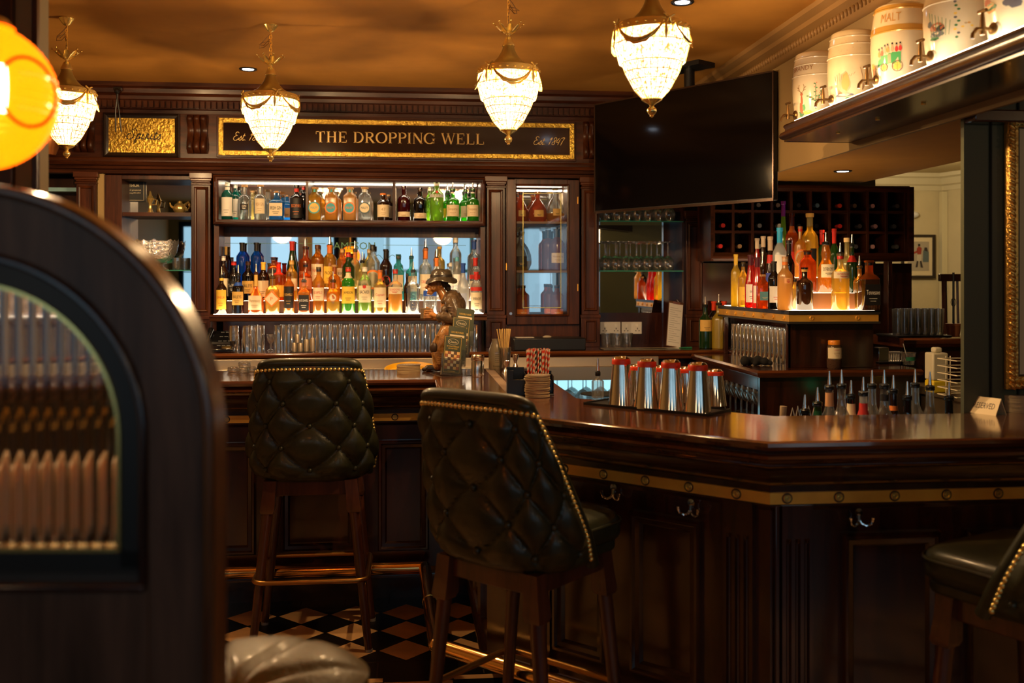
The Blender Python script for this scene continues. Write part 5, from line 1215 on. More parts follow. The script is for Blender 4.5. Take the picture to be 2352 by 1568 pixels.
# --- speed rail bottles behind the right arm of the bar
m = MB(); m.box(1.40,2.55,3.36,3.60,.78,.80); m.box(1.40,2.55,3.355,3.365,.80,.88); m.box(1.40,2.55,3.60,3.61,.80,.88); m.box(1.42,1.46,3.4,3.56,0,.78); m.box(2.34,2.38,3.4,3.56,0,.78)
tag(m.build('speed_rail', STEEL, bevel=.002), 'steel bottle trough just behind the right arm of the bar', 'bottle rack')
gS = 'pourer topped bottles in the steel trough'
for u, vt, R, gl, nk, lb in [
 (1849,939,15,'brown',None,'short dark bottle with pourer barely showing over the bar, far left of the trough row'),
 (1878,922,16,'dkgreen',(.80,.90,(.01,.10,.03)),'bottle with a green and white neck and pourer in the trough'),
 (1905,884,17,'clear',(.80,.93,(.7,.35,.15)),'clear bottle with a tan paper neck label and pourer in the trough'),
 (1933,881,19,'clear',None,'tall clear bottle with pourer just right of the tan necked one'),
 (1955,905,13,'black',(.70,.90,CR),'dark bottle with a cream strip label and pourer behind the tall clear one'),
 (1983,898,17,'frost',(.74,.88,RD),'frosted bottle with a red and white collar and pourer in the trough'),
 (2003,881,15,'clear',None,'clear bottle with pourer between the red collared one and the yellow printed one'),
 (2031,881,17,'clear',(.84,.90,BK),'clear bottle with a black neck band printed in yellow and a pourer'),
 (2052,893,15,'brown',(.78,.83,OR),'dark bottle with a yellow orange neck band and pourer in the trough'),
 (2084,908,16,'black',None,'all black bottle with pourer in the trough'),
 (2102,879,17,'clear',None,'clear bottle with pourer right of the all black one'),
 (2136,885,17,'clear',None,'clear bottle with some orange showing low inside and a pourer'),
 (2180,909,15,'black',(.76,.80,RD),'black bottle with a slanting red band and pourer, far right of the trough row')]:
    Y = 3.42+(.06 if u in (1955,2003,2052,2102) else 0); x = XU(u, Y); H = ZV(vt, x, Y)-.80
    bottle(x, Y, .80, H, .038, 'std', gl, lb, cap='pour', neck=nk, group=gS)
# bottles in the wine rack
bx, bz, bw_, bh_ = RACK
cols = [RD,TN,(.3,.28,.25),WH,BK,(.15,.25,.30),RD,(.08,.07,.07),(.7,.4,.35),(.12,.12,.12)]
rk = thing('wine_bottle', 'wine bottle lying in a pigeonhole of the wine rack, red foil end showing', 'bottle', (0,0,0), 0, 'wine bottles in the rack')
CAPC = [[RD,TN,(.3,.3,.28),(.7,.68,.6),BK,RD,RD,(.1,.09,.09),(.75,.4,.35),(.10,.10,.09)] ,[RD,TN,(.2,.2,.2),(.7,.7,.6),BK,BK,RD,(.10,.08,.07),(.7,.4,.35),(.08,.08,.08)],[(.2,.2,.2),(.12,.1,.09),(.14,.12,.1),(.18,.14,.10),BK,(.12,.2,.25),(.75,.06,.02),(.15,.09,.05),(.7,.35,.3),(.10,.09,.09)]]
CN = {0:'red',1:'tan',2:'grey',3:'pale'}
names = ['bottom','middle','top']
first = {}
bpy.data.objects.remove(rk)
ordn = ['first','second','third','fourth','fifth','sixth','seventh','eighth','ninth','tenth']
POS = {0:[1631,1694,1726,None,None,None,None,1962,2012,2056],1:[1640,1692,1741,1773,None,None,1885,1924,1961,2010],2:[None,None,1727,1774,1812 if 0 else None,1834,1886,1927,1972,2005]}
cellx = lambda i: bx+.02+(i+.5)*bw_
for j in range(3):
    for i in range(10):
        if j == 2 and i < 2: continue
        c_ = CAPC[j][i]
        px_ = cellx(i)+random.uniform(-.02,.02); pz_ = bz+.03+j*bh_+.040
        key = tuple(c_)
        cn = 'red' if c_[0] > .5 and c_[1] < .1 else 'pale' if c_[0] > .55 else 'tan' if c_ == TN else 'dark'
        lb = '%s ended wine bottle in the %s pigeonhole from the left, %s row of the rack' % (cn, ordn[i], names[j])
        if key not in first:
            t = thing('wine_bottle', lb, 'bottle', (px_,RY+.02,pz_), 0, 'wine bottles in the rack')
            m = MB(); m.T = Matrix.Rotation(-PI/2,4,'X'); m.lathe([(0,.0),(.0135,0),(.014,.02),(.013,.05)], seg=14, cap=False); m.build('foil', paint(c_, .35), t)
            m = MB(); m.T = Matrix.Rotation(-PI/2,4,'X'); m.lathe([(.012,.05),(.013,.07),(.028,.11),(.036,.14),(.036,.20),(0,.20)], seg=14, cap=False); m.build('body', glass('black'), t); first[key] = t
        else: dup(first[key], (px_,RY+.02,pz_), 0, lb)
# ------------------------------------------------------------ glassware
def lathe_thing(name, label, cat, prof, mat, loc, group=None, seg=20, **k):
    m = MB(); m.lathe(prof, seg=seg, cap=k.get('cap', False)); o = m.build(name, mat, smooth=50, loc=loc); return tag(o, label, cat, group)
PINT = [(0,.002),(.026,.002),(.028,.006),(.037,.155),(.0345,.155),(.026,.012),(0,.012)]
HIBALL = [(0,.001),(.027,.001),(.028,.006),(.031,.155),(.0295,.155),(.0265,.014),(0,.014)]
TUMB = [(0,.001),(.034,.001),(.036,.008),(.040,.09),(.038,.09),(.034,.016),(0,.016)]
WINE = [(.026,0),(.036,.012),(.043,.035),(.042,.058),(.028,.082),(.008,.095),(.004,.102),(.0038,.160),(.006,.166),(.033,.174),(.034,.176),(0,.178)]
def copies(o, locs, label=None, rz=None):
    for l in locs: dup(o, l, rz, label)
# row of tall glasses under the bottle shelf (upturned)
def up(prof): H = max(z for r, z in prof); return [(r, H-z) for r, z in prof]
o = lathe_thing('highball_glass', 'upturned tall glass in the long row under the lower bottle shelf', 'glass', up(HIBALL), CLEAR, (XU(640,6.12),6.12,CZ), 'upturned tall glasses under the bottle shelf')
us = [640+i*23.6 for i in range(1, 20)]
copies(o, [(XU(u,6.12),6.12,CZ) for u in us]+[(XU(645+i*23.6,6.12)+.015,6.20,CZ) for i in range(19)])
o = lathe_thing('pint_glass', 'upturned pint glass beside the black telephone on the back counter', 'glass', up(PINT), CLEAR, (XU(537,6.1),6.1,CZ), 'upturned pint glasses beside the telephone')
copies(o, [(XU(u,6.1),6.1,CZ) for u in (568,596)]+[(XU(582,6.22),6.22,CZ)])
lathe_thing('shot_glass', 'small stemmed glass between the pint glasses and the tall glass row', 'glass', [(.02,0),(.024,.003),(.006,.01),(.005,.04),(.02,.06),(.026,.10),(.025,.10),(.0,.05)], CLEAR, (XU(622,6.1),6.1,CZ))
# brushed metal measures stacked on a black mat
BRU = pm('brushed_measure', (.55,.45,.32), .4, .9)
m = MB(); m.box(XU(668,6.02),XU(722,6.02),5.93,6.04,CZ,CZ+.004); tag(m.build('bar_mat', BLACK), 'small black mat under the metal measures', 'mat')
for u, z, h, r, lb in ((676,0,.050,.0135,'left'),(690,0,.049,.0135,'middle'),(683,.0505,.05,.0135,'top'),(704,0,.07,.014,'third'),(718,0,.078,.014,'tall')):
    L_ = {'left':'short brushed metal measure at the left bottom of the little stack','middle':'short brushed metal measure at the right bottom of the little stack','top':'brushed metal measure balanced on top of the two short ones','third':'taller brushed metal measure just right of the little stack','tall':'tallest brushed metal measure, at the right end of its row'}[lb]
    lathe_thing('spirit_measure', L_, 'measure', [(0,0),(r,0),(r,h*.97),(r*.95,h),(0,h)], BRU, (XU(u,5.99),5.99,CZ+.004+z), 'metal measures on the back counter')
# telephone
t = thing('telephone', 'black desk telephone with coiled cord at the left end of the back counter', 'telephone', (XU(510,6.08),6.08,CZ))
m = MB(); m.add([(-.10,-.09,0),(.08,-.09,0),(.08,.10,0),(-.10,.10,0),(-.10,-.09,.02),(.08,-.09,.02),(.08,.10,.12),(-.10,.10,.12)], [(0,3,2,1),(4,5,6,7),(0,1,5,4),(1,2,6,5),(2,3,7,6),(3,0,4,7)]); m.build('base', BLACKG, t, bevel=.006)
m = MB(); m.tube([(-.075,-.07,.045),(-.078,-.02,.075),(-.075,.06,.125)], [.019,.013,.019], 10); m.build('handset', BLACKG, t)
m = MB(); m.tube([(-.07-.02*q+.008*math.cos(q*60), -.09-.02*math.sin(q*PI), .012+.006*math.sin(q*60)) for q in [i/60 for i in range(61)]], .0022, 5); m.build('cord', BLACK, t)
m = MB()
for i in range(4):
    for j in range(3): z = .034+.024*i; m.box(-.02+.028*j,.0+.028*j,-.055+.045*i,-.03+.045*i,z,z+.006)
m.build('keypad', pm('grey_keys', (.3,.3,.3), .5), t)
# upturned stem glasses on the two glass shelves
gW = 'upturned wine glasses on the glass shelf'
WG = [(.030,0),(.040,.02),(.044,.045),(.038,.07),(.02,.088),(.005,.096),(.0038,.105),(.0038,.172),(.006,.178),(.036,.186),(.0365,.188),(0,.189)]
o = lathe_thing('wine_glass', 'upturned wine glass on the lower glass shelf below the television', 'glass', WG, CLEAR, (XU(1390,6.33),6.33,G2), gW)
copies(o, [(XU(1390+i*24,6.33),6.33,G2) for i in range(1, 7)]+[(XU(1400+i*24,6.41),6.41,G2) for i in range(6)])
copies(o, [(XU(1392+i*24,6.33),6.33,G1) for i in range(0, 7)], 'upturned wine glass on the upper glass shelf, just under the television')
# tumblers, sockets, clipboard, mat
o = lathe_thing('tumbler', 'short tumbler standing in front of the wall sockets', 'glass', TUMB, CLEAR, (XU(1395,6.2),6.2,CZ), 'tumblers below the sockets')
copies(o, [(XU(1418,6.16),6.16,CZ),(XU(1440,6.2),6.2,CZ)])
for u, lb in ((1402,'white double wall socket on the left, above the tumblers'),(1451,'white double wall socket on the right, beside the clipboard')):
    x = XU(u, 6.46); z = ZV(753, x, 6.46); t = thing('wall_socket', lb, 'socket', (x,6.469,z), 0, 'white wall sockets')
    m = MB(); m.box(-.068,.068,-.011,0,-.040,.040); m.build('plate', WHITE, t, bevel=.003)
    m = MB()
    for s_ in (-1, 1): m.box(s_*.035-.009,s_*.035+.009,-.015,-.010,.008,.026)
    m.build('switch', pm('socket_switch', (.85,.82,.74), .3), t, bevel=.001)
    m = MB()
    for s_ in (-1, 1):
        for dx, dz, w, h in ((0,-.004,.0025,.005),(-.011,-.018,.004,.0025),(.011,-.018,.004,.0025)): m.box(s_*.038+dx-w,s_*.038+dx+w,-.0118,-.0105,dz-h,dz+h)
    m.build('pin_holes', BLACK, t)
t = thing('clipboard', 'clipboard with a written sheet leaning against the mahogany bay', 'clipboard', (XU(1545,6.2),6.2,CZ), .15)
m = MB(); m.T = Matrix.Rotation(math.radians(-14),4,'X') @ Matrix.Rotation(math.radians(10),4,'Y'); m.box(-.045,.055,0,.004,0,.30); m.build('board', pm('board_brown', (.12,.05,.02), .5), t)
m = MB(); m.T = Matrix.Rotation(math.radians(-14),4,'X') @ Matrix.Rotation(math.radians(10),4,'Y'); m.mi = 0; m.box(-.042,.052,-.002,0,.005,.285); m.mi = 1
for i in range(17): m.box(-.034,.040-.02*(i%3),-.0026,-.002,.03+i*.014,.0325+i*.014)
m.build('paper', [WHITE, pm('pencil_grey', (.35,.33,.30), .7)], t, smooth=0)
m = MB(); m.T = Matrix.Rotation(math.radians(-14),4,'X') @ Matrix.Rotation(math.radians(10),4,'Y'); m.box(-.02,.03,-.008,.006,.282,.298); m.tube([(-.008,-.006,.298),(.005,-.008,.312),(.018,-.006,.298)], .002, 6); m.build('clip', STEEL, t)
m = MB(); m.mi = 0; p = [at(1378,797,Z=CZ), at(1545,804,Z=CZ), at(1560,797,Z=CZ), at(1400,793,Z=CZ)]
mx_, my_ = XU(1470,6.0), 5.985; m.box(mx_-.24,mx_+.24,5.92,6.09,CZ,CZ+.004); m.mi = 1; m.rectframe(0,0,0,0,0,[(0,0),(0,0),(0,0)]) if 0 else None
for a, b, c, d in ((-.232,.232,5.928,5.931),(-.232,.232,6.079,6.082),(-.232,-.229,5.928,6.082),(.229,.232,5.928,6.082)): m.box(mx_+a,mx_+b,c,d,CZ+.004,CZ+.0046)
m.text('Please drink responsibly', .30, .022, lambda a, b: (mx_+a, 6.02+b*1.0, CZ+.0048)); m.text('THE CLASSIC GROUP', .16, .018, lambda a, b: (mx_+a, 6.055+b*1.0, CZ+.0048))
tag(m.build('bar_mat', [BLACK, CR and paint(CR)], smooth=0), 'long black bar runner with pale lettering and border on the back counter', 'mat')
m = MB(); m.tube([(XU(1560,6.02),6.02,CZ+.005),(XU(1592,6.02),6.05,CZ+.005)], [.004,.006], 8); tag(m.build('pen', pm('green_pen', (.02,.20,.08), .3)), 'green pen lying at the right end of the bar runner', 'pen')
t = thing('cash_tray', 'low black box with a white paper on it below the glazed cabinet', 'box', (XU(1258,6.05),6.05,CZ))
m = MB(); m.box(-.22,.22,-.10,.10,0,.075); m.build('case', BLACK, t, bevel=.006)
m = MB(); m.box(-.20,-.09,-.07,.03,.0755,.0765); m.build('paper', WHITE, t)
m = MB(); m.sphere((0,.02,.075), .03, 12, 6, (1,1,.35)); m.build('knob', pm('pale_knob', (.45,.38,.28), .5), t)

# ------------------------------------------------------------ left cabinet contents
bz_ = GSZ+.001; t = thing('glass_bowl', 'large cut glass punch bowl on the glass shelf of the mirrored cabinet', 'bowl', (XU(352,6.375),6.375,bz_))
CUT = pm('cut_crystal', (.92,.90,.86), .05, .9, bump=.7, bscale=70)
m = MB(); k_ = 6.1/FPX
m.lathe([(.0,.0),(.045,.0),(.047,.006),(.03,.014),(.016,.024),(.015,.034),(.028,.040)], seg=28, cap=False); m.build('foot', CUT, t)
m = MB(); n = 36; pr = [(.028,.040),(.065,.050),(.095,.075),(.110,.110),(.116,.150),(.115,.178)]; vs = []; fs = []
for i, (r, z) in enumerate(pr):
    for k in range(n):
        a = 2*PI*k/n; w = math.cos(a*9)*(i/5)**2; vs.append((r*(1+.03*w)*math.cos(a)*1.30, min(r*(1+.03*w),.088)*math.sin(a)*1.0, z+.013*max(0,w)*(i >= 4)))
for i in range(len(pr)-1):
    for k in range(n): k2 = (k+1)%n; fs.append((i*n+k,i*n+k2,(i+1)*n+k2,(i+1)*n+k))
m.add(vs, fs); m.build('bowl', CUT, t, smooth=50)
o = lathe_thing('cut_tumbler', 'cut glass tumbler right of the punch bowl', 'glass', [(0,0),(.028,0),(.031,.01),(.031,.075),(.029,.075),(.026,.01),(0,.01)], CLEAR, (XU(408,6.36),6.36,bz_), 'cut glass tumblers', seg=12)
copies(o, [(XU(426,6.40),6.40,bz_)])
m = MB(); x0, x1 = XU(277,6.45), XU(333,6.45); z0, z1 = ZV(463,-1.6,6.45), ZV(415,-1.6,6.45); m.mi = 0; m.box(x0,x1,6.455,6.462,z0,z1); m.mi = 1
m.rectframe(x0+.004,x1-.008,z0+.008,z1-.002,6.455,[(0,0),(0,.0008),(.0015,.0008),(.0015,0)])
mir = lambda cx, cz: (lambda a, b: (cx-a, 6.4538, cz+b))
m.text('AUNTY', .075, .017, mir((x0+x1)/2+.0, z1-.030)); m.text('Introducing the first', .11, .011, mir((x0+x1)/2, z1-.060)); m.text('0.5% 4.5% guest taps', .10, .010, mir((x0+x1)/2, z1-.078))
tag(m.build('menu_sign', [BLACK, paint(CR)], smooth=0), 'small black sign with mirror written lettering in the mirrored cabinet', 'sign')
t = thing('teapot', 'golden teapot on the upper shelf of the mirrored cabinet', 'teapot', (XU(413,6.37),6.37,ZV(492,-1.5,6.3)+.0125))
m = MB(); m.lathe([(0,0),(.025,0),(.038,.015),(.040,.035),(.028,.055),(.014,.062),(.012,.072),(0,.078)], seg=18, cap=False); m.tube([(-.034,0,.03),(-.055,0,.045),(-.060,0,.065)], [.009,.006,.004], 8); m.build('pot', GOLD, t)
m = MB(); m.tube([(.028,0,.055),(.05,0,.07),(.062,0,.055),(.055,0,.03),(.036,0,.018)], .004, 6); m.build('handle', GOLD, t)
t = thing('brass_ornament', 'small golden ornament left of the teapot in the mirrored cabinet', 'ornament', (XU(345,6.37),6.37,ZV(492,-1.5,6.3)+.0125))
m = MB(); m.lathe([(0,0),(.020,0),(.012,.02),(.008,.05),(.018,.075),(.022,.09),(.010,.11),(.006,.13),(0,.14)], seg=14, cap=False); m.tube([(.01,0,.09),(.04,0,.08),(.035,0,.05),(.01,0,.05)], .004, 6); m.build('figure', GOLD, t)
# books and leaves at the far left ledge
t = thing('plant_pot', 'copper pot with dark green leaves on the far left of the frieze ledge', 'plant', (XU(112,6.22),6.19,2.30))
m = MB(); m.lathe([(0,0),(.05,0),(.07,.06),(.075,.10),(.0,.09)], seg=16, cap=False); m.build('pot', pm('copper_pot', (.5,.18,.05), .3, .8), t)
m = MB()
for k in range(14): a = 2.4*k; r = .05+.05*(k%4)/3; m.add([(0,0,.09),(r*math.cos(a)-.02*math.sin(a),min(.06,r*math.sin(a)),.10+.02*(k%3)),(1.6*r*math.cos(a),min(.07,1.4*r*math.sin(a)),.05+.03*(k%3)),(r*math.cos(a)+.02*math.sin(a),min(.06,r*math.sin(a)),.10+.02*(k%3))], [(0,1,2,3)])
m.build('leaves', pm('dark_leaf', (.02,.05,.02), .4), t)
# black clip arms hanging from the cornice over the script panel
t = thing('cable_clip', 'pair of thin black rods hanging from the cornice over the gilded script panel', 'bracket', (XU(268,6.16),6.17,2.62))
for s_ in (-1, 1): m = MB(); m.tube([(-.004*s_,0,.06),(.010*s_,-.0,-.05),(.016*s_,.03,-.175)], .0045, 6); m.build('rod', BLACK, t)
m = MB(); m.sphere((0,.0,.065), .018, 10, 6); m.box(-.022,.022,-.005,.03,.07,.09); m.build('mount', BLACKG, t)

# ------------------------------------------------------------ things on the left arm of the bar
m = MB(); m.lathe([(.0,.0),(.118,.0),(.128,.006),(.142,.030),(.139,.031),(.125,.012),(0,.008)], seg=40, cap=False); m.T = Matrix.Identity(4)
p = at(940,850,Y=5.06); o = m.build('serving_tray', pm('yellow_tray', (.90,.50,.02), .35), smooth=50, loc=(XU(945,5.35),5.27,1.06)); o.rotation_euler = (0,0,0); tag(o, 'round yellow drinks tray leaning behind the left bar top by the bronze figure', 'tray')
o.rotation_euler = (math.radians(10),0,0)
m = MB(); m.box(XU(945,5.35)-.08,XU(945,5.35)+.08,5.18,5.36,0,1.045); tag(m.build('ice_bin', STEEL, bevel=.004), 'steel bin under the yellow tray behind the bar', 'bin')
def coaster_stack(name, u, v, n, r, label, skew=.0015, th=.0022, top=None):
    p = at(u, v, Z=BT); t = thing(name, label, 'coasters', (p.x,p.y,BT))
    m = MB(); z = .0004; random.seed(n)
    for i in range(n):
        dx, dy = random.uniform(-1,1)*skew, random.uniform(-1,1)*skew; 
        m.lathe([(0,z),(r,z),(r*1.0,z+th*.9),(0,z+th*.9)], (dx,dy,0), 26, cap=False); z += th
    m.build('coasters', pm('coaster_board', (.52,.38,.20), .8), t, smooth=30)
    m = MB(); m.mi = 0; m.lathe([(0,z),(r,z),(r,z+.0018),(0,z+.0018)], (.004,0,0), 26, cap=False); m.mi = 1
    m.text(top or 'TABLE', r*1.1, r*.28, lambda a, b: (a+.004, b, z+.0022)); m.build('top_coaster', [pm('coaster_face', (.22,.16,.10), .5), paint(WH)], t, smooth=0)
    return t
coaster_stack('coaster_stack', 938, 853, 15, .058, 'low stack of round beer mats beside the yellow tray')
coaster_stack('coaster_stack', 1234, 911, 38, .0475, 'tall wavy stack of round beer mats in front of the black straw caddy', .0035, .0022)
t0 = None
gV = 'glass tealight holders on the left bar top'
pV = [(at(540,853,Z=BT)), at(560,855,Z=BT), at(580,852,Z=BT), at(598,853,Z=BT)]
CV = pm('lit_crystal_glass', (.9,.85,.75), .06, .3, trans=.6, bump=.6, bscale=160)
o = lathe_thing('tealight_holder', 'clear cut glass tealight holder in the cluster on the left bar top', 'candle holder', [(0,0),(.026,0),(.030,.004),(.030,.022),(.026,.026),(.018,.024),(.016,.010),(0,.010)], glassy('cut_clear', (.93,.92,.88), .82, .06, 1, .6), (pV[0].x,5.03,BT), gV, seg=12)
copies(o, [(pV[1].x,4.985,BT),(pV[2].x+.005,5.03,BT),(pV[3].x+.01,5.0,BT)])
dup(o, ((pV[1].x+.004),5.01,BT+.0265), 0, 'clear cut glass tealight holder on top of the cluster on the left bar top')
# leaflet holder, four tiers rising to the back
p = at(1036,864,Z=BT); t = thing('leaflet_holder', 'clear acrylic holder with four tiers of dark green venue leaflets at the bar corner', 'leaflet holder', (p.x,p.y,BT), math.radians(14))
GRL = pm('leaflet_green', (.035,.045,.018), .35); ACR = glassy('acrylic', (.92,.94,.95), .9, .05, 1, .35)
for k in range(4):
    y = .045*k; z = .015+.042*k; Lf = Matrix.Translation((.034*k,y,z)) @ Matrix.Rotation(math.radians(-13),4,'X') @ Matrix.Rotation(math.radians(8),4,'Y')
    for q in range(3):
        m = MB(); m.T = Lf @ Matrix.Translation((0,.004*q,0)); m.mi = 0; m.box(-.043+.003*q,.043+.003*q,0,.0025,0,.178-.002*q)
        if q == 0:
            f_ = lambda cx, cz: (lambda a, b: (cx+a, -.0006, cz+b))
            m.mi = 1
            if k % 2 == 0:
                m.add([(.026*math.cos(2*PI*i/24)*r_, -.0005-.0001*(r_ < 1), .150+.015*math.sin(2*PI*i/24)*r_) for r_ in (1,.93) for i in range(24)], [(i,(i+1)%24,24+(i+1)%24,24+i) for i in range(24)])
                script_ = None; m.text('Classic', .038, .011, f_(0,.150)); m.mi = 2; m.text('EAT DRINK EXPERIENCE', .060, .006, f_(0,.128)); m.text('OUR DUBLIN VENUES', .045, .005, f_(0,.118))
                m.mi = 3
                for i in range(5):
                    for j in range(6):
                        m.mi = 3+((i*7+j*5+k)%4); m.add([(-.036+.0145*i,-.0006,.018+.0145*j),(-.0225+.0145*i,-.0006,.018+.0145*j),(-.0225+.0145*i,-.0006,.0315+.0145*j),(-.036+.0145*i,-.0006,.0315+.0145*j)], [(0,1,2,3)])
                m.mi = 2; m.box(-.018,.018,-.0006,0,.008,.0095); m.rectframe(-.040,.040,.003,.174,-.0004,[(0,0),(0,.0002),(.001,.0002),(.001,0)])
            else:
                m.mi = 2; m.text('OUR DUBLIN VENUES', .062, .009, f_(0,.150)); m.mi = 1; m.box(-.036,.036,-.0007,0,.126,.138)
        m.build('leaflet', [GRL, paint(CR), paint(YL), paint((.35,.10,.03)), paint((.75,.45,.15)), paint((.10,.04,.02)), paint((.80,.65,.42))], t, smooth=0)
    m = MB(); m.T = Lf; m.box(-.047,.047,-.004,-.0025,-.01,.07); m.box(-.047,-.0455,-.004,.02,-.01,.09); m.box(.050,.0515,-.004,.02,-.01,.09); m.box(-.047,.05,.018,.0195,-.01,.10); m.build('acrylic_tier', ACR, t, smooth=0)
m = MB(); m.box(-.05,.16,-.01,.20,0,.003); m.build('acrylic_base', ACR, t, smooth=0)
# shaker tin with ridged lid
p = at(1097,866,Z=BT); t = thing('powder_shaker', 'small brushed steel shaker with a ridged lid beside the leaflets', 'shaker', (p.x,p.y,BT))
m = MB(); m.lathe([(0,0),(.0295,0),(.030,.003),(.030,.078),(.028,.082),(0,.082)], seg=28, cap=False); m.build('body', STEEL, t)
m = MB(); m.lathe([(.0305,.080),(.032,.082),(.032,.086),(.0305,.087),(.032,.089),(.032,.093),(.0305,.094),(.031,.100),(.026,.106),(.0,.109)], seg=28, cap=False); m.build('lid', pm('warm_steel', (.72,.60,.45), .25, 1), t)
# milk bottle jars with straws
for u, v, lb, st_ in ((1140,848,'glass milk bottle printed with small lettering and filled with bamboo straws',1),):
    p = at(u, v, Z=BT); t = thing('straw_bottle', lb, 'bottle', (p.x,p.y,BT))
    m = MB(); m.lathe([(0,0),(.036,0),(.039,.006),(.040,.085),(.037,.105),(.026,.130),(.022,.150),(.024,.156),(.022,.156)], seg=24, cap=False); m.build('glass', glassy('milk_glass', (.88,.76,.52), .30, .08, 1.1), t, smooth=50)
    m = MB(); m.text('TAVERN', .05, .008, wrapf(.0412, .018)); 
    for i in range(6): m.text('bottled', .04, .005, wrapf(.0412, .040+.010*i))
    m.build('print', BLACK, t)
BAM = pm('bamboo', (.75,.48,.16), .5)
p = at(1158,848,Z=BT); t = thing('straw_glass', 'clear glass holding a fan of bamboo straws', 'glass', (p.x,p.y-.03,BT))
m = MB(); m.lathe([(0,0),(.024,0),(.026,.01),(.033,.115),(.031,.115),(.024,.012),(0,.012)], seg=24, cap=False); m.build('glass', CLEAR, t, smooth=50)
sp_ = p
for k in range(16):
    a = k*2.4; r = .009+.012*((k*7)%5)/5; 
    s_ = thing('straw', 'bamboo straw standing in the clear glass', 'straw', (p.x,p.y-.03,BT), 0, 'bamboo straws')
    if k == 0:
        bpy.data.objects.remove(s_); m = MB(); m.tube([(0,0,.0),(0,0,.195)], .0026, 7); s0_ = m.build('straw', BAM, loc=(p.x,p.y-.03,BT+.014)); tag(s0_, 'bamboo straw standing in the clear glass', 'straw', 'bamboo straws'); s_ = s0_
    else: bpy.data.objects.remove(s_); s_ = s0_.copy(); col.objects.link(s_)
    s_.location = (p.x+r*.4*math.cos(a), p.y-.03+r*.4*math.sin(a), BT+.014); s_.rotation_euler = (-.16*math.sin(a)*r/.021, .20*math.cos(a)*r/.018, 0)
JIG = [(0,.035),(.006,.035),(.019,.0),(.0205,.0),(.008,.036),(.006,.038),(.019,.082),(.017,.082),(.0,.042)]
for u, v, lb in ((1184,851,'taller steel jigger behind the black caddy'),(1163,856,'short steel jigger in front of the bamboo straws')):
    p = at(u, v, Z=BT); lathe_thing('jigger', lb, 'jigger', JIG if u == 1184 else [(r, z*.72) for r, z in JIG], STEEL, (p.x,p.y,BT), 'steel jiggers', seg=24)
# black bar caddy with paper straws and a salt pot
p = at(1222,905,Z=BT); t = thing('bar_caddy', 'black plastic bar caddy with scooped compartments', 'caddy', (p.x-.0,p.y+.0,BT), math.radians(-4))
m = MB(); m.box(-.100,-.097,-.04,.10,0,.10); m.box(-.100,-.03,.04,.043,0,.105); m.box(-.030,-.027,-.04,.10,0,.085); m.box(-.100,.085,.097,.10,0,.085); m.box(.082,.085,-.02,.10,0,.075); m.box(-.1,.085,-.04,.10,0,.004); m.box(-.100,-.030,-.04,-.037,0,.062); m.box(-.03,.085,.01,.013,0,.055)
m.build('tray', BLACK, t, bevel=.002)
m = MB(); m.box(-.099,-.075,-.039,-.036,.06,.098); m.build('scoop', BLACK, t, bevel=.003)
q = Vector((p.x,p.y,BT))
straws = None; colr = [((.85,.06,.02),0),((.012,.012,.012),1)]
STR = []
for kk, (c_, i_) in enumerate(colr):
    m = MB(); m.mi = 0; L_ = .195; n = 60; sg = 10; vs = []; fs = []; R_ = .0032; mt = []
    for i in range(n+1):
        for k in range(sg): a = 2*PI*k/sg+i*.75; vs.append((R_*math.cos(a), R_*math.sin(a), L_*i/n))
    for i in range(n):
        for k in range(sg): fs.append((i*sg+k, i*sg+(k+1)%sg, (i+1)*sg+(k+1)%sg, (i+1)*sg+k)); mt.append(0 if k < 5 else 1)
    m.add(vs, fs); m.m = mt; STR.append((m, c_))
def straw(m, c_): return m.build('paper_straw', [paint(c_), paint((.85,.74,.52))], smooth=60)
s_r, s_b = None, None
cells = [(i, j) for j in range(4) for i in range(11)]
cx_, cy_ = q.x+.030, q.y+.057
for i, j in cells:
    blk = (i in (4, 6)) and j < 3
    if blk:
        if s_b is None: s_b = straw(*STR[1]); tag(s_b, 'black and white striped paper straw in the middle of the bundle', 'straw', 'striped paper straws'); o = s_b
        else: o = s_b.copy(); col.objects.link(o)
    else:
        if s_r is None: s_r = straw(*STR[0]); tag(s_r, 'red and white striped paper straw in the black caddy', 'straw', 'striped paper straws'); o = s_r
        else: o = s_r.copy(); col.objects.link(o)
    dx = (i-5)*.0073; dy = (j-1.5)*.0085
    o.location = (cx_+dx, cy_+dy, BT+.005); o.rotation_euler = (-dy*1.2, dx*1.6, i*1.3+j*.7)
    o.scale.z = .86+.03*((i*3+j*5)%4)/3
p = q+Vector((-.006,-.018,0)); t = thing('salt_pot', 'white plastic pot with a small red and white lid in the caddy', 'pot', (q.x-.012,q.y-.022,BT+.0045))
m = MB(); m.lathe([(0,0),(.024,0),(.025,.01),(.0235,.02),(.025,.03),(.0235,.04),(.024,.06),(.023,.062),(0,.062)], seg=24, cap=False); m.build('pot', WHITE, t)
m = MB(); m.lathe([(0,.0625),(.010,.0625),(.010,.065),(0,.066)], seg=14, cap=False); m.build('lid_spot', paint(RD), t)
# inlaid drip strip along the rear edge
m = MB(); m.box(.395,.40,3.95,5.06,BT,BT+.0015); m.box(.43,.435,3.95,5.06,BT,BT+.0015); m.box(.40,.43,3.95,5.06,BT,BT+.0006)
tag(m.build('drip_strip', pm('strip_tile', (.30,.20,.13), .4), smooth=0), 'narrow inlaid strip along the rear of the bar top by the caddy', 'strip')
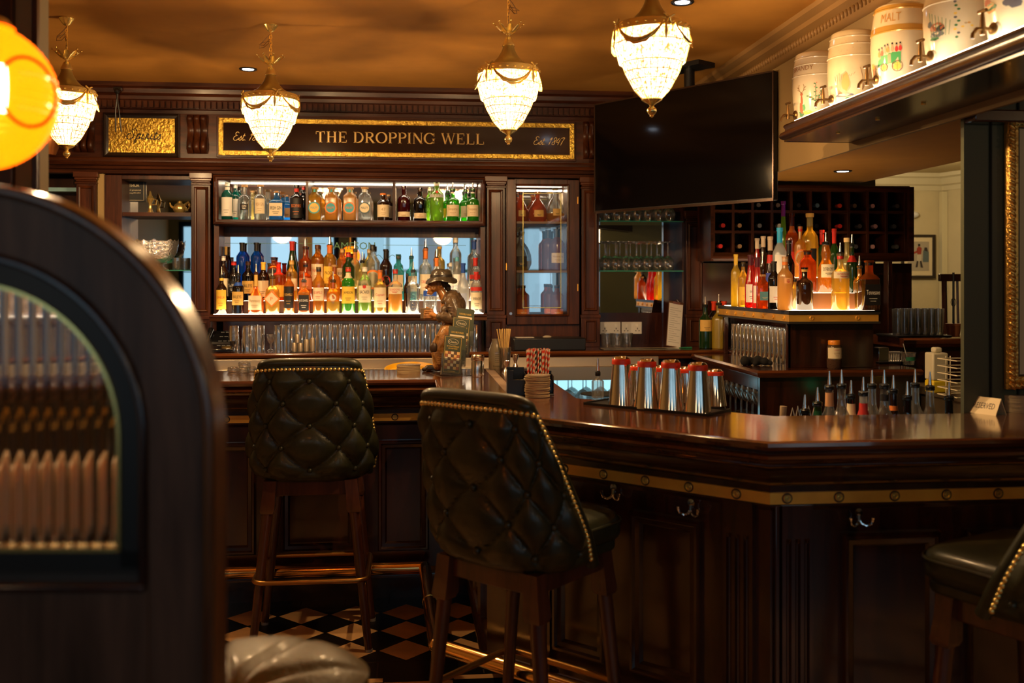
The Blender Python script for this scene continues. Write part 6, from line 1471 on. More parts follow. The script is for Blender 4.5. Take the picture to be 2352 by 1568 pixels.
# black tray with shaker tins
c0, c1, c2 = at(1342,929,Z=BT), at(1622,956,Z=BT), at(1690,940,Z=BT)
ux = (c1-c0).normalized(); uy = Vector((-ux.y,ux.x,0)); Lx = (c1-c0).length; Ly = .165
ang = math.atan2(ux.y, ux.x)
t = thing('shaker_tray', 'black lipped tray under the upturned cocktail tins', 'tray', tuple(c0), ang)
m = MB(); m.box(0,Lx,0,Ly,.0,.004); m.build('base', BLACK, t)
m = MB(); m.run([(0,0),(0,Ly),(Lx,Ly),(Lx,0),(0,0)], [(-.004,.0),(.001,.0),(.001,.009),(-.004,.009)], caps=False); m.build('lip', BLACK, t)
TIN = [(.0,.176),(.018,.176),(.019,.178),(.024,.178),(.0295,.172),(.031,.168),(.0315,.150),(.046,.002),(.0465,.0),(.045,.0)]
def tin(u, v, h, label):
    p = at(u, v, Z=BT+.0045); t = thing('cocktail_tin', label, 'cocktail tin', tuple(p), 0, 'upturned cocktail tins on the black tray')
    k = h/.178; m = MB(); m.lathe([(r, z*k) for r, z in TIN], seg=36, cap=False); m.build('tin', pm('polished_tin', (.80,.76,.70), .10, 1), t, smooth=40)
    m = MB(); m.lathe([(.0322,.149*k),(.0345,.150*k),(.0338,.157*k),(.0338,.159*k),(.0330,.168*k),(.0318,.170*k)], seg=36, cap=False); m.build('red_band', pm('red_rubber', (.80,.05,.01), .4), t, smooth=40)
def tin_h(u, v, vt): p = at(u, v, Z=BT+.0045); return ZV(vt, p.x, p.y)-p.z
for u, v, vt, lb in ((1427,929,818,'upturned steel cocktail tin with red band, nearest the left end of the tray'),(1486,936,824,'upturned steel cocktail tin with red band, second from the left in the front row'),(1541,940,826,'upturned steel cocktail tin with red band, third from the left in the front row'),(1603,945,832,'upturned steel cocktail tin with red band, at the right of the front row')): tin(u, v, tin_h(u,v,vt), lb)
for u, v, vt, lb in ((1463,914,842,'shorter upturned tin behind the first two of the front row'),(1516,918,846,'shorter upturned tin behind the second and third of the front row'),(1573,922,849,'shorter upturned tin behind the last two of the front row'),(1640,930,856,'shorter upturned tin at the right end of the tray')): tin(u, v, .128, lb)
p = at(1373,913,Z=BT); bottle(p.x, p.y, BT, .098, .024, 'std', 'clear', 'small clear dasher bottle with pourer behind the left end of the shaker tray', cap='pour')
m = MB(); pp = at(1352,897,Z=BT); m.lathe([(0,0),(.085,0),(.085,.003),(0,.003)], seg=32, cap=False); tag(m.build('round_mat', pm('rubber_mat', (.012,.012,.012), .8, spec=.1), loc=(pp.x+.03,pp.y-.13,BT)), 'round black mat behind the dasher bottle', 'mat')

# ------------------------------------------------------------ lit glass fridge behind the bar corner
fx0, fx1, fy = .62, 1.50, 5.50
m = MB(); m.add([(fx0,fy,.5),(fx1,fy,.5),(fx1,fy,.895),(fx0,fy,.895)], [(0,1,2,3)])
t = thing('glass_fridge', 'cool lit cabinet of upturned stem glasses under the steel work station', 'fridge', (1.05, 5.7, .45))
m = rel(MB(), t); m.box(fx0,fx1,5.86,5.885,.45,1.018); m.box(fx0,fx1,5.50,5.86,.45,.46); m.box(fx0-.02,fx0,5.50,5.885,.0,1.018); m.box(fx1,fx1+.02,5.50,5.885,.0,1.018); m.build('cabinet', pm('cool_white', (.55,.65,.66), .4), t)
m = rel(MB(), t); m.box(fx0+.02,fx1-.02,5.84,5.845,.47,1.01); m.build('light_panel', emit('fridge_light', (.40,.80,.90), .9), t, smooth=0)
o = lathe_thing('stem_glass', 'upturned stem glass in the cool lit cabinet', 'glass', [(r*1.05, z*.88) for r, z in WG], CLEAR, (.74,5.60,.85), 'stem glasses in the lit cabinet')
copies(o, [(.74+.085*i,5.60,.85) for i in range(1, 9)]+[(.78+.085*i,5.72,.85) for i in range(8)])
m = rel(MB(), t); m.box(fx0,fx1,5.51,5.84,.835,.849); m.build('shelf', pm('cool_white'), t)
# stem glasses under the island
o = lathe_thing('stem_glass', 'stem glass on the open shelf inside the bottle island', 'glass', [(0,0),(.034,.0),(.034,.002),(.006,.008),(.004,.016),(.004,.085),(.008,.092),(.026,.108),(.037,.135),(.036,.165),(.030,.185),(.029,.185),(.034,.16),(.0,.10)], CLEAR, (1.80,4.88,.8155), 'stem glasses inside the island')
copies(o, [(1.80,4.88+.09*i,.8155) for i in range(1, 8)]+[(1.89,4.86+.09*i,.8155) for i in range(8)]+[(1.97,4.88+.09*i,.8155) for i in range(5)])
# glasses inside the island box
o = lathe_thing('highball_glass', 'upturned tall glass packed inside the island display box', 'glass', up(HIBALL) if 0 else [(r*.98, z*1.2) for r, z in up(HIBALL)], CLEAR, (BX0+.045,BY0+.06,IZ+.0005), 'tall glasses inside the island box')
copies(o, [(BX0+.045,BY0+.06+.066*i,IZ+.0005) for i in range(1, 14)]+[(BX0+.112,BY0+.06+.066*i,IZ+.0005) for i in range(14)])
# jar, gloves
p = at(1916,846,Z=IZ); t = thing('clove_jar', 'plastic jar of cloves with an orange lid in front of the island box', 'jar', (p.x,p.y,IZ))
m = MB(); m.mi = 1; m.lathe([(0,0),(.030,0),(.035,.006),(.036,.045)], seg=24, cap=False); m.mi = 0; m.lathe([(.036,.045),(.0355,.06),(.036,.10),(.030,.120),(.026,.124)], seg=24, cap=False); m.build('jar', [glassy('jar_glass', (.55,.35,.18), .4, .08, 1), pm('cloves', (.09,.035,.012), .8, bump=1, bscale=300)], t, smooth=50)
m = MB(); m.lathe([(.0295,.118),(.030,.120),(.030,.138),(.028,.142),(0,.142)], seg=24, cap=False); m.build('lid', pm('orange_lid', (.85,.28,.02), .35), t)
m = MB(); m.mi = 0; m.patch(.0368,-1.35,1.35,.052,.106); m.mi = 1; m.text('CLOVES', .032, .008, wrapf(.0375, .078)); m.text('WHOLE', .018, .005, wrapf(.0375, .066)); m.mi = 2; m.text('SCHWARTZ', .028, .006, wrapf(.0375, .095)); m.build('label', [paint(CR), paint(TN), paint(RD)], t)
def blobmesh(name, blobs, mat, parent=None, vox=.006, sm=4, loc=None, **k):
    m = MB()
    for b in blobs:
        if len(b) == 2 or len(b) == 3: m.sphere(b[0], b[1], 14, 10, b[2] if len(b) > 2 else (1,1,1))
        else:
            (p, r0, q, r1) = b; n = 5; m.tube([tuple(Vector(p).lerp(Vector(q), i/n)) for i in range(n+1)], [r0+(r1-r0)*i/n for i in range(n+1)], 12); m.sphere(p, r0, 12, 8); m.sphere(q, r1, 12, 8)
    o = m.build(name, mat, parent, smooth=180, loc=loc, **k)
    r = o.modifiers.new('remesh', 'REMESH'); r.mode = 'VOXEL'; r.voxel_size = vox; r.use_smooth_shade = True
    s_ = o.modifiers.new('smooth', 'SMOOTH'); s_.factor = .5; s_.iterations = sm; return o
p = at(1715,838,Z=IZ)
tag(blobmesh('folded_cloth', [((-.05,0,.02),.026),((-.02,.02,.018),.024),((.02,0,.022),.026),((.05,-.02,.018),.022),((.075,-.03,.010),.014),((0,-.02,.01),.016)], pm('black_cloth', (.006,.005,.005), .9), vox=.005, loc=(p.x+.03,p.y-.03,IZ+.004)), 'crumpled black cloth on the island counter in front of the packed glasses', 'cloth')
# wire handled strainers peeking over the bar at the corner
t = thing('bar_strainer', 'coil of wire and a wooden knob showing just over the bar top by the corner', 'strainer', (1.36,3.42,.90))
m = MB(); m.tube([(-.045,0,0),(-.03,0,.205)], [.008,.012], 10); m.build('knob', pm('pale_stick', (.5,.35,.2), .6), t)
m = MB()
for i in range(5): m.tube([(-.005+.02*i,0,.0),(-.003+.02*i,0,.17),(.003+.02*i,0,.198+.006*(i%2)),(.011+.02*i,0,.17),(.012+.02*i,0,0)], .0022, 6)
m.build('wire', pm('pale_wire', (.7,.6,.45), .3, .6), t)
m = MB(); m.box(1.28,1.395,3.36,3.50,.78,.90); tag(m.build('tool_box', STEEL, bevel=.003), 'steel tool box behind the bar corner', 'box')
m = MB(); m.box(1.28,1.395,3.38,3.50,0,.78); tag(m.build('tool_stand', STEEL), 'steel stand under the tool box', 'stand')
# ------------------------------------------------------------ bronze figure of an old man
SX, SZ_ = 1/456., 1/456.
p = at(1020,852,Z=BT)
t = thing('figurine', 'painted figurine of a stooping old man in a brimmed hat holding a box', 'figurine', (p.x,5.0,BT))
kF = (p.x*_s+5.0*_c)/FPX
def F(u, v, y=0): return ((u-1020)*kF, y, (852-v)*kF)
FACE = pm('figurine_skin', (.42,.17,.04), .38, coat=.3, var=.35, vscale=60, bump=.15, bscale=120)
JKT = pm('figurine_jacket', (.10,.060,.030), .30, coat=.5, var=.4, vscale=40, bump=.3, bscale=90)
TRS = pm('figurine_trousers', (.34,.15,.035), .42, coat=.3, var=.45, vscale=35, bump=.3, bscale=70)
k = kF
body = [
 (F(1008,655),14*k,(1,.88,1.15)),(F(996,660),11*k,(1,.8,1.1)),(F(1000,645),12*k,(1,.85,1)),(F(990,672),6.5*k,(1,.8,.9)),(F(984,673),3.2*k),
 (F(985,655),3*k,F(979,661),3.3*k),(F(988,667),6.5*k,(.9,1,.8)),(F(984.5,665),3.6*k,(.8,1.4,.6)),(F(980,660,.004),2.2*k),(F(980,660,-.004),2.2*k),(F(984,666),2.6*k,(1,1.3,.5)),(F(988,648,.010),3.2*k),(F(988,648,-.010),3.2*k),
 (F(996,664,-.018),4.5*k,(1,.7,1)),(F(996,664,.018),4.5*k,(1,.7,1)),(F(1013,657,-.026),4*k,(.7,.5,1.2)),(F(1013,657,.026),4*k,(.7,.5,1.2)),
 (F(1012,668),9*k,F(1028,695),13*k),(F(1030,700),18*k,F(1035,745),20*k),(F(1035,745,-.03),14*k,F(1000,800,-.035),11*k),(F(1035,745,.03),14*k,F(1040,800,.035),11*k),
 (F(1000,800,-.035),10*k,F(1002,840,-.035),7*k),(F(1040,800,.035),10*k,F(1046,842,.035),7*k),
 (F(1035,700,-.055),10*k,F(1046,735,-.075),8*k),(F(1046,735,-.075),7*k,F(1004,727,-.045),5.5*k),(F(1004,727,-.045),5.5*k,F(992,722,-.03),6*k,),
 (F(1035,700,.055),10*k,F(1046,735,.075),8*k),(F(1046,735,.075),7*k,F(1000,732,.045),5.5*k),(F(1000,732,.045),5.5*k,F(990,728,.03),6*k),
]
for s_ in (-1, 1):                                             # fingers round the box
    for i in range(4): body.append((F(994,714+5.0*i,s_*.030),2.5*k,F(978-i*1.2,713+5.6*i,s_*.034),2.1*k)); body.append((F(978-i*1.2,713+5.6*i,s_*.034),2.1*k,F(971+i,716+5.4*i,s_*.024),1.8*k))
    body.append((F(992,712,s_*.026),2.8*k,F(980,707,s_*.020),2.2*k))
blobmesh('body', body, FACE, t, vox=.0032, sm=3)
for s_ in (-1, 1):
    m = MB(); q = F(987.5,652.5,s_*.0085); m.sphere(q, 2.3*k, 8, 6); m.build('eye', pm('figurine_eye', (.03,.015,.008), .2), t)
blobmesh('hair', [(F(1022,652,-.016),8*k),(F(1022,652,.016),8*k),(F(1028,660),8*k),(F(1030,664,-.012),6*k),(F(1030,664,.012),6*k),(F(1018,650,-.024),5*k),(F(1018,650,.024),5*k)], pm('figurine_hair', (.018,.012,.008), .4, bump=.8, bscale=160), t, vox=.003, sm=1)
m = MB(); n = 30; vs = []; fs = []; rings = [(.5,.0),(.92,-.020),(1.0,-.020),(.97,-.012),(.70,.006),(.66,.024),(.60,.040),(.42,.050),(.2,.046),(0,.042)]
for r, z in rings:
    for j in range(n):
        a = 2*PI*j/n; rr_ = 36*k*r; w = .007*math.sin(3*a+.6)*(1 if r >= .9 else .4); dz = (-.004*max(0,math.cos(a)))*(1 if r >= 1 else .3)
        vs.append((rr_*math.cos(a)*1.02, rr_*math.sin(a)*.92, z*.92+w+dz))
for i in range(len(rings)-1):
    for j in range(n): j2 = (j+1)%n; fs.append((i*n+j,i*n+j2,(i+1)*n+j2,(i+1)*n+j))
m.T = Matrix.Translation(F(1014,640)) @ Matrix.Rotation(math.radians(-2),4,'Y'); m.add(vs, fs); hat = m.build('hat', pm('figurine_hat', (.055,.042,.026), .28, coat=.6, var=.3, vscale=50, bump=.3, bscale=60), t, smooth=60)
m = MB(); m.T = Matrix.Translation(F(1014,640)) @ Matrix.Rotation(math.radians(-2),4,'Y'); m.lathe([(36*k*.72,.007),(36*k*.70,.018),(36*k*.66,.019)], seg=30, cap=False, flat=.92); m.build('hat_band', pm('dark_band', (.02,.014,.01), .4), hat)
jk = [(F(1040,684),21*k,(1,1.7,.9)),(F(1047,702),24*k,(1,1.6,1.1)),(F(1046,724),24*k,(1,1.5,1.1)),(F(1044,746),24*k,(1,1.45,.9)),(F(1028,690,.030),12*k),(F(1028,690,-.030),12*k),(F(1024,712,.03),12*k),(F(1024,712,-.03),12*k),
 (F(1038,694,-.055),17*k,F(1052,733,-.080),14*k),(F(1052,733,-.080),13*k,F(1010,727,-.052),9.5*k),(F(1038,694,.055),17*k,F(1052,733,.080),14*k),(F(1052,733,.080),13*k,F(1010,730,.052),9.5*k),
 (F(1008,718,-.052),3.5*k,F(1009,737,-.050),4.5*k),(F(1024,758,-.045),8*k,F(1062,762,-.035),9*k),(F(1024,758,.045),8*k,F(1062,762,.035),9*k),(F(1060,764,-.03),7*k,F(1060,764,.03),7*k),(F(1026,676,-.02),5*k,F(1016,694,-.022),4*k),(F(1026,676,.02),5*k,F(1016,694,.022),4*k)]
for i in range(6): jk.append((F(1028+3*i,704+7*i,-.090-.002*i),2.6*k,F(1058-i,712+6*i,-.092),3.0*k))
for i in range(4): jk.append((F(1016+8*i,718,-.064-.004*i),2.0*k,F(1020+8*i,740,-.064-.004*i),2.2*k))
for i in range(3): jk.append((F(1030+9*i,744,-.050-.003*i),3*k,F(1034+10*i,766,-.045),3*k))
blobmesh('jacket', jk, JKT, t, vox=.0035, sm=2)
tr = [(F(1036,754),24*k,(1,1.5,.8)),(F(1030,762,-.034),21*k,F(1006,798,-.040),18*k),(F(1006,798,-.040),18*k,F(1012,834,-.038),16*k),(F(1034,762,.034),20*k,F(1044,800,.040),18*k),(F(1044,800,.040),18*k,F(1050,836,.04),15*k),(F(1022,775),16*k,F(1030,826),12*k),(F(1000,842,-.038),9*k,F(1026,842,-.038),9*k)]
for i in range(6): tr.append((F(994+2*i,808+5*i,-.074),2.4*k,F(1024,812+5*i,-.070),2.6*k))
for i in range(3): tr.append((F(1002+9*i,770-4*i,-.068),3*k,F(996+12*i,792,-.074),2.6*k))
blobmesh('trousers', tr, TRS, t, vox=.0035, sm=2)
m = MB(); m.sphere(F(996,797,-.070), 10*k, 12, 8, (1,.6,1.3)); m.build('knee_patch', pm('figurine_patch', (.05,.025,.012), .4), t)
for y, u in ((-.038,995),(.040,1040)):
    blobmesh('shoe', [(F(u-12,845,y),8*k,F(u+12,843,y),8*k),(F(u-20,847,y),6*k,(1,1,.8)),(F(u+8,838,y),7*k),(F(u,849.5,y),6*k,(3.5,1.3,.35))], pm('figurine_shoe', (.020,.014,.010), .3, coat=.5), t, vox=.003, sm=1)
m = MB(); a_ = F(966,732); b_ = F(988,708); m.box(a_[0],b_[0],-.032,.032,a_[2],b_[2]); m.build('held_box', pm('figurine_box', (.16,.10,.05), .5), t, bevel=.002)

# ------------------------------------------------------------ ceramic barrels
CER = pm('cream_glaze', (.70,.54,.32), .16, coat=.6, var=.06, vscale=10)
CER2 = pm('tan_glaze', (.66,.50,.28), .2, coat=.5, var=.08, vscale=12)
BAND = pm('gilt_band', (.62,.33,.06), .25, .3, coat=.4)
BHt = .305
def barrel_profile(R): return [(R*.80,0),(R*.84,.004),(R*.90,.04),(R*.97,.10),(R,.16),(R*.985,.21),(R*.93,.255),(R*.88,.285),(R*.86,.30),(R*.80,BHt),(R*.5,BHt+.004),(0,BHt+.006)]
def brad(R, z):
    pf = barrel_profile(R)
    for (r0,z0),(r1,z1) in zip(pf, pf[1:]):
        if z0 <= z <= z1 and z1 > z0: return r0+(r1-r0)*(z-z0)/(z1-z0)
    return R*.8
def barrel(u, label, style, R=.098):
    X = 1.725; Y = at(u, 645, X=X).y; t = thing('ceramic_barrel', label, 'barrel', (X,Y,2.2055), math.radians(-36), 'ceramic spirit barrels on the high shelf')
    m = MB(); m.lathe(barrel_profile(R), seg=40, cap=False); m.build('body', CER if style != 'tan' else CER2, t, smooth=50)
    def bw(z0, a0): return lambda a, b: ((brad(R, z0+b)+.0012)*math.sin(a/R+a0), -(brad(R, z0+b)+.0012)*math.cos(a/R+a0), z0+b)
    for z in ((.205,.250,.280) if style != 'malt' else (.206,.285)):
        m = MB(); rr_ = brad(R, z); m.lathe([(rr_+.0005,z-.0035),(rr_+.003,z),(rr_+.0005,z+.0035)], seg=40, cap=False); m.build('hoop', CER if style not in ('malt',) else BAND, t)
    if style == 'malt':
        m = MB(); m.lathe([(brad(R,.208)+.001,.208),(brad(R,.226)+.001,.226)], seg=40, cap=False); m.lathe([(brad(R,.283)+.001,.283),(brad(R,.298)+.001,.298)], seg=40, cap=False); m.build('gilt_band', BAND, t)
    cols_ = [paint(c) for c in ((.30,.13,.04),(.05,.16,.05),(.55,.03,.02),(.01,.01,.01),(.06,.30,.08),(.75,.45,.06),(.12,.10,.10),(.35,.08,.02),(.55,.25,.05),(.45,.30,.15))]
    m = MB()
    def pts(fn, L_, w, mi): m.mi = mi; m.tube([fn(*q) for q in L_], w, 4)
    def blob(fn, cx, cz, rx, rz_, mi, n=14):
        m.mi = mi; m.add([fn(cx+rx*math.cos(2*PI*i/n)*(1+.12*math.sin(5*i)), cz+rz_*math.sin(2*PI*i/n)*(1+.12*math.cos(4*i))) for i in range(n)], [tuple(range(n))])
    f_ = bw(.10, 0)
    if style == 'brandy':
        m.mi = 0; m.text('BRANDY', .105, .020, bw(.235, -.42))
        g_ = bw(.10, -.45); blob(g_,0,-.03,.010,.024,7); blob(g_,.004,.0,.006,.022,7); blob(g_,.004,.026,.007,.008,7); blob(g_,-.004,-.055,.016,.012,1)
        for s_ in (-1, 1): pts(g_,[(.004,.03),(.004+s_*.010,.040),(.004+s_*.014,.056),(.004+s_*.010,.066)],.0011,0); pts(g_,[(.004+s_*.012,.048),(.004+s_*.022,.056)],.0009,0); pts(g_,[(.004+s_*.010,.040),(.004+s_*.02,.044)],.0009,0)
        blob(g_,.03,-.052,.024,.008,5); blob(g_,.012,-.030,.008,.014,4)
        g_ = bw(.11, .22)
        for a, b, c, d in ((0,-.05,.0,.055),(0,-.02,-.030,.005),(0,-.03,.026,.022)):
            pts(g_,[(a,b),((a+c)/2,(b+d)/2+.004),(c,d)],.0011,1)
            for i in range(6): q = (i+1)/6; blob(g_,a+(c-a)*q+.004*(-1)**i,b+(d-b)*q,.0045,.0025,1 if i%2 else 4,8); blob(g_,a+(c-a)*q-.004*(-1)**i,b+(d-b)*q+.003,.002,.002,2,6)
    elif style == 'tan':
        g_ = bw(.10, -.15); blob(g_,0,0,.024,.042,9); blob(g_,.004,.004,.016,.034,8); blob(g_,-.004,-.045,.040,.007,6); blob(g_,.02,-.058,.02,.004,1)
        for i in range(9): pts(g_,[(-.030+.002*i,-.04),(-.040+.010*i,.03+.004*(i%3))],.0006,0)
        g_ = bw(.12, .55)
        for i in range(3): pts(g_,[(0,-.05),(.012*i,.0),(.020*i-.01,.035)],.0007,0)
        for i in range(16): blob(bw(.24,0), random.uniform(-.07,.08), random.uniform(-.03,.04), .002, .0012, 9, 6)
    elif style == 'malt':
        m.mi = 8; m.text('MALT', .075, .030, bw(.254, -.20))
        g_ = bw(.095, -.25)
        m.mi = 4; 
        for a, b, c, d in ((-.030,-.002,.0,.030),(0,0,.012,.034),(.012,-.004,.042,.036)): m.add([g_(a,b),g_(c,b),g_(c,d),g_(a,d)], [(0,1,2,3)])
        m.add([g_(-.046,-.006),g_(-.030,-.002),g_(-.030,.02),g_(-.042,.015)], [(0,1,2,3)]); m.mi = 9; m.add([g_(-.002,.002),g_(.008,.002),g_(.008,.030),g_(-.002,.030)], [(0,1,2,3)])
        for cx, r in ((-.018,.013),(.030,.018)):
            pts(g_,[(cx+r*math.cos(a),-.012+r*math.sin(a)) for a in [2*PI*i/16 for i in range(17)]],.0011,0); blob(g_,cx,-.012,r*.75,r*.75,5)
            for i in range(4): pts(g_,[(cx-r*math.cos(i*PI/4),-.012-r*math.sin(i*PI/4)),(cx+r*math.cos(i*PI/4),-.012+r*math.sin(i*PI/4))],.0005,0)
        for i, (cx, cz, mi) in enumerate(((-.036,.035,8),(-.024,.038,7),(-.012,.044,9),(-.002,.046,8),(.014,.048,9),(.028,.046,2),(.040,.048,2))):
            blob(g_,cx,cz,.0055,.010,mi); blob(g_,cx,cz+.012,.003,.0035,9,8); m.mi = 3; m.add([g_(cx-.003,cz+.0145),g_(cx+.003,cz+.0145),g_(cx+.0026,cz+.021),g_(cx-.0026,cz+.021)], [(0,1,2,3)])
        for i in range(3): blob(g_,-.066-.006*i,-.006+.004*i,.010,.008,5 if i%2 else 8); pts(g_,[(-.066-.006*i,-.008),(-.070-.006*i,-.034)],.0012,0); pts(g_,[(-.060-.006*i,-.008),(-.058-.006*i,-.034)],.0012,0)
        pts(g_,[(-.03,-.014),(-.07,-.010)],.0009,3)
    elif style == 'fish':
        g_ = bw(.13, -.55); blob(g_,0,0,.026,.013,7); blob(g_,.014,-.006,.014,.009,3); blob(g_,-.026,.012,.010,.010,3); blob(g_,.0,-.022,.026,.010,6); blob(g_,-.01,-.034,.018,.006,1)
        for i in range(7): pts(g_,[(-.02+.01*i,-.03),(-.028+.012*i,.05-.006*i)],.0007,1)
        g_ = bw(.15, .05)
        for i in range(12): blob(g_,.006*math.sin(i*2),-.06+.012*i,.005,.0035,(1,6,5,1)[i%4],8)
        g_ = bw(.12, .5)
        for i in range(9): blob(g_,-.03+.009*i,.012*math.sin(i)+.0,.005,.003,(5,9,8)[i%3],8)
    else:
        for i in range(40): blob(bw(.15,-.2), random.uniform(-.11,.11), random.uniform(-.05,.09), random.uniform(.010,.026), random.uniform(.006,.016), (0,7,6,8,0,1)[i%6], 9)
    m.build('painting', cols_, t, smooth=0)
    # tap
    a0 = math.radians(-48); R2 = brad(R, .045)
    m = MB(); m.T = Matrix.Rotation(a0,4,'Z') @ Matrix.Translation((0,-R2,.045)) @ Matrix.Rotation(PI/2,4,'X')
    m.lathe([(.026,-.012),(.022,.002),(.016,.004)], seg=18, cap=False); m.build('boss', CER, t)
    m = MB(); m.T = Matrix.Rotation(a0,4,'Z') @ Matrix.Translation((0,-R2,.045))
    tp = MB(); m.T = m.T @ Matrix.Rotation(PI/2,4,'X'); m.lathe([(0,.004),(.017,.004),(.019,.008),(.014,.012),(.006,.014)], seg=16, cap=False); m.T = Matrix.Rotation(a0,4,'Z') @ Matrix.Translation((0,-R2,.045))
    m.tube([(0,-.012,0),(0,-.045,0)], .0055, 8); m.tube([(0,-.040,-.018),(0,-.040,.022),(0,-.040,.046)], [.0075,.0065,.004], 10); m.tube([(0,-.040,-.002),(0,-.058,-.003),(0,-.070,-.016),(0,-.072,-.030)], [.006,.006,.0055,.006], 8)
    tap = m.build('tap', pm('dark_bronze', (.22,.12,.04), .3, .9), t, smooth=50)
    m = MB(); m.T = Matrix.Rotation(a0,4,'Z') @ Matrix.Translation((0,-R2-.040,.093)); m.tube([(-.016,0,0),(.016,0,0)], .0055, 8); m.build('tap_handle', pm('dark_bronze'), tap)
    return t
barrel(1874, 'cream ceramic barrel painted with a stag and heather, farthest left on the high shelf', 'brandy')
barrel(1960, 'tan ceramic barrel painted with a swan, second from the left on the high shelf', 'tan')
barrel(2068, 'cream ceramic barrel with gilt bands and a green coach painting on the high shelf', 'malt', .100)
barrel(2202, 'cream ceramic barrel painted with a fish and trailing flowers on the high shelf', 'fish', .105)
barrel(2356, 'brown ceramic barrel with a hunting scene at the right edge of the photo', 'hunt', .108)

# ------------------------------------------------------------ rear room and sink corner on the right
x0, x1 = XU(2072,8.17), XU(2149,8.17); z0, z1 = ZV(639,4,8.17), ZV(538,4,8.17)
t = thing('framed_print', 'dark framed print of a rider in red on the cream rear wall', 'picture', ((x0+x1)/2, 8.195, z0)); 
x1 = min(x1, 4.57)
m = rel(MB(), t); m.rectframe(x0,x1,z0,z1,8.19,[(0,0),(0,.02),(.02,.02),(.025,.01),(.025,0)]); m.build('frame', pm('dark_frame', (.03,.02,.012), .4), t, smooth=0)
m = rel(MB(), t); m.box(x0+.02,x1-.02,8.18,8.19,z0+.02,z1-.02); m.build('mount', paint(CR), t)
m = rel(MB(), t); a, b, c, d = x0+.055, x1-.055, z0+.065, z1-.06; W9, H9 = b-a, d-c
m.mi = 0; m.box(a,b,8.178,8.18,c,d)
def q9(pt, mi): m.mi = mi; m.add([(a+u*W9, 8.1775-.0003*mi, c+v*H9) for u, v in pt], [tuple(range(len(pt)))])
q9([(.45,.55),(.62,.55),(.66,.78),(.52,.84),(.42,.76)],1); q9([(.18,.55),(.45,.62),(.45,.70),(.16,.60)],1); q9([(.42,.30),(.62,.30),(.64,.56),(.44,.56)],2); q9([(.36,.12),(.46,.12),(.50,.34),(.42,.34)],3); q9([(.60,.12),(.72,.10),(.64,.34),(.56,.34)],3); q9([(.48,.84),(.58,.84),(.58,.92),(.48,.92)],4); q9([(.70,.30),(.98,.30),(.98,.65),(.72,.70)],5); q9([(.75,.66),(.95,.66),(.9,.8),(.78,.8)],3)
m.build('print', [paint(c_) for c_ in ((.45,.38,.28),(.35,.05,.03),(.6,.52,.4),(.04,.03,.03),(.02,.02,.02),(.12,.16,.17))], t, smooth=0)
x, z = XU(2095,8.18), ZV(490,3.9,8.18)
t = thing('emergency_light', 'white twin spot emergency light on the cream wall above the framed print', 'light fitting', (x-.03, 8.195, z))
m = MB(); m.box(-.03,.03,-.05,0,.03,.22); m.build('case', WHITE, t, bevel=.008)
m = MB(); m.sphere((.03,-.05,-.01), .035, 14, 8, (1.2,1,.8)); m.sphere((-.05,-.05,.0), .03, 14, 8, (1.2,1,.8)); m.build('spot_head', WHITE, t)
# dark post and counter with tray of tumblers behind the island
m = MB(); m.box(XU(2040,5.6),XU(2050,5.6),5.6,5.66,0,ZV(600,3,5.6)); tag(m.build('rack_post', DKW, bevel=.003), 'dark slender wooden post right of the island display', 'post')
kx0, kx1 = XU(2045,5.3), XU(2215,5.3); kz = ZV(775,3,5.2)
m = MB(); m.run([(kx0,5.15),(kx1+.4,5.15)], [(-.45,kz),(-.01,kz),(.004,kz-.01),(.006,kz-.03),(-.01,kz-.05),(-.45,kz-.05)])
tag(m.build('side_counter', TOP), 'dark wooden side counter carrying the tray of clear tumblers', 'counter')
m = MB(); m.box(kx0+.02,kx1+.4,5.2,5.58,0,kz-.051); tag(m.build('side_cabinet', DKW), 'dark cabinet below the tray of clear tumblers', 'cabinet')
m = MB(); m.box(kx0-.01,XU(2165,5.3),5.2,5.45,kz+.0005,kz+.012); tag(m.build('glass_tray', BLACK, bevel=.003), 'black tray under the clear tumblers on the side counter', 'tray')
o = lathe_thing('clear_tumbler', 'tall clear tumbler on the black tray in front of the cream wall', 'glass', [(0,0),(.026,0),(.028,.01),(.031,.145),(.029,.145),(.026,.014),(0,.014)], CLEAR, (XU(2062,5.26),5.26,kz+.0125), 'clear tumblers on the black tray')
copies(o, [(XU(2062+i*15.5,5.26),5.26,kz+.0125) for i in range(1, 7)]+[(XU(2068+i*15.5,5.38),5.38,kz+.0125) for i in range(6)])
t = thing('flower_pot', 'small terracotta pot with an iron ornament by the cream doorway', 'pot', (XU(2190,5.4),5.4,kz))
m = MB(); m.lathe([(0,0),(.032,0),(.042,.055),(.045,.055),(.045,.068),(.0,.068)], seg=18, cap=False); m.build('pot', pm('terracotta', (.35,.13,.05), .7), t)
m = MB(); m.tube([(0,0,.06),(0,0,.36)], .006, 6)
for i in range(4): m.tube([(.014*math.cos(a+i*PI/4)*math.sin(b_), .014*math.sin(a+i*PI/4)*math.sin(b_), .19+.022*math.cos(b_)) for a, b_ in [(0, PI*j/8) for j in range(9)]], .002, 5)
m.build('iron_ornament', BLACK, t)
t = thing('wooden_chair', 'dark wooden chair back seen in front of the cream doorway', 'chair', (XU(2205,6.3),6.3,0))
zt_ = ZV(632,3.5,6.3)
for dx in (-.10, .22): m = MB(); m.tube([(dx,0,0),(dx,0,.75),(dx+.01,.04,zt_)], .018, 8); m.build('rear_leg', LEGW, t)
m = MB(); m.box(-.13,.25,.02,.05,zt_-.04,zt_+.01); m.box(-.1,.22,.0,.04,.95,.99); m.build('crest_rail', LEGW, t, bevel=.006)
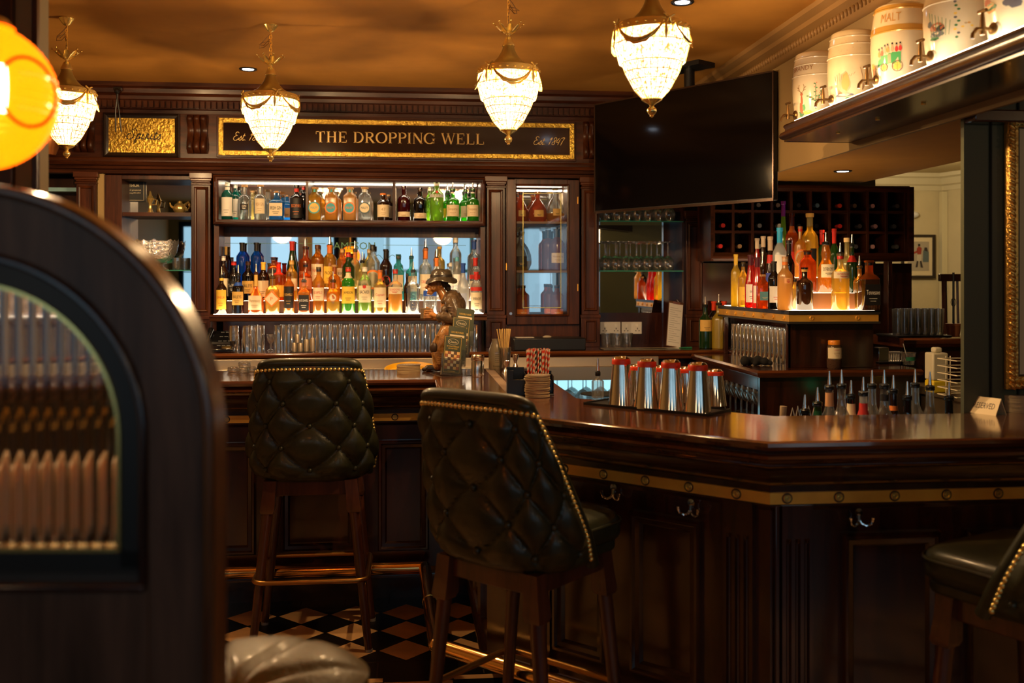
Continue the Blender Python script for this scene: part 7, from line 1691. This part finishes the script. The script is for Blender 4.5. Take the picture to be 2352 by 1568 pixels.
for dx in (-.0,.06,.12): m = MB(); m.tube([(dx,.01,.97),(dx,.035,zt_-.03)], .008, 6); m.build('spindle', LEGW, t)
m = MB(); m.box(-.12,.24,-.36,.02,.72,.76); m.build('seat', LEGW, t, bevel=.01)
for dx in (-.10, .22): m = MB(); m.tube([(dx,-.33,0),(dx,-.33,.73)], .018, 8); m.build('front_leg', LEGW, t)
# sink with tap, bottle, basket, rack
sx0 = 2.62; sz = 1.02
m = MB(); m.box(sx0-.04,3.4,4.0,4.95,sz-.04,sz); m.box(sx0-.02,3.4,4.03,4.95,.0,sz-.041)
tag(m.build('sink_unit', pm('sink_steel', (.55,.42,.26), .3, .9), bevel=.003), 'steel sink unit at the right behind the bar', 'sink')
t = thing('sink_tap', 'chrome lever tap with a swan neck spout over the steel sink', 'tap', (2.66,4.22,sz))
m = MB(); m.tube([(.10,0,0),(.105,0,.05),(.09,0,.11),(.06,0,.165),(.04,0,.19),(.02,0,.185)], [.022,.020,.014,.011,.014,.016], 12); m.build('spout', CHROME, t)
m = MB(); m.tube([(0,0,0),(0,0,.085)], .018, 12); m.tube([(0,0,.08),(-.03,0,.085),(-.055,0,.105),(-.06,0,.12)], [.006,.006,.006,.008], 8); m.build('lever', CHROME, t)
t = thing('plastic_bottle', 'white square plastic bottle with yellow juice at its base behind the tap', 'bottle', (XU(2151,4.5),4.5,sz))
m = MB(); m.mi = 1; m.box(-.04,.04,-.04,.04,0,.06); m.mi = 0; m.box(-.04,.04,-.04,.04,.06,.19); m.box(-.02,.02,-.02,.02,.19,.215); m.build('bottle', [pm('milky_plastic', (.72,.66,.48), .35), pm('juice_yellow', (.85,.62,.03), .35)], t, bevel=.008)
t = thing('wire_rack', 'white wire rack standing on the steel sink beside the green panelled wall', 'rack', (XU(2205,4.2),4.2,sz))
m = MB()
for i in range(6):
    z_ = .02+.032*i; C4 = [(-.06,-.08,z_),(.10,-.08,z_),(.10,.08,z_),(-.06,.08,z_)]
    for j in range(4): m.tube([C4[j],C4[(j+1)%4]], .0028, 6)
for x_ in (-.02,.0,.06): 
    for y_ in (-.08,.08): m.tube([(x_,y_,0),(x_,y_,.19)], .0028, 6)
m.build('wires', pm('white_wire', (.8,.7,.5), .4), t)
p = at(2007,838,Z=IZ); 
t = thing('steel_box', 'small steel holder at the right end of the island counter', 'holder', (XU(2024,5.1),5.1,IZ))
m = MB(); m.box(-.03,.03,-.03,.03,0,.085); m.build('box', STEEL, t, bevel=.004)
m = MB(); m.box(-.05,.07,-.08,-.04,0,.012); m.build('tray', BLACK, t)
t = thing('plastic_basket', 'white slatted plastic basket on the island counter', 'basket', (XU(2053,5.2),5.2,IZ))
m = MB()
for i in range(9): x_ = -.055+.0135*i; m.box(x_,x_+.005,-.035,-.032,0,.05); m.box(x_,x_+.005,.032,.035,0,.05)
m.box(-.058,.062,-.037,-.031,.046,.053); m.box(-.058,.062,.031,.037,.046,.053); m.box(-.058,.062,-.035,.035,0,.004); m.box(-.058,-.054,-.035,.035,.046,.053); m.box(.058,.062,-.035,.035,.046,.053); m.build('slats', WHITE, t)
t = thing('plastic_cup', 'clear plastic cup printed in green with a stirrer on the island counter', 'cup', (XU(2087,5.0),5.0,IZ))
m = MB(); m.lathe([(0,0),(.028,0),(.036,.06),(.039,.062),(.036,.064)], seg=20, cap=False); m.build('cup', CLEAR, t)
m = MB(); m.patch(.0335,-.9,.9,.022,.042); m.build('print', paint((.03,.25,.12)), t)
m = MB(); m.tube([(0,0,.01),(-.03,0,.11)], .0025, 6); m.build('stirrer', WHITE, t)
m = MB(); px_ = XU(2197,4.02); m.box(px_-.03,px_+.01,3.985,3.998,.93,.968); tag(m.build('indicator_light', emit('green_indicator', (.02,1,.35), 1.2), smooth=0), 'small glowing green indicator on the front of the sink unit', 'light')
o = lathe_thing('wine_glass', 'upturned glass at the right end of the island behind the display box', 'glass', WG, CLEAR, (2.45,5.35,IZ), None)

# ------------------------------------------------------------ right wall picture, reserved sign
yw = 3.222; x0 = XU(2306,yw); x1 = x0+.55; z0, z1 = ZV(893,2,yw), ZV(262,2,yw)
t = thing('gilt_frame', 'ornate carved gilt picture frame on the green panelled wall at the right edge', 'picture', (x0+.27,yw,z0))
m = rel(MB(), t); m.rectframe(x0,x1,z0,z1,yw,[(0,0),(0,.02),(.006,.030),(.016,.034),(.026,.024),(.030,.012),(.042,.016),(.046,.010),(.046,0)]); m.build('frame', pm('gilt_gesso', (.75,.42,.10), .32, .85, bump=.5, bscale=90), t, smooth=50)
m = rel(MB(), t); z = z0+.01; i = 0
while z < z1: m.T = Matrix.Translation(-Vector(t.location)) @ Matrix.Translation((x0+.012,yw-.030,z)) @ Matrix.Rotation(.7*(-1)**0,4,'Y'); m.sphere((0,0,0), .013, 8, 5, (1.3,.7,.55)); z += .021
xx = x0+.01
while xx < x1: m.T = Matrix.Translation(-Vector(t.location)) @ Matrix.Translation((xx,yw-.030,z0+.012)) @ Matrix.Rotation(.7,4,'Y'); m.sphere((0,0,0), .013, 8, 5, (1.3,.7,.55)); m.T = Matrix.Translation(-Vector(t.location)) @ Matrix.Translation((xx,yw-.030,z1-.012)) @ Matrix.Rotation(.7,4,'Y'); m.sphere((0,0,0), .013, 8, 5, (1.3,.7,.55)); xx += .021
m.build('carved_leaves', pm('gilt_gesso'), t, smooth=60)
m = rel(MB(), t); m.box(x0+.04,x1-.04,yw-.008,yw-.002,z0+.04,z1-.04); m.build('mount_board', pm('mount_cream', (.62,.47,.26), .6), t)
m = rel(MB(), t); m.rectframe(x0+.046,x1-.046,z0+.046,z1-.046,yw-.008,[(0,0),(0,.003),(.004,.003),(.004,0)]); m.build('slip', pm('dark_slip', (.05,.03,.015), .5), t, smooth=0)
p = at(2275,951,Z=BT); t = thing('reserved_sign', 'folded cream tent card reading RESERVED on the right arm of the bar', 'sign', (p.x,p.y+.02,BT), math.radians(-66))
m = MB(); m.mi = 0; h = .055; w = .052; dd = .030
m.add([(-w,-dd,0),(w,-dd,0),(w,0,h),(-w,0,h),(w,dd,0),(-w,dd,0)], [(0,1,2,3),(3,2,4,5)])
m.add([(-w,-dd+.004,0),(w,-dd+.004,0),(w,.0,h-.005),(-w,.0,h-.005),(w,dd-.004,0),(-w,dd-.004,0)], [(3,2,1,0),(5,4,2,3)])
m.add([(w,-dd,0),(w,-dd+.004,0),(w,0,h-.005),(w,0,h),(w,dd-.004,0),(w,dd,0)], [(0,1,2,3),(3,2,4,5)])
m.add([(-w,-dd,0),(-w,-dd+.004,0),(-w,0,h-.005),(-w,0,h),(-w,dd-.004,0),(-w,dd,0)], [(3,2,1,0),(5,4,2,3)])
m.mi = 1; nrm = Vector((0,-h,dd)).normalized(); upv = Vector((0,dd,h)).normalized(); mid = Vector((0,-dd/2,h/2))+nrm*.0006
m.text('RESERVED', .078, .021, lambda a, b: tuple(mid+Vector((1,0,0))*a+upv*b)); m.build('card', [pm('ivory_card', (.80,.62,.34), .45), paint((.06,.03,.02))], t, smooth=0)
coaster_stack('coaster_stack', 2330, 944, 26, .050, 'stack of round beer mats under the gilt frame at the right edge', .001)
p = at(2277,938,Z=BT); lathe_thing('water_glass', 'small glass tumbler behind the reserved card', 'glass', [(0,0),(.022,0),(.026,.075),(.0245,.075),(.021,.006),(0,.006)], CLEAR, (p.x+.012,p.y+.06,BT))
lathe_thing('copper_pourer', 'small copper funnel shaped tin behind the reserved card', 'tin', [(0,0),(.018,0),(.018,.055),(.022,.06),(.022,.066),(.014,.07),(.006,.105),(0,.107)], pm('copper', (.75,.38,.15), .3, 1), (p.x-.035,p.y+.075,BT))

# ------------------------------------------------------------ foreground on the left
ac = at(-70, 1000, d=1.30)
t = thing('arched_partition', 'dark wooden arched booth partition with a ribbed glass panel, very close at the left', 'partition', (ac.x,ac.y,0), -YAW)
k = 1.30/FPX; zc = ac.z
def archring(m, r0, r1, y0, y1, zb, legs=True, n=40):
    A = [(r*math.cos(PI*i/n), zc+r*math.sin(PI*i/n)) for r in (r0,) for i in range(n+1)]; Bp = [(r1*math.cos(PI*i/n), zc+r1*math.sin(PI*i/n)) for i in range(n+1)]
    A = [(r0,zb)]+A+[(-r0,zb)]; Bp = [(r1,zb)]+Bp+[(-r1,zb)]; N_ = len(A); vs = []
    for y in (y0, y1):
        vs += [(x,y,z) for x, z in A]+[(x,y,z) for x, z in Bp]
    fs = []
    for i in range(N_-1):
        fs += [(i,N_+i,N_+i+1,i+1),(2*N_+i,2*N_+i+1,3*N_+i+1,3*N_+i),(N_+i,3*N_+i,3*N_+i+1,N_+i+1),(i,i+1,2*N_+i+1,2*N_+i)]
    fs += [(0,2*N_,3*N_,N_),(N_-1,2*N_-1,4*N_-1,3*N_-1)]
    m.add(vs, fs)
ARW = wood('worn_booth_wood', (.040,.018,.010), (.11,.055,.034), .45, .1, 'Z', .8)
m = MB(); archring(m, 420*k, 560*k, -.022, .022, 0); m.build('arched_frame', ARW, t, smooth=40, bevel=.004)
m = MB(); archring(m, 552*k, 579*k, -.034, .030, 0); m.build('outer_edge', wood('worn_edge', (.06,.02,.008), (.16,.06,.02), .25, .8, 'Z'), t, smooth=40, bevel=.006)
m = MB(); archring(m, 405*k, 422*k, -.028, .028, zc-330*k); m.build('inner_moulding', DKW, t, smooth=40, bevel=.003)
m = MB(); archring(m, 352*k, 406*k, -.008, .008, zc-300*k); m.box(-406*k,406*k,-.008,.008,zc-330*k,zc-262*k); m.build('black_surround', pm('black_surround', (.010,.008,.007), .4), t, smooth=40)
m = MB(); archring(m, 346*k, 354*k, -.013, .013, zc-262*k); m.box(-354*k,354*k,-.013,.013,zc-262*k,zc-252*k); m.build('brass_came', GOLD, t, smooth=40)
m = MB(); m.box(-560*k,560*k,-.021,.021,0,zc-330*k); m.build('lower_panel', ARW, t)
m = MB(); m.box(-420*k,420*k,-.032,.032,zc-345*k,zc-325*k); m.build('bottom_rail', DKW, t, bevel=.004)
m = MB(); n = 240; W5 = 350*k; per = 2*W5/22; vs = []; fs = []
for i in range(n+1):
    x = -W5+2*W5*i/n; y = -.004-.0035*abs(math.sin(PI*(x+W5)/per)); zt5 = zc+math.sqrt(max(0, W5*W5-x*x)); zb5 = zc-255*k
    vs += [(x,y,zb5),(x,y,zt5),(x,.003,zb5),(x,.003,zt5)]
for i in range(n): fs += [(4*i,4*i+4,4*i+5,4*i+1),(4*i+2,4*i+3,4*i+7,4*i+6),(4*i+1,4*i+5,4*i+7,4*i+3),(4*i,4*i+2,4*i+6,4*i+4)]
m.add(vs, fs); m.build('ribbed_glass', pm('ribbed_glass', (.9,.93,.93), .04, trans=1, ior=1.45), t, smooth=50)
# cream cushion behind the booth glass
p0 = at(-60,1160,d=2.0)
m = MB(); m.T = Matrix.Rotation(-YAW,4,'Z'); m.box(-.36,.29,-.06,.06,-.08,.085); o = m.build('cushion', pm('cream_cushion', (.62,.48,.32), .7), bevel=.03, loc=tuple(p0)); tag(o, 'cream cushion seen blurred through the ribbed booth glass', 'cushion')
m = MB(); m.T = Matrix.Rotation(-YAW,4,'Z'); m.box(-.40,.30,-.12,.14,0,p0.z-.082); o = m.build('booth_bench', DKW, loc=(p0.x,p0.y,0)); tag(o, 'dark wooden bench back carrying the cream cushion behind the booth partition', 'bench')
# amber globe lamp
lp = at(-49,222,d=1.5); R = 169*1.5/FPX
t = thing('amber_lamp', 'glowing ribbed amber glass globe lamp cut off by the left edge', 'lamp', tuple(lp), -YAW)
def amber():
    m, nt, N, L = nmat('amber_lamp_glass'); b = N['Principled BSDF']
    b.inputs['Base Color'].default_value = (1,.38,.02,1); b.inputs['Roughness'].default_value = .2; b.inputs['Emission Color'].default_value = (1,.36,.006,1); b.inputs['Emission Strength'].default_value = .40
    tr = N.new('ShaderNodeBsdfTransparent'); tr.inputs[0].default_value = (1,.6,.15,1); mx = N.new('ShaderNodeMixShader'); mx.inputs[0].default_value = .3; L.new(b.outputs[0], mx.inputs[1]); L.new(tr.outputs[0], mx.inputs[2]); L.new(mx.outputs[0], N['Material Output'].inputs[0])
    return m
m = MB(); pr = []; n = 60
for i in range(n+1): a = PI*i/n; rr_ = R*(1+.010*math.sin(i*PI)); pr.append((R*math.sin(a)*(1+.012*(i%2)), -R*math.cos(a)))
m.lathe(pr, seg=48, cap=False); m.build('globe', amber(), t, smooth=20)
m = MB(); vs = []; q = []
for i in range(17):
    for j in range(13): a = -1.1+1.92*i/16; b_ = -.33+.62*j/12; vs.append((R*1.018*math.sin(a)*math.cos(b_), -R*1.018*math.cos(a)*math.cos(b_), R*1.018*math.sin(b_)))
m.add(vs, [(13*i+j,13*i+13+j,13*i+14+j,13*i+j+1) for i in range(16) for j in range(12)]); m.build('bulb_glow', emit('hot_glass', (1,.80,.45), 9), t, smooth=60)
m = MB(); ph = math.radians(22); r5 = .0505; d5 = .0986*1.01; m.tube([(d5*math.cos(ph)+r5*math.cos(a)*math.sin(ph), -d5*math.sin(ph)+r5*math.cos(a)*math.cos(ph), r5*math.sin(a)) for a in [2*PI*i/28 for i in range(28)]], .0028, 8, closed=True); m.build('ring', pm('dark_ring', (.12,.06,.01), .3, .8), t)
m = MB(); m.tube([(-.0,.0,R),(-.0,0,2.75-lp.z)], .008, 8); m.lathe([(.05,R*.95),(.04,R*1.06),(.015,R*1.1)], seg=20, cap=False); m.build('hanging_rod', BRASS, t)
point('amber_bulb', tuple(lp), 6, (1,.5,.12), .04)
# dark post and tan drape at the upper left
pp = at(40, 645, d=2.6)
t = thing('booth_post', 'tall dark wooden post at the upper left behind the amber lamp', 'post', (pp.x,pp.y,0), -YAW)
m = MB(); m.box(-.085,-.005,-.02,.06,0,2.748); m.build('post', DKW, t, bevel=.004)
m = MB(); m.box(-.005,.058,.0,.05,0,2.748); m.build('tan_strip', pm('olive_drape', (.16,.105,.035), .7), t)
m = MB(); m.box(.045,.060,-.02,.0,0,2.748); m.build('front_bead', DKW, t, bevel=.003)
# tufted seat top at the bottom
pt = at(585, 1700, d=1.75)
t = thing('tufted_chair', 'blurred top of a green tufted leather chair at the bottom edge of the photo', 'chair', (pt.x,pt.y,0), .2)
m = MB(); vs = []; fs = []; n1, n2 = 40, 40; zt6 = at(585,1490,d=1.75).z
for j in range(n2+1):
    for i in range(n1+1):
        a = -1+2*i/n1; b = -1+2*j/n2; rr_ = max(abs(a), abs(b)); 
        x, y = a*math.sqrt(1-b*b/2)*.20, b*math.sqrt(1-a*a/2)*.16; r2 = math.hypot(x/.20, y/.16)
        h = (1-r2**3.2)*.055*1.0; tu = (abs(math.sin(PI*(a*.9+b*.8)))*abs(math.sin(PI*(a*.9-b*.8))))**.4
        vs.append((x, y, zt6-.055+h+.002*(tu-1)*(1-r2**4)-.011*max(math.exp(-((math.cos(g_)*(b+.75)-math.sin(g_)*(a+.25))/.055)**2)*(1 if (math.cos(g_)*(a+.25)+math.sin(g_)*(b+.75)) > 0 else 0) for g_ in (.35,1.0,1.6,2.3,-.5))*(1-r2**6)))
for j in range(n2):
    for i in range(n1): q = j*(n1+1)+i; fs.append((q,q+1,q+n1+2,q+n1+1))
m.add(vs, fs); m.build('tufted_top', pm('olive_leather', (.10,.062,.010), .42, coat=.1, bump=.2, bscale=150), t, smooth=180)
m = MB(); m.lathe([(.15,zt6-.45),(.19,zt6-.40),(.199,zt6-.2),(.200,zt6-.055)], seg=40, cap=False, flat=.8); m.build('side', pm('olive_leather'), t)
for a, b in ((-.1,-.08),(.1,-.08),(-.1,.08),(.1,.08)): m = MB(); m.tube([(a,b,0),(a*.9,b*.9,zt6-.44)], .016, 8); m.build('leg', LEGW, t)
